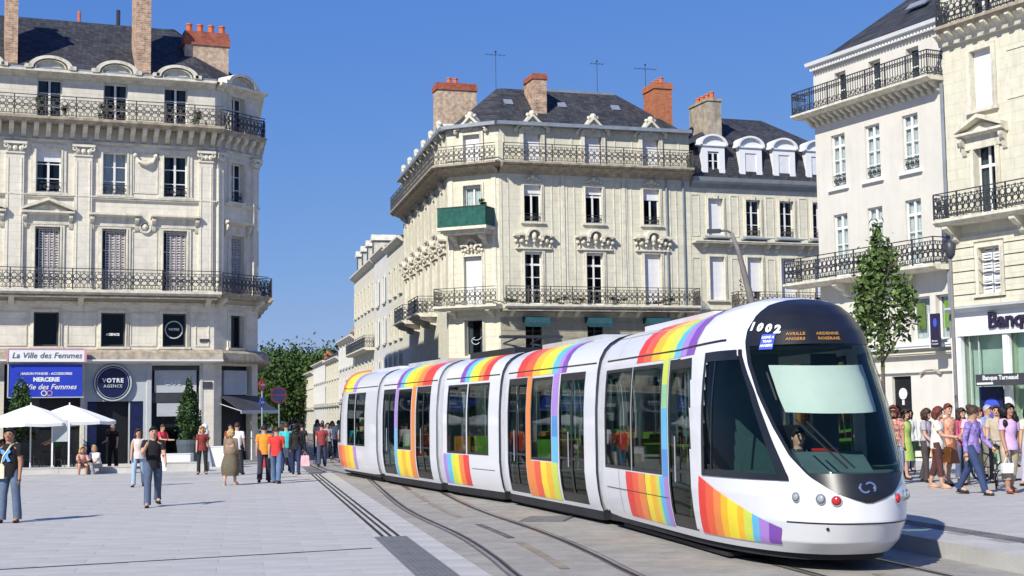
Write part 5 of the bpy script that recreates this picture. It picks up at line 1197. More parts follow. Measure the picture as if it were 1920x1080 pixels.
# suspended car next to the front
c2, L2 = midcar(AX[1], AX[0], [(2.36, 3.8)], [(.52, 1.98), (4.32, 5.86)], [(2.6, -.62, -1), (3.4, -.62, 1), (2.6, .62, -1), (3.4, .62, 1)])
c2.bands([(1.1, 1.7, 'red'), (1.7, 2.3, 'scarlet'), (2.3, 2.85, 'amber'), (2.85, 3.4, 'yellow'), (3.4, 3.7, 'lime'), (3.7, 4.1, 'sky'), (4.1, 4.35, 'lilac'), (4.35, 4.65, 'purple')], 2.72, 9)
c2.bands([(2.02, 2.6, 'orange'), (2.6, 3.05, 'scarlet'), (3.05, 3.45, 'yellow'), (3.45, 3.8, 'amber'), (3.8, 4.2, 'lime')], .28, 1.0)
c2.bands([(2.02, 2.33, 'orange')], 1.0, 2.72)
for z0, z1, c in ((1.0, 1.5, 'sky'), (1.5, 1.9, 'blue'), (1.9, 2.72, 'lilac')): c2.patch('livery_band', 3.86, 4.24, z0, z1, RB[c], -1, .006)
# middle bogie car
c3, L3c = midcar(AX[2], AX[1], [(.62, 2.09), (2.2, 3.7)], [], [(1.0, -.62, -1), (1.8, -.62, 1), (2.6, -.62, -1), (3.3, -.62, 1), (1.0, .62, -1), (2.6, .62, 1)])
c3.bands([(1.5, 1.85, 'purple'), (1.85, 2.2, 'sky'), (2.2, 2.5, 'lime'), (2.5, 2.85, 'yellow'), (2.85, 3.2, 'orange'), (3.2, 3.6, 'red')], 2.72, 9)
c3.bands([(.32, .6, 'lilac'), (.6, .95, 'sky'), (.95, 1.25, 'lime'), (1.25, 1.55, 'yellow'), (1.55, 1.9, 'orange'), (1.9, 2.3, 'red')], .28, 1.0)
c3.patch('panel_seam', 2.5, 4.1, .69, .70, 'tramk', -1, .009)
# second suspended car
c4, L4c = midcar(AX[3], AX[2], [(2.3, 3.72)], [(.5, 1.92), (4.25, 5.65)], [(2.6, -.62, -1), (3.4, -.62, 1)])
c4.bands([(2.0, 2.4, 'purple'), (2.4, 2.8, 'sky'), (2.8, 3.15, 'lime'), (3.15, 3.75, 'yellow'), (3.75, 4.2, 'amber'), (4.2, 4.75, 'orange'), (4.75, 5.65, 'red')], 2.72, 9)
c4.bands([(2.25, 2.75, 'yellow'), (2.75, 3.2, 'amber'), (3.2, 3.65, 'yellow'), (3.65, 4.15, 'orange')], .28, 1.0)
c4.bands([(3.8, 4.15, 'orange')], 1.0, 2.72)
for z0, z1, c in ((.28, 1.6, 'sky'), (1.6, 2.72, 'lilac')): c4.patch('livery_band', 1.96, 2.24, z0, z1, RB[c], -1, .006)
# rear cab car
c5 = Car(AX[3], Vector((-2.55, 7.7)), .28, 8.4, True)
c5.shell([(1.9, 3.3, 1.03, 2.66), (3.4, 4.5, 1.03, 2.66)])
for sd in (-1, 1): c5.pane(1.9, 3.3, 1.03, 2.66, sd); c5.pane(3.4, 4.5, 1.03, 2.66, sd); c5.seams(sd)
cab_end(c5)
c5.bands([(3.4, 3.9, 'lilac'), (3.9, 4.5, 'lime'), (4.5, 5.1, 'yellow'), (5.1, 5.6, 'orange'), (5.6, 6.2, 'red')], 2.72, 9, side=1)
c5.bands([(3.2, 3.6, 'lilac'), (3.6, 4.2, 'yellow'), (4.2, 4.9, 'amber'), (4.9, 5.5, 'orange'), (5.5, 6.3, 'scarlet')], .28, 1.0, side=1)
# bellows between the cars
for k_ in range(4):
    P = AX[k_]; dA = (AX[k_] - AX[k_ + 1]).normalized() if k_ < 3 else (AX[2] - AX[3]).normalized(); dB = Vector((math.sin(hd), -math.cos(hd))) if k_ == 0 else ((AX[k_ - 1] - AX[k_]).normalized())
    if k_ == 3: dA = -Vector((-2.55, 7.7)).normalized(); dB = (AX[2] - AX[3]).normalized()
    d = (dA + dB).normalized(); W_ = frame_of(P, d); rel = TR.matrix_basis.inverted() @ W_
    prof = [(TAB[i][1], TAB[i][0]) for i in range(NI + 1)] + [(-TAB[i][1], TAB[i][0]) for i in range(NI - 1, -1, -1)]
    mb = MB(); nn_ = 12; n = len(prof)
    vs = []
    for j in range(nn_ + 1):
        sc_ = (.955 if j % 2 else .915); x = -.36 + .72 * j / nn_
        vs += [(x, p[0] * sc_, 1.75 + (p[1] - 1.75) * (sc_ + .02)) for p in prof]
    mb.add(vs, [(j * n + i, j * n + i + 1, (j + 1) * n + i + 1, (j + 1) * n + i) for j in range(nn_) for i in range(n - 1)])
    bl_ = put('bellows', mb.mesh('bellows', M['tramg']), TR, rel)
    for xs in (-.33, .33):
        r_ = MB(); vs = [(xs + e, p[0] * q_, 1.75 + (p[1] - 1.75) * q_) for e in (-.035, .035) for q_ in (.93, .985) for p in prof]
        r_.add(vs, [(a * n + i, a * n + i + 1, b * n + i + 1, b * n + i) for a, b in ((0, 1), (1, 3), (3, 2), (2, 0)) for i in range(n - 1)])
        put('bellows_ring', r_.mesh('bellows_ring', M['zinc']), bl_, rel)
    put('gangway_skirt', MB().box(-.34, .34, -1.0, 1.0, .08, .25).mesh('gangway_skirt', M['trams']), TR, rel)
c3.sub('roof_unit', MB().box(.7, 3.9, -.62, .62, 3.30, 3.46), 'tramk')
c3.sub('pantograph', MB().tube([(3.6, -.35, 3.46), (2.4, -.35, 3.62), (3.3, -.3, 3.72)], .025, 5).tube([(3.6, .35, 3.46), (2.4, .35, 3.62), (3.3, .3, 3.72)], .025, 5).box(3.2, 3.45, -.75, .75, 3.70, 3.76), 'iron')
c2.sub('roof_unit', MB().box(1.2, 5.2, -.6, .6, 3.31, 3.41), 'greyp'); c4.sub('roof_unit', MB().box(1.2, 5.2, -.6, .6, 3.31, 3.43), 'greyp')

# ------------------------------------------------------------------ people
def cm(col, rough=0.85, key=None):
    k = ('cloth', col, key)
    return cached(k, lambda: mat('cloth', col, rough, 0.22, 7.0, 0.3, 30))
SKIN = mat('skin', (0.50, 0.29, 0.20), 0.55, 0.06, 8); SKIN2 = mat('skin_tanned', (0.38, 0.20, 0.13), 0.55, 0.06, 8)
HAIRS = {c: mat('hair_' + c, v, 0.6, 0.3, 20) for c, v in dict(black=(.012, .01, .01), brown=(.05, .028, .016), auburn=(.12, .028, .018), blond=(.42, .28, .12), grey=(.35, .34, .32)).items()}
DENIM = (.06, .09, .17)
def floral(c1=(.12, .06, .10), c2=(.55, .20, .14), c3=(.72, .55, .45)):
    m = mat('floral_cloth', (0.5, 0.28, 0.25), 0.85, 0, 1); n = m.node_tree.nodes; l = m.node_tree.links
    v = n.new('ShaderNodeTexVoronoi'); v.inputs['Scale'].default_value = 22; tc = n.new('ShaderNodeTexCoord'); l.new(tc.outputs['Object'], v.inputs[0])
    r = n.new('ShaderNodeValToRGB'); l.new(v.outputs['Color'], r.inputs[0]); e = r.color_ramp.elements
    e[0].color = (*c1, 1); e[1].color = (*c3, 1); x = e.new(.5); x.color = (*c2, 1)
    l.new(r.outputs[0], n['Principled BSDF'].inputs['Base Color']); return m
FLORAL = floral(); VIOLET = floral((.08, .07, .26), (.22, .17, .42), (.42, .30, .55)); PEACH = floral((.35, .14, .10), (.62, .28, .16), (.72, .45, .35))
PENDING = []
def skinned(name, parent, chains, m, lvl=1, extra=None, grow=1.12):
    if lvl > 1: grow *= 1.03
    """grow one continuous surface round chains of (point, radius); points shared between chains are joined"""
    vs = []; rs = []; es = []; idx = {}
    for ch in chains:
        prev = None
        for p, r in ch:
            k = tuple(round(c, 4) for c in p)
            if k not in idx: idx[k] = len(vs); vs.append(p); rs.append(r)
            i = idx[k]
            if prev is not None and prev != i: es.append((prev, i))
            prev = i
    me = bpy.data.meshes.new(name); me.from_pydata([tuple(v) for v in vs], es, [])
    o = put(name, me, parent, Matrix())
    md = o.modifiers.new('s', 'SKIN'); md.use_smooth_shade = True; md.branch_smoothing = 0.6
    for i, d in enumerate(me.skin_vertices[0].data):
        r = rs[i]; r = r if isinstance(r, tuple) else (r, r); d.radius = (r[0] * grow, r[1] * grow)
    me.skin_vertices[0].data[0].use_root = True
    if lvl: s = o.modifiers.new('u', 'SUBSURF'); s.levels = lvl; s.render_levels = lvl
    PENDING.append((o, m, extra)); return o
def finish_people():
    bpy.context.view_layer.update(); dg = bpy.context.evaluated_depsgraph_get(); out = []
    for o, m, ex in PENDING: out.append(bpy.data.meshes.new_from_object(o.evaluated_get(dg)))
    for (o, m, ex), me in zip(PENDING, out):
        if ex is not None:
            bm = bmesh.new(); bm.from_mesh(me); tmp = bpy.data.meshes.new('t'); tmp.from_pydata(ex.v, [], ex.f); bm.from_mesh(tmp); bmesh.ops.recalc_face_normals(bm, faces=bm.faces); bm.to_mesh(me); bm.free()
        o.modifiers.clear(); me.materials.clear(); me.materials.append(m); o.data = me; me.name = o.name
        for p in me.polygons: p.use_smooth = True
    PENDING.clear()
def rot(v, a): return Vector((v.x, v.y * math.cos(a) - v.z * math.sin(a), v.y * math.sin(a) + v.z * math.cos(a)))   # about x; +a swings forward (-y) for a down vector
def person(loc, face, label, h=1.72, fem=False, top=(.1, .1, .1), bottom=DENIM, kind='trousers', sleeves='short', hair='brown', style='short', skin=SKIN,
           legs=((12, 4), (-14, 12)), arms=((8, 10), (-12, 18)), spread=(6, 6), lean=3, shoes=(.02, .02, .02), near=False, topm=None, belly=0, group=None, sit=False, sitz=0.45, headturn=0, elbow=None, lvl=1):
    """face: compass angle, 0 looks towards -Y (the camera); legs: (hip swing, knee bend) left, right; arms: (shoulder swing, elbow bend)"""
    P = thing('person', loc, R(face), label, 'person', group)
    k = h / 1.72; hipw = .095 if not fem else .10; shw = .185 if not fem else .16
    L1_, L2_ = .43, .43; pel = Vector((0, 0, 0)); J = {}
    def leg(sd, hs, kb):
        hip = Vector((sd * hipw, 0, -.03)); th = rot(Vector((sd * .02, 0, -L1_)), -R(hs)); kn = hip + th
        sh = rot(Vector((sd * .01, 0, -L2_)), -R(hs - kb)); an = kn + sh
        fa = R(max(-25, min(40, hs - kb))) * .5; toe = an + rot(Vector((sd * .03, -.17, -.045)), -fa if hs - kb < 0 else 0); heel = an + Vector((0, .04, -.05))
        return hip, kn, an, toe, heel
    LL = [leg(-1, *legs[0]), leg(1, *legs[1])]
    minz = min(min(q[2].z - .085, q[3].z - .03) for q in LL)
    z0 = -minz if not sit else sitz / k + .05
    ln = R(lean); up = lambda d, x=0: Vector((x, -math.sin(ln) * d, math.cos(ln) * d))
    off = Vector((0, 0, z0))
    sp = [pel + up(.0), pel + up(.16), pel + up(.35), pel + up(.47), pel + up(.525)]
    def S_(v): return (v + off) * k
    ht = R(headturn)
    hd_ = sp[4] + Vector((0, -.015, .11)); htop = hd_ + Vector((0, .01, .075))
    arm = []
    for sd, (sw, eb), spr in ((-1, arms[0], spread[0]), (1, arms[1], spread[1])):
        s0 = sp[2] + up(.07, sd * shw); u_ = rot(Vector((sd * math.sin(R(spr)) * .29, 0, -math.cos(R(spr)) * .29)), -R(sw)); el = s0 + u_
        f_ = rot(Vector((sd * math.sin(R(spr * .3)) * .25, 0, -.25)), -R(sw + eb))
        if elbow and elbow[0] == sd: f_ = Vector(elbow[1]).normalized() * .25
        wr = el + f_; d = f_.normalized(); arm.append((s0, el, wr, wr + d * .09, d))
    W_ = .125 if not fem else .105; Hh = .145 if not fem else .15; B_ = .115 if not fem else .105
    body = []
    tors = [(S_(sp[0]), (Hh * k * .84, B_ * k * .84)), (S_(sp[1]), ((W_ * .84 + belly) * k, (.084 + belly) * k)), (S_(sp[2]), (.128 * k if not fem else .108 * k, .092 * k)), (S_(sp[3]), (.066 * k, .062 * k)), (S_(sp[4]), (.054 * k, .056 * k)), (S_(hd_ + Vector((0, 0, -.02))), (.088 * k, .102 * k)), (S_(htop), (.082 * k, .096 * k))]
    body.append(tors)
    for q in LL: body.append([tors[0], (S_(q[0]), .088 * k), (S_((q[0] + q[1]) / 2), .078 * k), (S_(q[1]), .056 * k), (S_(q[1] * .6 + q[2] * .4), .056 * k), (S_(q[2]), .038 * k), (S_(q[3]), .034 * k)])
    ex = MB()
    for s0, el, wr, hn, d in arm:
        body.append([tors[2], (S_(s0), .056 * k), (S_(el), .041 * k), (S_(wr), .027 * k), (S_(hn), (.034 * k, .022 * k))])
        if near:   # five fingers, unequal and slightly curled, rooted in the palm
            ax = Vector((1, 0, 0)) if abs(d.x) < .8 else Vector((0, 1, 0)); nrm = d.cross(ax).normalized(); ax = nrm.cross(d).normalized()
            for fi, (o_, ln_) in enumerate(((-.026, .062), (-.009, .074), (.008, .070), (.024, .055))):
                a = hn + nrm * o_ + d * .01; b = a + d * ln_ * .55; c_ = b + d * ln_ * .4 + ax * -.018
                ex.tube([S_(a), S_(b), S_(c_)], [.0095 * k, .0088 * k, .007 * k], 6)
            a = wr + d * .035 + nrm * -.024; ex.tube([S_(a), S_(a + nrm * -.025 + d * .025), S_(a + nrm * -.03 + d * .06)], [.011 * k, .0105 * k, .008 * k], 6)
    # face: nose, ears, brow, chin
    fh = S_(hd_)
    Hm = T(fh) @ Matrix.Rotation(ht, 4, 'Z') @ Matrix.Scale(1.1, 4)
    fc = MB().ball((0, -.086 * k, -.012 * k), .017 * k, 7, 5, (.8, 1.1, 1.4)).ball((0, -.06 * k, -.068 * k), .034 * k, 8, 6, (1, .9, .8)).ball((-.078 * k, 0, -.01 * k), .024 * k, 7, 5, (.4, .8, 1.2)).ball((.078 * k, 0, -.01 * k), .024 * k, 7, 5, (.4, .8, 1.2))
    ex.merge(fc.xf(Hm))
    skinned('body', P, body, skin, lvl, ex)
    if near or True:
        ey = MB().ball((-.03 * k, -.079 * k, .012 * k), .0115 * k, 6, 4, (1.3, .6, .7)).ball((.03 * k, -.079 * k, .012 * k), .0115 * k, 6, 4, (1.3, .6, .7)).box(-.043 * k, -.017 * k, -.092 * k, -.08 * k, .032 * k, .038 * k).box(.017 * k, .043 * k, -.092 * k, -.08 * k, .032 * k, .038 * k)
        if style == 'shades': ey = MB().box(-.062 * k, .062 * k, -.105 * k, -.075 * k, -.004 * k, .03 * k)
        put('sunglasses' if style == 'shades' else 'eyes', ey.xf(Hm).mesh('eyes', HAIRS['black']), P, Matrix())
        put('mouth', MB().ball((0, -.088 * k, -.05 * k), .018 * k, 8, 5, (1.2, .5, .35)).xf(Hm).mesh('mouth', cm((.35, .09, .08))), P, Matrix())
    # hair
    hb = MB()
    if style != 'bald':
        vs = []; nn_, mm = 16, 8
        for j in range(mm + 1):
            el_ = math.pi / 2 - (math.pi * .62) * j / mm
            for i in range(nn_):
                az = 2 * math.pi * i / nn_; front = max(0, -math.sin(az))
                e2 = max(el_, .68 * front ** 1.2 + (-.75 if style != 'short' else -.35) * (1 - front)) if j > mm * .3 else el_
                rr = (.094 if style in ('short',) else .102) * (1 + .05 * math.sin(az * 5 + j))
                vs.append((rr * math.cos(az) * math.cos(e2) * .93, rr * 1.1 * math.sin(az) * math.cos(e2), .018 + rr * 1.14 * math.sin(e2)))
        fs = [(j * nn_ + i, j * nn_ + (i + 1) % nn_, (j + 1) * nn_ + (i + 1) % nn_, (j + 1) * nn_ + i) for j in range(mm) for i in range(nn_)]
        hb.add([tuple(Vector(v) * k) for v in vs], fs)
        if style in ('bob', 'long', 'curly', 'shades'):
            g = random.Random(sum(map(ord, label))); ln_ = {'bob': .10, 'shades': .12, 'long': .24, 'curly': .26}[style]
            for i in range(26 if style == 'curly' else 16):
                az = R(-20 + 220 * i / (25 if style == 'curly' else 15)); z = -g.random() * ln_
                rr = (.070 + (.05 * g.random() + .02 if style == 'curly' else .01))
                hb.ball((rr * math.cos(az) * k, (rr * math.sin(az) + .01) * k, (z + .02) * k), (.045 + (.012 if style == 'curly' else 0)) * k, 7, 5, (1, 1, 1.3))
        if style == 'bun': hb.ball((0, .07 * k, .10 * k), .055 * k, 8, 6)
        if style == 'tail': hb.ball((0, .12 * k, -.02 * k), .04 * k, 8, 6, (1, 1, 2.6))
        put('hair', hb.xf(Hm).mesh('hair', HAIRS[hair], True), P, Matrix())
    # shirt: a loose lofted torso with sleeves
    gq = random.Random(len(label) * 7 + int(h * 100))
    def loft(rings, n=18, wob=.035):
        mb = MB(); vs = []; ph = gq.random() * 6
        for j, (c_, rx, ry) in enumerate(rings):
            for i in range(n):
                a_ = 2 * math.pi * i / n; q_ = 1 + wob * math.sin(a_ * 3 + j * 1.3 + ph) + wob * .6 * math.sin(a_ * 5 - j * 2.1 + ph)
                vs.append(tuple(c_ + Vector((rx * math.cos(a_) * q_, ry * math.sin(a_) * q_ * math.cos(ln), ry * math.sin(a_) * q_ * math.sin(ln)))))
        return mb.add(vs, [(j * n + i, j * n + (i + 1) % n, (j + 1) * n + (i + 1) % n, (j + 1) * n + i) for j in range(len(rings) - 1) for i in range(n)])
    bl_ = belly
    if fem: prof = [(-.12, .186, .146), (-.05, .180, .144), (.04, .158 + bl_, .126 + bl_), (.13, .128 + bl_, .108 + bl_), (.22, .138 + bl_ * .5, .122), (.30, .152, .135), (.37, .155, .118), (.425, .13, .092), (.455, .085, .075), (.47, .066, .066)]
    else: prof = [(-.13, .17, .128 + bl_), (-.05, .168, .13 + bl_), (.05, .162 + bl_, .128 + bl_), (.14, .16 + bl_, .124 + bl_), (.23, .172, .126), (.31, .182, .128), (.38, .18, .115), (.435, .145, .092), (.465, .09, .078), (.485, .07, .068)]
    if sit: prof = prof[2:]
    if kind == 'longskirt': prof = prof[1:]
    sm = loft([(S_(sp[0] + up(z_)), rx * k, ry * k) for z_, rx, ry in prof])
    for s0, el, wr, hn, d in arm:
        inn = s0 + (sp[2] + up(.07) - s0) * .45
        if sleeves == 'short': sm.tube([S_(inn), S_(s0), S_(s0 * .72 + el * .28), S_(s0 * .42 + el * .58)], [.066 * k, .07 * k, .064 * k, .066 * k], 12, False)
        elif sleeves == 'long': sm.tube([S_(inn), S_(s0), S_(s0 * .5 + el * .5), S_(el), S_(el * .5 + wr * .5), S_(wr)], [.066 * k, .07 * k, .058 * k, .056 * k, .048 * k, .044 * k], 12, False)
        else: sm.tube([S_(inn), S_(s0 * .9 + inn * .1)], [.05 * k, .052 * k], 12, False)
    put('shirt', sm.mesh('shirt', topm or cm(top), True), P, Matrix())
    # trousers, skirt
    if kind in ('trousers', 'capri', 'shorts'):
        w_ = 0 if fem else .012
        tm = loft([(S_(sp[0] + up(z_)), rx * k, ry * k) for z_, rx, ry in ((.08, .14 + w_, .112), (.03, .152, .12), (-.03, .158, .124), (-.075, .15, .118))], 18, .01)
        for q in LL:
            th_, kn_, an_ = q[0], q[1], q[2]
            if kind == 'shorts': pts_ = [(th_ + Vector((0, 0, .04)), .088), (th_ * .7 + kn_ * .3, .102), (th_ * .2 + kn_ * .8, .098)]
            elif kind == 'capri': pts_ = [(th_ + Vector((0, 0, .04)), .088), (th_ * .75 + kn_ * .25, .098), (th_ * .4 + kn_ * .6, .086), (kn_, .076), (kn_ * .7 + an_ * .3, .074), (kn_ * .42 + an_ * .58, .072)]
            else: pts_ = [(th_ + Vector((0, 0, .04)), .088), (th_ * .75 + kn_ * .25, .098 + w_ * .4), (th_ * .4 + kn_ * .6, .084 + w_ * .5), (kn_, .071 + w_ * .6), (kn_ * .6 + an_ * .4, .068 + w_), (kn_ * .2 + an_ * .8, .064 + w_), (an_ + Vector((0, .0, -.025)), .066 + w_)]
            tm.tube([S_(p_) for p_, _ in pts_], [r_ * k * (1 + .05 * math.sin(i_ * 2.3 + gq.random() * 3)) for i_, (_, r_) in enumerate(pts_)], 12, False)
        put('trousers', tm.mesh('trousers', cm(bottom), True), P, Matrix())
    else:
        lo = -.68 if kind == 'longskirt' else -.5; n = 18; vs = []
        for j in range(6):
            t = j / 5; z = .04 + (lo - .04) * t; rr = .155 + (.13 * math.sin(t * 2.4) if kind == 'longskirt' else .085 * t); 
            for i in range(n): a = 2 * math.pi * i / n; q = rr * (1 + .06 * math.sin(a * 6) * t); vs.append(S_(Vector((q * math.cos(a), q * .82 * math.sin(a), z))))
        put('skirt', MB().add(vs, [(j * n + i, j * n + (i + 1) % n, (j + 1) * n + (i + 1) % n, (j + 1) * n + i) for j in range(5) for i in range(n)]).mesh('skirt', cm(bottom), True), P, Matrix())
    for q in LL:
        d = (q[3] - q[2]); d.z = 0; a = math.atan2(d.y, d.x); c = S_(q[2] * .5 + q[3] * .5 + Vector((0, .0, -.03)))
        tilt = (q[3].z - q[2].z + .045)
        sm = MB().ball((0.0, 0, 0), .05 * k, 10, 6, (2.55, .92, .78)).box(-.125 * k, .125 * k, -.042 * k, .042 * k, -.045 * k, -.028 * k)
        put('shoe', sm.mesh('shoe', cm(shoes, .5), True), P, T(c) @ Matrix.Rotation(a, 4, 'Z') @ Matrix.Rotation(-tilt * 4, 4, 'Y'))
    P['_k'] = k; J.update(hand=[S_(a[3]) for a in arm], chest=S_(sp[2]), hip=S_(sp[0]), sh=[S_(a[0]) for a in arm], head=fh)
    del P['_k']
    return P, J
def shoulder_bag(loc, face, J, side, m, label, sz=(.34, .12, .26), drop=.0, across=True):
    b = thing('shoulder_bag', loc, R(face), label, 'bag')
    hx = J['hip'].x + side * .2; hz = J['hip'].z + drop
    put('bag_body', MB().prism([(-sz[0] / 2, 0), (sz[0] / 2, 0), (sz[0] / 2 * 1.05, sz[2] * .8), (sz[0] / 2 * .85, sz[2]), (-sz[0] / 2 * .85, sz[2]), (-sz[0] / 2 * 1.05, sz[2] * .8)], -sz[1] / 2, sz[1] / 2).mesh('bag_body', m), b, T((hx, J['hip'].y - .12, hz - sz[2] * .6)))
    s = J['sh'][0 if side > 0 else 1] if across else J['sh'][1 if side > 0 else 0]
    put('strap', MB().tube([(hx - side * .1, J['hip'].y - .15, hz + .08), (s.x * .1 + hx * .3, J['chest'].y - .16, J['chest'].z - .12), (s.x * .55, J['chest'].y - .13, s.z + .03), (s.x * .6, J['chest'].y + .06, s.z + .06)], .018, 5).mesh('strap', m), b, Matrix())
    return b
tan = (.45, .36, .26)
# on the plaza, from the left edge
P_, J_ = person((-9.72, 27.6, 0), -12, 'man in black T-shirt with a blue print and jeans at the left edge', 1.80, top=(.012, .012, .014), bottom=(.10, .14, .21), legs=((4, 2), (-3, 4)), arms=((6, 8), (-4, 14)), near=True, hair='black', skin=SKIN2, headturn=12, belly=.02, lvl=2)
put('shirt_print', MB().prism([(-.02, .1), (-.11, .13), (-.1, .05), (-.05, .02), (-.06, -.06), (-.1, -.13), (-.03, -.11), (.01, -.04), (.05, -.12), (.11, -.1), (.06, -.03), (.05, .03), (.11, .07), (.08, .13), (.02, .09), (0, .03)], -.006, 0).mesh('shirt_print', cm((.12, .3, .62))), P_, T((0, -.166, J_['chest'].z - .10)))
shoulder_bag((-9.72, 27.6, 0), -12, J_, -1, cm((.62, .6, .42)), 'cream shoulder bag hanging in front of the man in black at the left edge', (.36, .14, .28))
P_, J_ = person((-8.05, 31.9, 0), 18, 'man in black T-shirt and jeans walking across the plaza with a hand at his mouth', 1.78, top=(.012, .012, .014), bottom=(.075, .105, .165), legs=((14, 4), (-20, 16)), arms=((38, 110), (16, 40)), spread=(10, 8), near=True, hair='black', elbow=(-1, (.35, -.75, .85)), skin=SKIN, lvl=2)
P_, J_ = person((-10.9, 41.5, 0), 10, 'woman in pale top and light jeans behind the man with hand at his mouth', 1.66, True, (.6, .5, .45), (.3, .4, .5), legs=((10, 3), (-14, 10)), hair='brown', style='bob', sleeves='none')
# the group walking away
grp = 'people walking towards the street'
P_, J_ = person((-8.25, 41.6, 0), 172, 'woman in a brown cardigan and long khaki skirt seen from behind', 1.62, True, (.22, .155, .11), (.12, .105, .07), 'longskirt', 'long', 'blond', 'bob', legs=((5, 2), (-8, 6)), arms=((6, 20), (4, 16)), belly=.07, group=grp, shoes=(.5, .4, .3))
P_, J_ = person((-7.55, 43.2, 0), 188, 'person in a bright orange T-shirt and dark trousers walking away', 1.72, False, (.72, .26, .03), (.03, .03, .05), hair='black', legs=((12, 3), (-16, 12)), group=grp)
P_, J_ = person((-7.05, 42.4, 0), 176, 'person in a red top and blue jeans walking away with a dark bag', 1.68, False, (.6, .04, .035), (.09, .15, .26), hair='brown', style='short', legs=((-14, 10), (16, 3)), arms=((10, 30), (-8, 16)), group=grp)
shoulder_bag((-7.05, 42.4, 0), 176, J_, -1, cm((.05, .06, .09)), 'dark blue bag on the hip of the walker in red', (.3, .16, .28))
P_, J_ = person((-9.5, 49, 0), 175, 'person in a white T-shirt walking behind the brown cardigan woman', 1.78, False, (.72, .70, .74), (.03, .03, .04), hair='brown', group=grp)
P_, J_ = person((-10.9, 50, 0), 10, 'woman in dark red and black facing the plaza by the corner pillar', 1.66, True, (.2, .03, .03), (.02, .02, .02), hair='blond', style='bob', group=grp, legs=((3, 1), (-3, 2)))
P_, J_ = person((-8.0, 46, 0), 182, 'child in dark clothes with a red skirt among the walkers', 1.28, True, (.06, .06, .05), (.35, .03, .05), 'skirt', 'short', 'brown', 'bob', group=grp)
P_, J_ = person((-8.0, 50.2, 0), 184, 'person in a turquoise top and navy trousers walking into the street', 1.74, False, (.04, .42, .42), (.03, .04, .09), hair='brown', legs=((12, 3), (-14, 12)), group=grp)
P_, J_ = person((-7.45, 48.8, 0), 178, 'person all in black carrying a pink shopping bag', 1.72, True, (.015, .015, .015), (.02, .03, .08), hair='black', style='long', sleeves='long', legs=((-12, 9), (14, 3)), group=grp)
pb = thing('shopping_bag', (-7.12, 48.7, 0.28), R(5), 'pink shopping bag hanging from the hand of the person in black', 'bag')
put('bag_body', MB().prism([(-.16, 0), (.16, 0), (.13, .36), (-.13, .36)], -.06, .06).mesh('bag_body', cm((.68, .4, .45))), pb, Matrix()); put('handle', MB().tube([(-.06, 0, .36), (0, 0, .5), (.06, 0, .36)], .008, 4).mesh('handle', cm((.68, .4, .45))), pb, Matrix())
# cafe side
P_, J_ = person((-15.55, 51.4, 0), 25, 'bare-shouldered person in pink sitting hunched on the low granite step', 1.70, True, (.6, .32, .27), (.55, .38, .30), 'shorts', 'none', 'blond', 'bob', sit=True, sitz=.27, legs=((102, 118), (98, 112)), arms=((50, 50), (46, 54)), lean=26, shoes=(.03, .03, .03))
P_, J_ = person((-15.0, 51.6, 0), -30, 'person in a white T-shirt sitting next to the one in pink', 1.72, False, (.72, .72, .74), (.25, .27, .3), 'trousers', 'short', 'blond', 'short', sit=True, sitz=.27, legs=((100, 116), (96, 110)), arms=((40, 50), (30, 40)), lean=22)
P_, J_ = person((-16.1, 57.4, 0), -15, 'waiter in black with a white cloth standing at the dark doorway', 1.76, False, (.012, .012, .012), (.015, .015, .015), hair='grey', legs=((3, 1), (-3, 1)), arms=((10, 60), (4, 10)))
P_, J_ = person((-13.7, 55.6, 0), 60, 'person in a red shirt standing beside the potted laurel', 1.72, False, (.6, .05, .07), (.03, .04, .12), hair='brown', legs=((3, 1), (-3, 1)), arms=((30, 60), (20, 70)))
P_, J_ = person((-17.7, 55.5, 0), -60, 'woman in a green top leaning forward under the umbrella', 1.65, True, (.03, .13, .05), (.05, .05, .05), hair='brown', style='bob', lean=14, legs=((3, 1), (-3, 1)), arms=((50, 20), (40, 30)))
P_, J_ = person((-18.9, 54.6, 0), -80, 'seated cafe guest in dark clothes below the first umbrella', 1.70, False, (.06, .03, .03), (.03, .03, .04), sit=True, sitz=.45, hair='black', legs=((80, 86), (78, 84)), arms=((30, 70), (30, 70)))
P_, J_ = person((-19.7, 54.9, 0), 80, 'seated cafe guest in brown facing the table at the left edge', 1.68, True, (.2, .11, .07), (.05, .04, .04), sit=True, sitz=.45, hair='brown', style='bob', legs=((80, 86), (78, 84)), arms=((30, 70), (30, 70)))
# right side, by the bank
zr = PZ; gr_ = 'shoppers walking past the bank'
P_, J_ = person((8.85, 33.3, zr), -20, 'woman with sunglasses in a floral top and pale jeans nearest the tram', 1.80, True, topm=FLORAL, bottom=(.24, .33, .50), hair='auburn', style='shades', near=True, legs=((4, 2), (-5, 4)), arms=((6, 14), (2, 18)), group=gr_, skin=SKIN2)
P_, J_ = person((9.25, 31.3, zr), 62, 'woman with a dark red bob in a white tunic and brown cropped trousers', 1.76, True, (.74, .68, .58), (.075, .032, .03), 'capri', 'short', 'auburn', 'bob', near=True, legs=((8, 3), (-10, 8)), arms=((24, 60), (-6, 20)), group=gr_, belly=.02, shoes=(.45, .28, .2))
P_, J_ = person((9.25, 28.9, zr), 42, 'woman in a violet blouse and blue jeans taking a long stride', 1.82, True, (.21, .17, .42), (.035, .055, .13), 'trousers', 'long', 'brown', 'bun', topm=VIOLET, near=True, legs=((24, 6), (-24, 8)), arms=((-14, 20), (18, 30)), group=gr_, headturn=35, shoes=(.03, .03, .03), lvl=2)
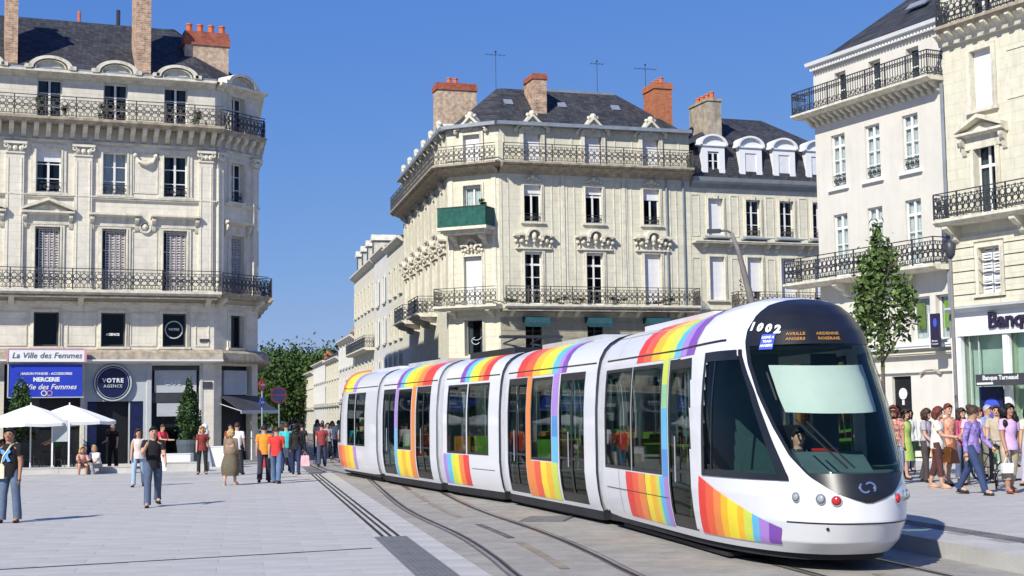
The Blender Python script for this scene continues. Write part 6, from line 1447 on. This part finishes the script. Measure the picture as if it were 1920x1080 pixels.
P_, J_ = person((10.1, 29.2, zr), 14, 'woman with long black curls in a lilac T-shirt and beige trousers', 1.80, True, (.56, .38, .60), (.42, .34, .25), 'capri', 'short', 'black', 'curly', near=True, legs=((8, 3), (-10, 8)), arms=((8, 18), (-10, 16)), group=gr_, skin=SKIN2, shoes=(.16, .05, .03), lvl=2)
P_, J_ = person((9.85, 32.5, zr), 20, 'person in a peach vest and plum cap behind the violet blouse', 1.84, True, (.66, .30, .18), (.3, .12, .06), 'skirt', 'none', 'auburn', 'short', topm=PEACH, group=gr_)
P_, J_ = person((10.45, 32.6, zr), -30, 'woman in pink and white carrying shopping behind the striding woman', 1.78, True, (.66, .42, .52), (.06, .07, .05), 'trousers', 'short', 'black', 'tail', group=gr_, arms=((20, 60), (10, 40)))
P_, J_ = person((9.7, 35.5, zr), 30, 'person in a green dress half hidden behind the white tunic', 1.72, True, (.35, .5, .12), (.35, .5, .12), 'skirt', 'none', 'brown', 'bob', group=gr_)
P_, J_ = person((11.55, 32.0, zr), -35, 'person in cream and lavender at the very right edge', 1.76, True, (.66, .55, .45), (.42, .38, .5), 'trousers', 'short', 'black', 'long', group=gr_)
P_, J_ = person((10.0, 37.2, zr), 160, 'man in a dark suit walking away behind the group', 1.82, False, (.04, .04, .05), (.03, .03, .04), 'trousers', 'long', 'black', 'short', group=gr_)
P_, J_ = person((11.9, 36.0, zr), 40, 'man with grey hair in a blue shirt near the bank window', 1.80, False, (.2, .3, .5), (.2, .18, .15), 'trousers', 'short', 'grey', 'short', group=gr_)
more_ = [((9.05, 34.9), -10, 'dark haired man in a brown shirt just behind the floral top woman', False, (.16, .09, .06), (.08, .08, .1), 'black', 'short'), ((9.75, 33.9), 50, 'woman with a grey shawl between the white tunic and the peach vest', True, (.35, .33, .38), (.06, .05, .05), 'brown', 'bob'),
         ((10.75, 34.4), 20, 'young woman in a raspberry top behind the lilac T-shirt', True, (.5, .08, .16), (.1, .12, .2), 'brown', 'long'), ((11.25, 33.3), -20, 'man in a beige polo shirt near the right edge', False, (.45, .38, .28), (.09, .08, .07), 'brown', 'short'),
         ((10.9, 39.5), 10, 'woman in white far back at the bank glass front', True, (.68, .68, .66), (.05, .06, .12), 'black', 'bob'), ((9.9, 40.2), -30, 'person in a black top standing at the white house door', False, (.03, .03, .03), (.04, .05, .08), 'brown', 'short'),
         ((12.4, 38.2), 30, 'person in an orange top in front of the blue bank poster', True, (.62, .22, .06), (.05, .05, .06), 'auburn', 'bob')]
for k_, (xy, fc_, lb_, fm_, tp_, bt_, hr_, st_) in enumerate(more_):
    person((xy[0], xy[1], zr), fc_, lb_, 1.78 if not fm_ else 1.72, fm_, tp_, bt_, 'trousers', 'short' if k_ % 2 else 'long', hr_, st_, group=gr_, legs=((8 - 3 * (k_ % 3), 3), (-9, 7)), arms=((10, 30 + 10 * (k_ % 3)), (-6, 20)))
ob = thing('tote_bag', (9.42, 31.6, zr + .55), R(40), 'orange patterned tote bag carried between the white tunic and the violet blouse', 'bag')
put('bag_body', MB().prism([(-.22, 0), (.22, 0), (.26, .34), (-.26, .34)], -.09, .09).mesh('bag_body', cm((.62, .2, .03))), ob, Matrix()); put('handle', MB().tube([(-.1, 0, .34), (-.06, 0, .6), (.06, 0, .6), (.1, 0, .34)], .014, 5).mesh('handle', cm((.5, .16, .03))), ob, Matrix())
wb = thing('white_bag', (9.95, 28.95, zr + .42), R(10), 'small white bag in the hand of the curly haired woman', 'bag')
put('bag_body', MB().prism([(-.11, 0), (.11, 0), (.13, .2), (-.13, .2)], -.04, .04).mesh('bag_body', M['white2']), wb, Matrix()); put('handle', MB().tube([(-.06, 0, .2), (0, 0, .36), (.06, 0, .2)], .008, 4).mesh('handle', M['white2']), wb, Matrix())
# the driver behind the windscreen
dq = CA.W @ Vector((6.3, -.05, 0))
P_, J_ = person((dq.x, dq.y, .36), 10.4, 'driver in dark clothes sitting in the cab behind the windscreen', 1.7, False, (.03, .035, .05), (.02, .02, .03), sit=True, sitz=.55, hair='black', legs=((78, 80), (78, 80)), arms=((40, 40), (40, 40)), sleeves='long')
# far people in the street: a few built bodies, then copies
cols = [((.02, .02, .03), (.03, .03, .04)), ((.3, .3, .33), (.02, .02, .03)), ((.25, .04, .04), (.05, .06, .1)), ((.65, .63, .6), (.04, .05, .09)), ((.04, .05, .09), (.03, .03, .03)), ((.4, .25, .15), (.03, .03, .05))]
lab = ['black', 'grey', 'dark red', 'white', 'navy', 'ochre']
far = [(-9.2, 62), (-8.6, 66), (-10.6, 67), (-9.9, 72), (-11.3, 74), (-12.2, 80), (-10.7, 78), (-9.4, 58), (-7.6, 56.5), (-8.9, 70), (-13.5, 88), (-12.4, 90), (-14.8, 97), (-7.3, 61), (-11.9, 60), (-10.3, 84), (-8.2, 75), (-7.0, 66), (-7.8, 83), (-13.8, 103)]
protos = []
for i in range(6):
    x, y = far[i]
    protos.append(person((x, y, 0), (170, 5, 185, 10, 175, 178)[i], 'distant pedestrian in %s in the shadow of the street' % lab[i], 1.62 + .03 * i, i % 2 == 1, cols[i][0], cols[i][1], hair=('black', 'brown')[i % 2], style=('short', 'bob')[i % 2], legs=((10, 3), (-12, 10)), group='distant pedestrians in the street')[0])
finish_people()
for i in range(6, len(far)):
    s_ = protos[i % 6]; c = s_.copy(); C.objects.link(c); x, y = far[i]; c.location = (x, y, 0); c.rotation_euler = (0, 0, R((3, 180, 172, 190, 8)[i % 5]))
    c['label'] = 'distant pedestrian in %s, %s' % (lab[i % 6], ('deep in the street', 'beside the rear of the tram', 'by the far shopfronts', 'walking up the middle of the street', 'before the dark trees')[i // 6 + (i % 2)])
    for ch in s_.children: d = ch.copy(); C.objects.link(d); d.parent = c

# ------------------------------------------------------------------ trees
def tree(name, loc, h, crown_r, crown_h, cz, n, leaf, m, label, cat='tree', trunk_r=.08, seed=1, group=None, forks=5, shape='ell'):
    t = thing(name, loc, 0, label, cat, group); g = random.Random(seed)
    mb = MB().tube([(0, 0, 0), (g.uniform(-.05, .05), 0, cz * .5), (0, g.uniform(-.05, .05), cz), (0, 0, h * .93)], [trunk_r, trunk_r * .85, trunk_r * .6, trunk_r * .12], 8)
    for k in range(forks):
        a = 2 * math.pi * k / forks + g.random(); z = cz - crown_h * .35 + crown_h * .6 * k / forks
        mb.tube([(0, 0, z), (math.cos(a) * crown_r * .4, math.sin(a) * crown_r * .4, z + crown_h * .12), (math.cos(a) * crown_r * .85, math.sin(a) * crown_r * .85, z + crown_h * .26)], [trunk_r * .45, trunk_r * .3, trunk_r * .08], 5)
    put('trunk', mb.mesh('trunk', M['bark']), t, Matrix())
    me = cached(('crown', name, n, seed, m), lambda: plant_mesh('crown', n, 1.0, leaf, M[m], seed, shape, (crown_r, crown_r, crown_h / 2)))
    put('crown', me, t, T((0, 0, cz + crown_h * .06))); return t
tree('young_tree', (9.0, 34.6, PZ), 6.4, .92, 3.7, 4.2, 2700, .09, 'foliage', 'slender young leafy tree standing between the tram and the white house', trunk_r=.06, seed=3, forks=8, shape='egg')
tree('bare_sapling', (5.85, 36.4, 0), 5.0, .26, 2.0, 4.1, 130, .035, 'foliageb', 'nearly bare brown sapling beside the leaning lamp post', trunk_r=.03, seed=4, forks=9)
gx = [(-31, 185), (-26, 175), (-36, 195), (-22.5, 178), (-44, 200), (-18, 205), (-30, 215), (-52, 200), (-25, 205)]
for i, (x, y) in enumerate(gx):
    tree('broad_tree', (x, y, 0), 10.8, 5.6 + (i % 3), 9.6, 5.2, 11000, .27, 'foliage2',
         'broad dark green tree closing the end of the street, ' + ('centre of the row', 'taller one right of centre', 'one partly behind the corner block', 'rightmost by the low houses', 'farther one to its side', 'rear one over the house roofs', 'rear one in the middle', 'hidden mostly by the corner block', 'rear one right of centre')[i], trunk_r=.35, seed=20 + i % 4, group='trees closing the street')
# planters
def planter(loc, label, ph=2.4, pr=.42, potm='potg', poth=1.1, potr=.5, seed=1):
    t = thing('potted_laurel', loc, 0, label, 'potted plant', 'laurels in big pots')
    put('pot', MB().lathe([(potr * .72, 0), (potr * .95, poth * .75), (potr, poth * .85), (potr, poth), (potr * .88, poth), (potr * .85, poth * .92), (0.001, poth * .9)], 20).mesh('pot', M[potm]), t, Matrix())
    put('stem', MB().tube([(0, 0, poth * .9), (0, 0, poth + ph * .6)], .04, 6).mesh('stem', M['bark']), t, Matrix())
    put('foliage', plant_mesh('foliage', 2600, 1.0, .075, M['shrub'], seed, 'cone', (pr, pr, ph / 2)), t, T((0, 0, poth + ph * .46)))
planter((-13.1, 57.6, 0), 'tall conical laurel in a big grey pot in front of the corner pillar', 2.5, .62, seed=31)
planter((-19.4, 56.2, 0), 'dark laurel bush behind the white umbrellas under the blue banner', 2.6, .8, seed=32)
planter((-21.3, 55.2, 0), 'dark laurel cut by the left edge of the photo', 2.4, .7, seed=33)

# ------------------------------------------------------------------ square furniture
def umbrella(loc, label, rr=1.45, z0=1.86, z1=2.55):
    t = thing('umbrella', loc, R(12), label, 'umbrella', 'white terrace umbrellas')
    put('pole', MB().tube([(0, 0, 0.05), (0, 0, z1 + .08)], .028, 8).mesh('pole', M['white2']), t, Matrix())
    put('base', MB().box(-.28, .28, -.28, .28, 0, .06).mesh('base', M['granite']), t, Matrix())
    n = 8; cs = []; vs = [(0, 0, z1)]
    for ring in range(1, 4):
        f = ring / 3
        for k in range(n * 2):
            a = 2 * math.pi * k / (n * 2); r_ = rr * f * (1 if k % 2 == 0 else .93); z = z1 - (z1 - z0) * f ** 1.1 - (.0 if k % 2 == 0 else -.0) - (0.03 * f if k % 2 else 0); vs.append((r_ * math.cos(a), r_ * math.sin(a), z))
    fs = [(0, 1 + k, 1 + (k + 1) % 16) for k in range(16)] + [(1 + r_ * 16 + k, 1 + (r_ + 1) * 16 + k, 1 + (r_ + 1) * 16 + (k + 1) % 16, 1 + r_ * 16 + (k + 1) % 16) for r_ in range(2) for k in range(16)]
    ca = put('canopy', MB().add(vs, fs).mesh('canopy', M['canvasw']), t, Matrix())
    vv = []; 
    for k in range(16): p = vs[1 + 32 + k]; vv += [p, (p[0] * 1.0, p[1] * 1.0, p[2] - .12)]
    put('valance', MB().add(vv, [(2 * k, 2 * k + 1, (2 * k + 3) % 32, (2 * k + 2) % 32) for k in range(16)]).mesh('valance', M['canvasw']), t, Matrix())
    for k in range(8): a = 2 * math.pi * k / 8; put('rib', cached(('rib', rr), lambda: MB().tube([(0, 0, z1 - .03), (rr * .98, 0, z0 + .01)], .012, 4).mesh('rib', M['white'])), t, Matrix.Rotation(a, 4, 'Z'))
umbrella((-18.4, 54.4, 0), 'larger white cafe umbrella left of the terrace entrance', 1.8)
umbrella((-17.3, 55.6, 0), 'white cafe umbrella standing behind and right of the larger one', 1.75, 1.9, 2.55)
umbrella((-21.4, 53.6, 0), 'white cafe umbrella cut off by the left edge', 1.5)
def table_set(loc, rz, label):
    t = thing('cafe_table', loc, rz, label, 'table', 'round cafe tables')
    put('table_top', MB().lathe([(.001, .72), (.34, .72), (.34, .75), (.001, .75)], 18).mesh('table_top', M['iron']), t, Matrix()); put('pedestal', MB().tube([(0, 0, .03), (0, 0, .72)], .03).mesh('pedestal', M['iron']), t, Matrix()); put('foot', MB().lathe([(.2, 0), (.2, .03), (.04, .04)], 12).mesh('foot', M['iron']), t, Matrix())
def chair(loc, rz, label, m='bark'):
    t = thing('cafe_chair', loc, rz, label, 'chair', 'cafe terrace chairs')
    put('seat', MB().box(-.21, .21, -.21, .21, .43, .46).mesh('seat', M[m]), t, Matrix()); put('backrest', MB().box(-.21, .21, .19, .22, .62, .88).mesh('backrest', M[m]), t, Matrix())
    for a in (-.19, .19):
        put('leg', cached('cleg', lambda: MB().tube([(0, 0, 0), (0, 0, .43)], .014, 5).mesh('leg', M['zinc'])), t, T((a, -.19, 0))); put('leg', cached('clegb', lambda: MB().tube([(0, 0.02, 0), (0, 0, .44), (0, .02, .88)], .014, 5).mesh('leg', M['zinc'])), t, T((a, .19, 0)))
tb = [(-19.3, 54.8), (-18.2, 56.3), (-16.9, 54.9), (-20.6, 54.6)]; tn = ['below the first umbrella', 'nearest the dark shopfront', 'right of the umbrella pole', 'at the left edge of the terrace']
for (x, y), nme in zip(tb, tn):
    table_set((x, y, 0), 0, 'small round cafe table ' + nme)
    for k, sd in enumerate((-1, 1)): chair((x + .62 * sd, y + .05, 0), R(90 * sd * -1), 'brown cafe chair %s of the table %s' % (('on the left', 'on the right')[k], nme), ('bark', 'darkg')[k])
mn = thing('menu_board', (-17.0, 53.6, 0), R(10), 'white framed menu panel on posts between the umbrella poles', 'menu board')
put('panel', MB().box(-.26, .26, -.02, .02, 1.15, 1.95).mesh('panel', M['greyp']), mn, Matrix())
for a in (-.3, .3): put('post', cached('mpost', lambda: MB().box(-.03, .03, -.03, .03, 0, 2.05).mesh('post', M['white2'])), mn, T((a, 0, 0)))
def gbox(name, x0, x1, y0, y1, z1, label, cat, m='granite', rz=R(4), group=None):
    cx, cy = (x0 + x1) / 2, (y0 + y1) / 2; a, b = (x1 - x0) / 2, (y1 - y0) / 2; e = .02
    t = thing(name, (cx, cy, 0), rz, label, cat, group)
    n = max(1, round(a * 2 / 1.2)); L_ = 2 * a / n
    me = MB().box(-L_ / 2 + .004, L_ / 2 - .004, -b, b, 0, z1 - .03).box(-L_ / 2 + .004, L_ / 2 - .004, -b - .02, b, z1 - .03, z1).mesh('stone_block', M[m])
    for k in range(n): put('stone_block', me, t, T((-a + L_ * (k + .5), 0, 0)))
gbox('granite_step', -19.2, -13.9, 51.9, 52.6, .24, 'long low granite step edging the cafe terrace where two people sit', 'step')
gbox('granite_step', -21.6, -19.3, 51.2, 51.9, .14, 'lower end of the granite step at the left edge', 'step')
gbox('granite_bench', -13.6, -12.3, 54.2, 55.0, .62, 'pale granite bench block behind the man with a hand at his mouth', 'bench', 'white2')
gbox('granite_bench', -12.9, -11.4, 53.0, 53.6, .34, 'low pale granite block before the higher bench block', 'bench')
gbox('granite_bench', -11.3 - .9, -11.3 + .2, 56.0, 56.6, .85, 'tall pale stone block left of the grey laurel pot', 'bench', 'white2')
ic = thing('ice_cream_sign', (-12.1, 56.0, 0), R(5), 'white ice cream advertising figure on a grey pyramid stand beside the laurel pot', 'advertising figure')
put('stand', MB().add([(-.32, -.3, 0), (.32, -.3, 0), (.32, .3, 0), (-.32, .3, 0), (-.13, -.12, .95), (.13, -.12, .95), (.13, .12, .95), (-.13, .12, .95)], [(0, 1, 5, 4), (1, 2, 6, 5), (2, 3, 7, 6), (3, 0, 4, 7), (4, 5, 6, 7)]).mesh('stand', M['zinc']), ic, Matrix())
put('scoop', MB().ball((-.05, 0, 1.35), .22, 12, 9, (1, .9, 1.1)).ball((-.02, 0, 1.6), .14, 10, 8).mesh('scoop', M['white2'], True), ic, Matrix()); put('cone', MB().lathe([(.03, .93), (.14, 1.2), (.15, 1.22)], 12, (.07, 0, 0)).mesh('cone', cm((.6, .5, .2))), ic, Matrix())
put('plinth', MB().box(-.5, .9, -.4, .4, 0, .06).mesh('plinth', M['granite']), ic, Matrix())
# sign post by the corner
sp_ = thing('sign_post', (-10.1, 57.3, 0), R(8), 'pole with narrow red and blue round signs at the building corner', 'road sign')
put('pole', MB().tube([(0, 0, 0), (0, 0, 3.4)], .035, 8).mesh('pole', M['zinc']), sp_, Matrix())
for z, m_, r_ in ((3.25, 'red', .24), (2.55, 'bluel', .2)):
    pl_ = put('sign_plate', MB().lathe([(r_, -.02), (r_, 0)], 20, axis='y').mesh('sign_plate', M[m_]), sp_, T((0, 0, z)) @ Matrix.Rotation(R(62), 4, 'Z'))
    put('sign_bar', MB().box(-r_ * .65, r_ * .65, -.025, -.02, -.04, .04).mesh('sign_bar', M['white2']), pl_, REL[pl_.name])
np_ = thing('no_parking_sign', (-9.6, 58.4, 0), R(-5), 'round red and blue no parking sign, coloured dark as if shaded, just right of the corner pole', 'road sign')
put('pole', MB().tube([(0, 0, 0), (0, 0, 3.1)], .03, 8).mesh('pole', M['zinc']), np_, Matrix())
pp = put('sign_plate', MB().lathe([(.34, -.02), (.34, 0)], 24, axis='y').mesh('sign_plate', M['navy']), np_, T((0, -.03, 2.85))); put('sign_ring', MB().ring((0, 0), .31, .06, 24, -.03, -.02).box(-.3, .3, -.028, -.02, -.03, .03).mesh('sign_ring', cm((.09, .015, .03))), np_, T((0, -.03, 2.85)))  # ring red darkened to stand for the shade on this sign
# leaning lamp post and slender lamp
lp = thing('street_lamp', (6.75, 35, 0), R(-5), 'leaning tall grey lamp post with a short arm, rising behind the tram roof', 'street lamp')
put('mast', MB().tube([(0, 0, 0), (-.45, 0, 2.6), (-.85, 0, 4.7), (-1.12, 0, 5.9), (-1.28, 0, 6.35)], [.16, .12, .09, .06, .05], 10).mesh('mast', M['mast'], True), lp, Matrix())
put('arm', MB().tube([(-1.28, 0, 6.35), (-1.4, -.02, 6.42), (-1.62, -.05, 6.40)], .035, 6).mesh('arm', M['mast']), lp, Matrix()); put('lantern', MB().box(-1.88, -1.55, -.14, .06, 6.36, 6.45).mesh('lantern', M['darkg']), lp, Matrix())
l2 = thing('street_lamp', (11.85, 38.2, PZ), 0, 'slender grey lamp post with a dark lantern before the bank corner', 'street lamp')
put('mast', MB().tube([(0, 0, 0), (0, 0, .9), (0, 0, 5.8)], [.08, .055, .045], 10).mesh('mast', M['mast'], True), l2, Matrix()); put('lantern', MB().lathe([(.05, 5.75), (.12, 5.85), (.17, 6.15), (.05, 6.25), (.01, 6.3)], 12).mesh('lantern', M['darkg'], True), l2, Matrix()); put('bracket', MB().tube([(0, 0, 5.9), (-.2, 0, 6.0), (-.25, 0, 5.9)], .025, 5).mesh('bracket', M['darkg']), l2, Matrix())
# terrace chairs and a bicycle behind the shoppers
def bicycle(loc, rz, label, col):
    t = thing('bicycle', loc, rz, label, 'bicycle'); m = cm(col, .4)
    def wh(x):
        w_ = put('wheel', cached('whl', lambda: MB().ring((0, 0), .33, .035, 22, -.018, .018).tube([(0, -.05, 0), (0, .05, 0)], .03, 8).mesh('wheel', M['tramk'])), t, T((x, 0, .34)))
        for k in range(8): put('spoke', cached('spk', lambda: MB().tube([(0, 0, 0), (.32, 0, 0)], .003, 3).mesh('spoke', M['chrome'])), w_, REL[w_.name] @ Matrix.Rotation(k * math.pi / 4, 4, 'Y'))
    wh(-.52); wh(.52)
    put('frame', MB().tube([(-.52, 0, .34), (-.12, 0, .32), (.35, 0, .82), (-.22, 0, .80), (-.12, 0, .32)], .018, 6).tube([(-.52, 0, .34), (-.22, 0, .80)], .014, 6).tube([(.52, 0, .34), (.38, 0, .72), (.33, 0, .98)], .017, 6).mesh('frame', m), t, Matrix())
    put('handlebar', MB().tube([(.22, -.26, 1.02), (.33, -.18, 1.0), (.33, .18, 1.0), (.22, .26, 1.02)], .014, 6).mesh('handlebar', M['chrome']), t, Matrix()); put('saddle', MB().ball((-.26, 0, .92), .1, 8, 6, (1.3, .8, .4)).tube([(-.22, 0, .78), (-.25, 0, .92)], .014, 5).mesh('saddle', M['tramk']), t, Matrix())
bicycle((10.55, 31.4, PZ), R(70), 'green bicycle parked among the shoppers', (.05, .25, .05)); bicycle((11.6, 34.2, PZ), R(20), 'dark bicycle leaning near the bank window', (.03, .03, .04))
for k, (x, y) in enumerate(((9.35, 37.6), (10.9, 38.0), (11.2, 35.6))): chair((x, y, PZ), R(40 * k), 'light terrace chair %s' % ('beside the dark house door', 'between shoppers and bank', 'nearest the bank glass front')[k], 'foliage')
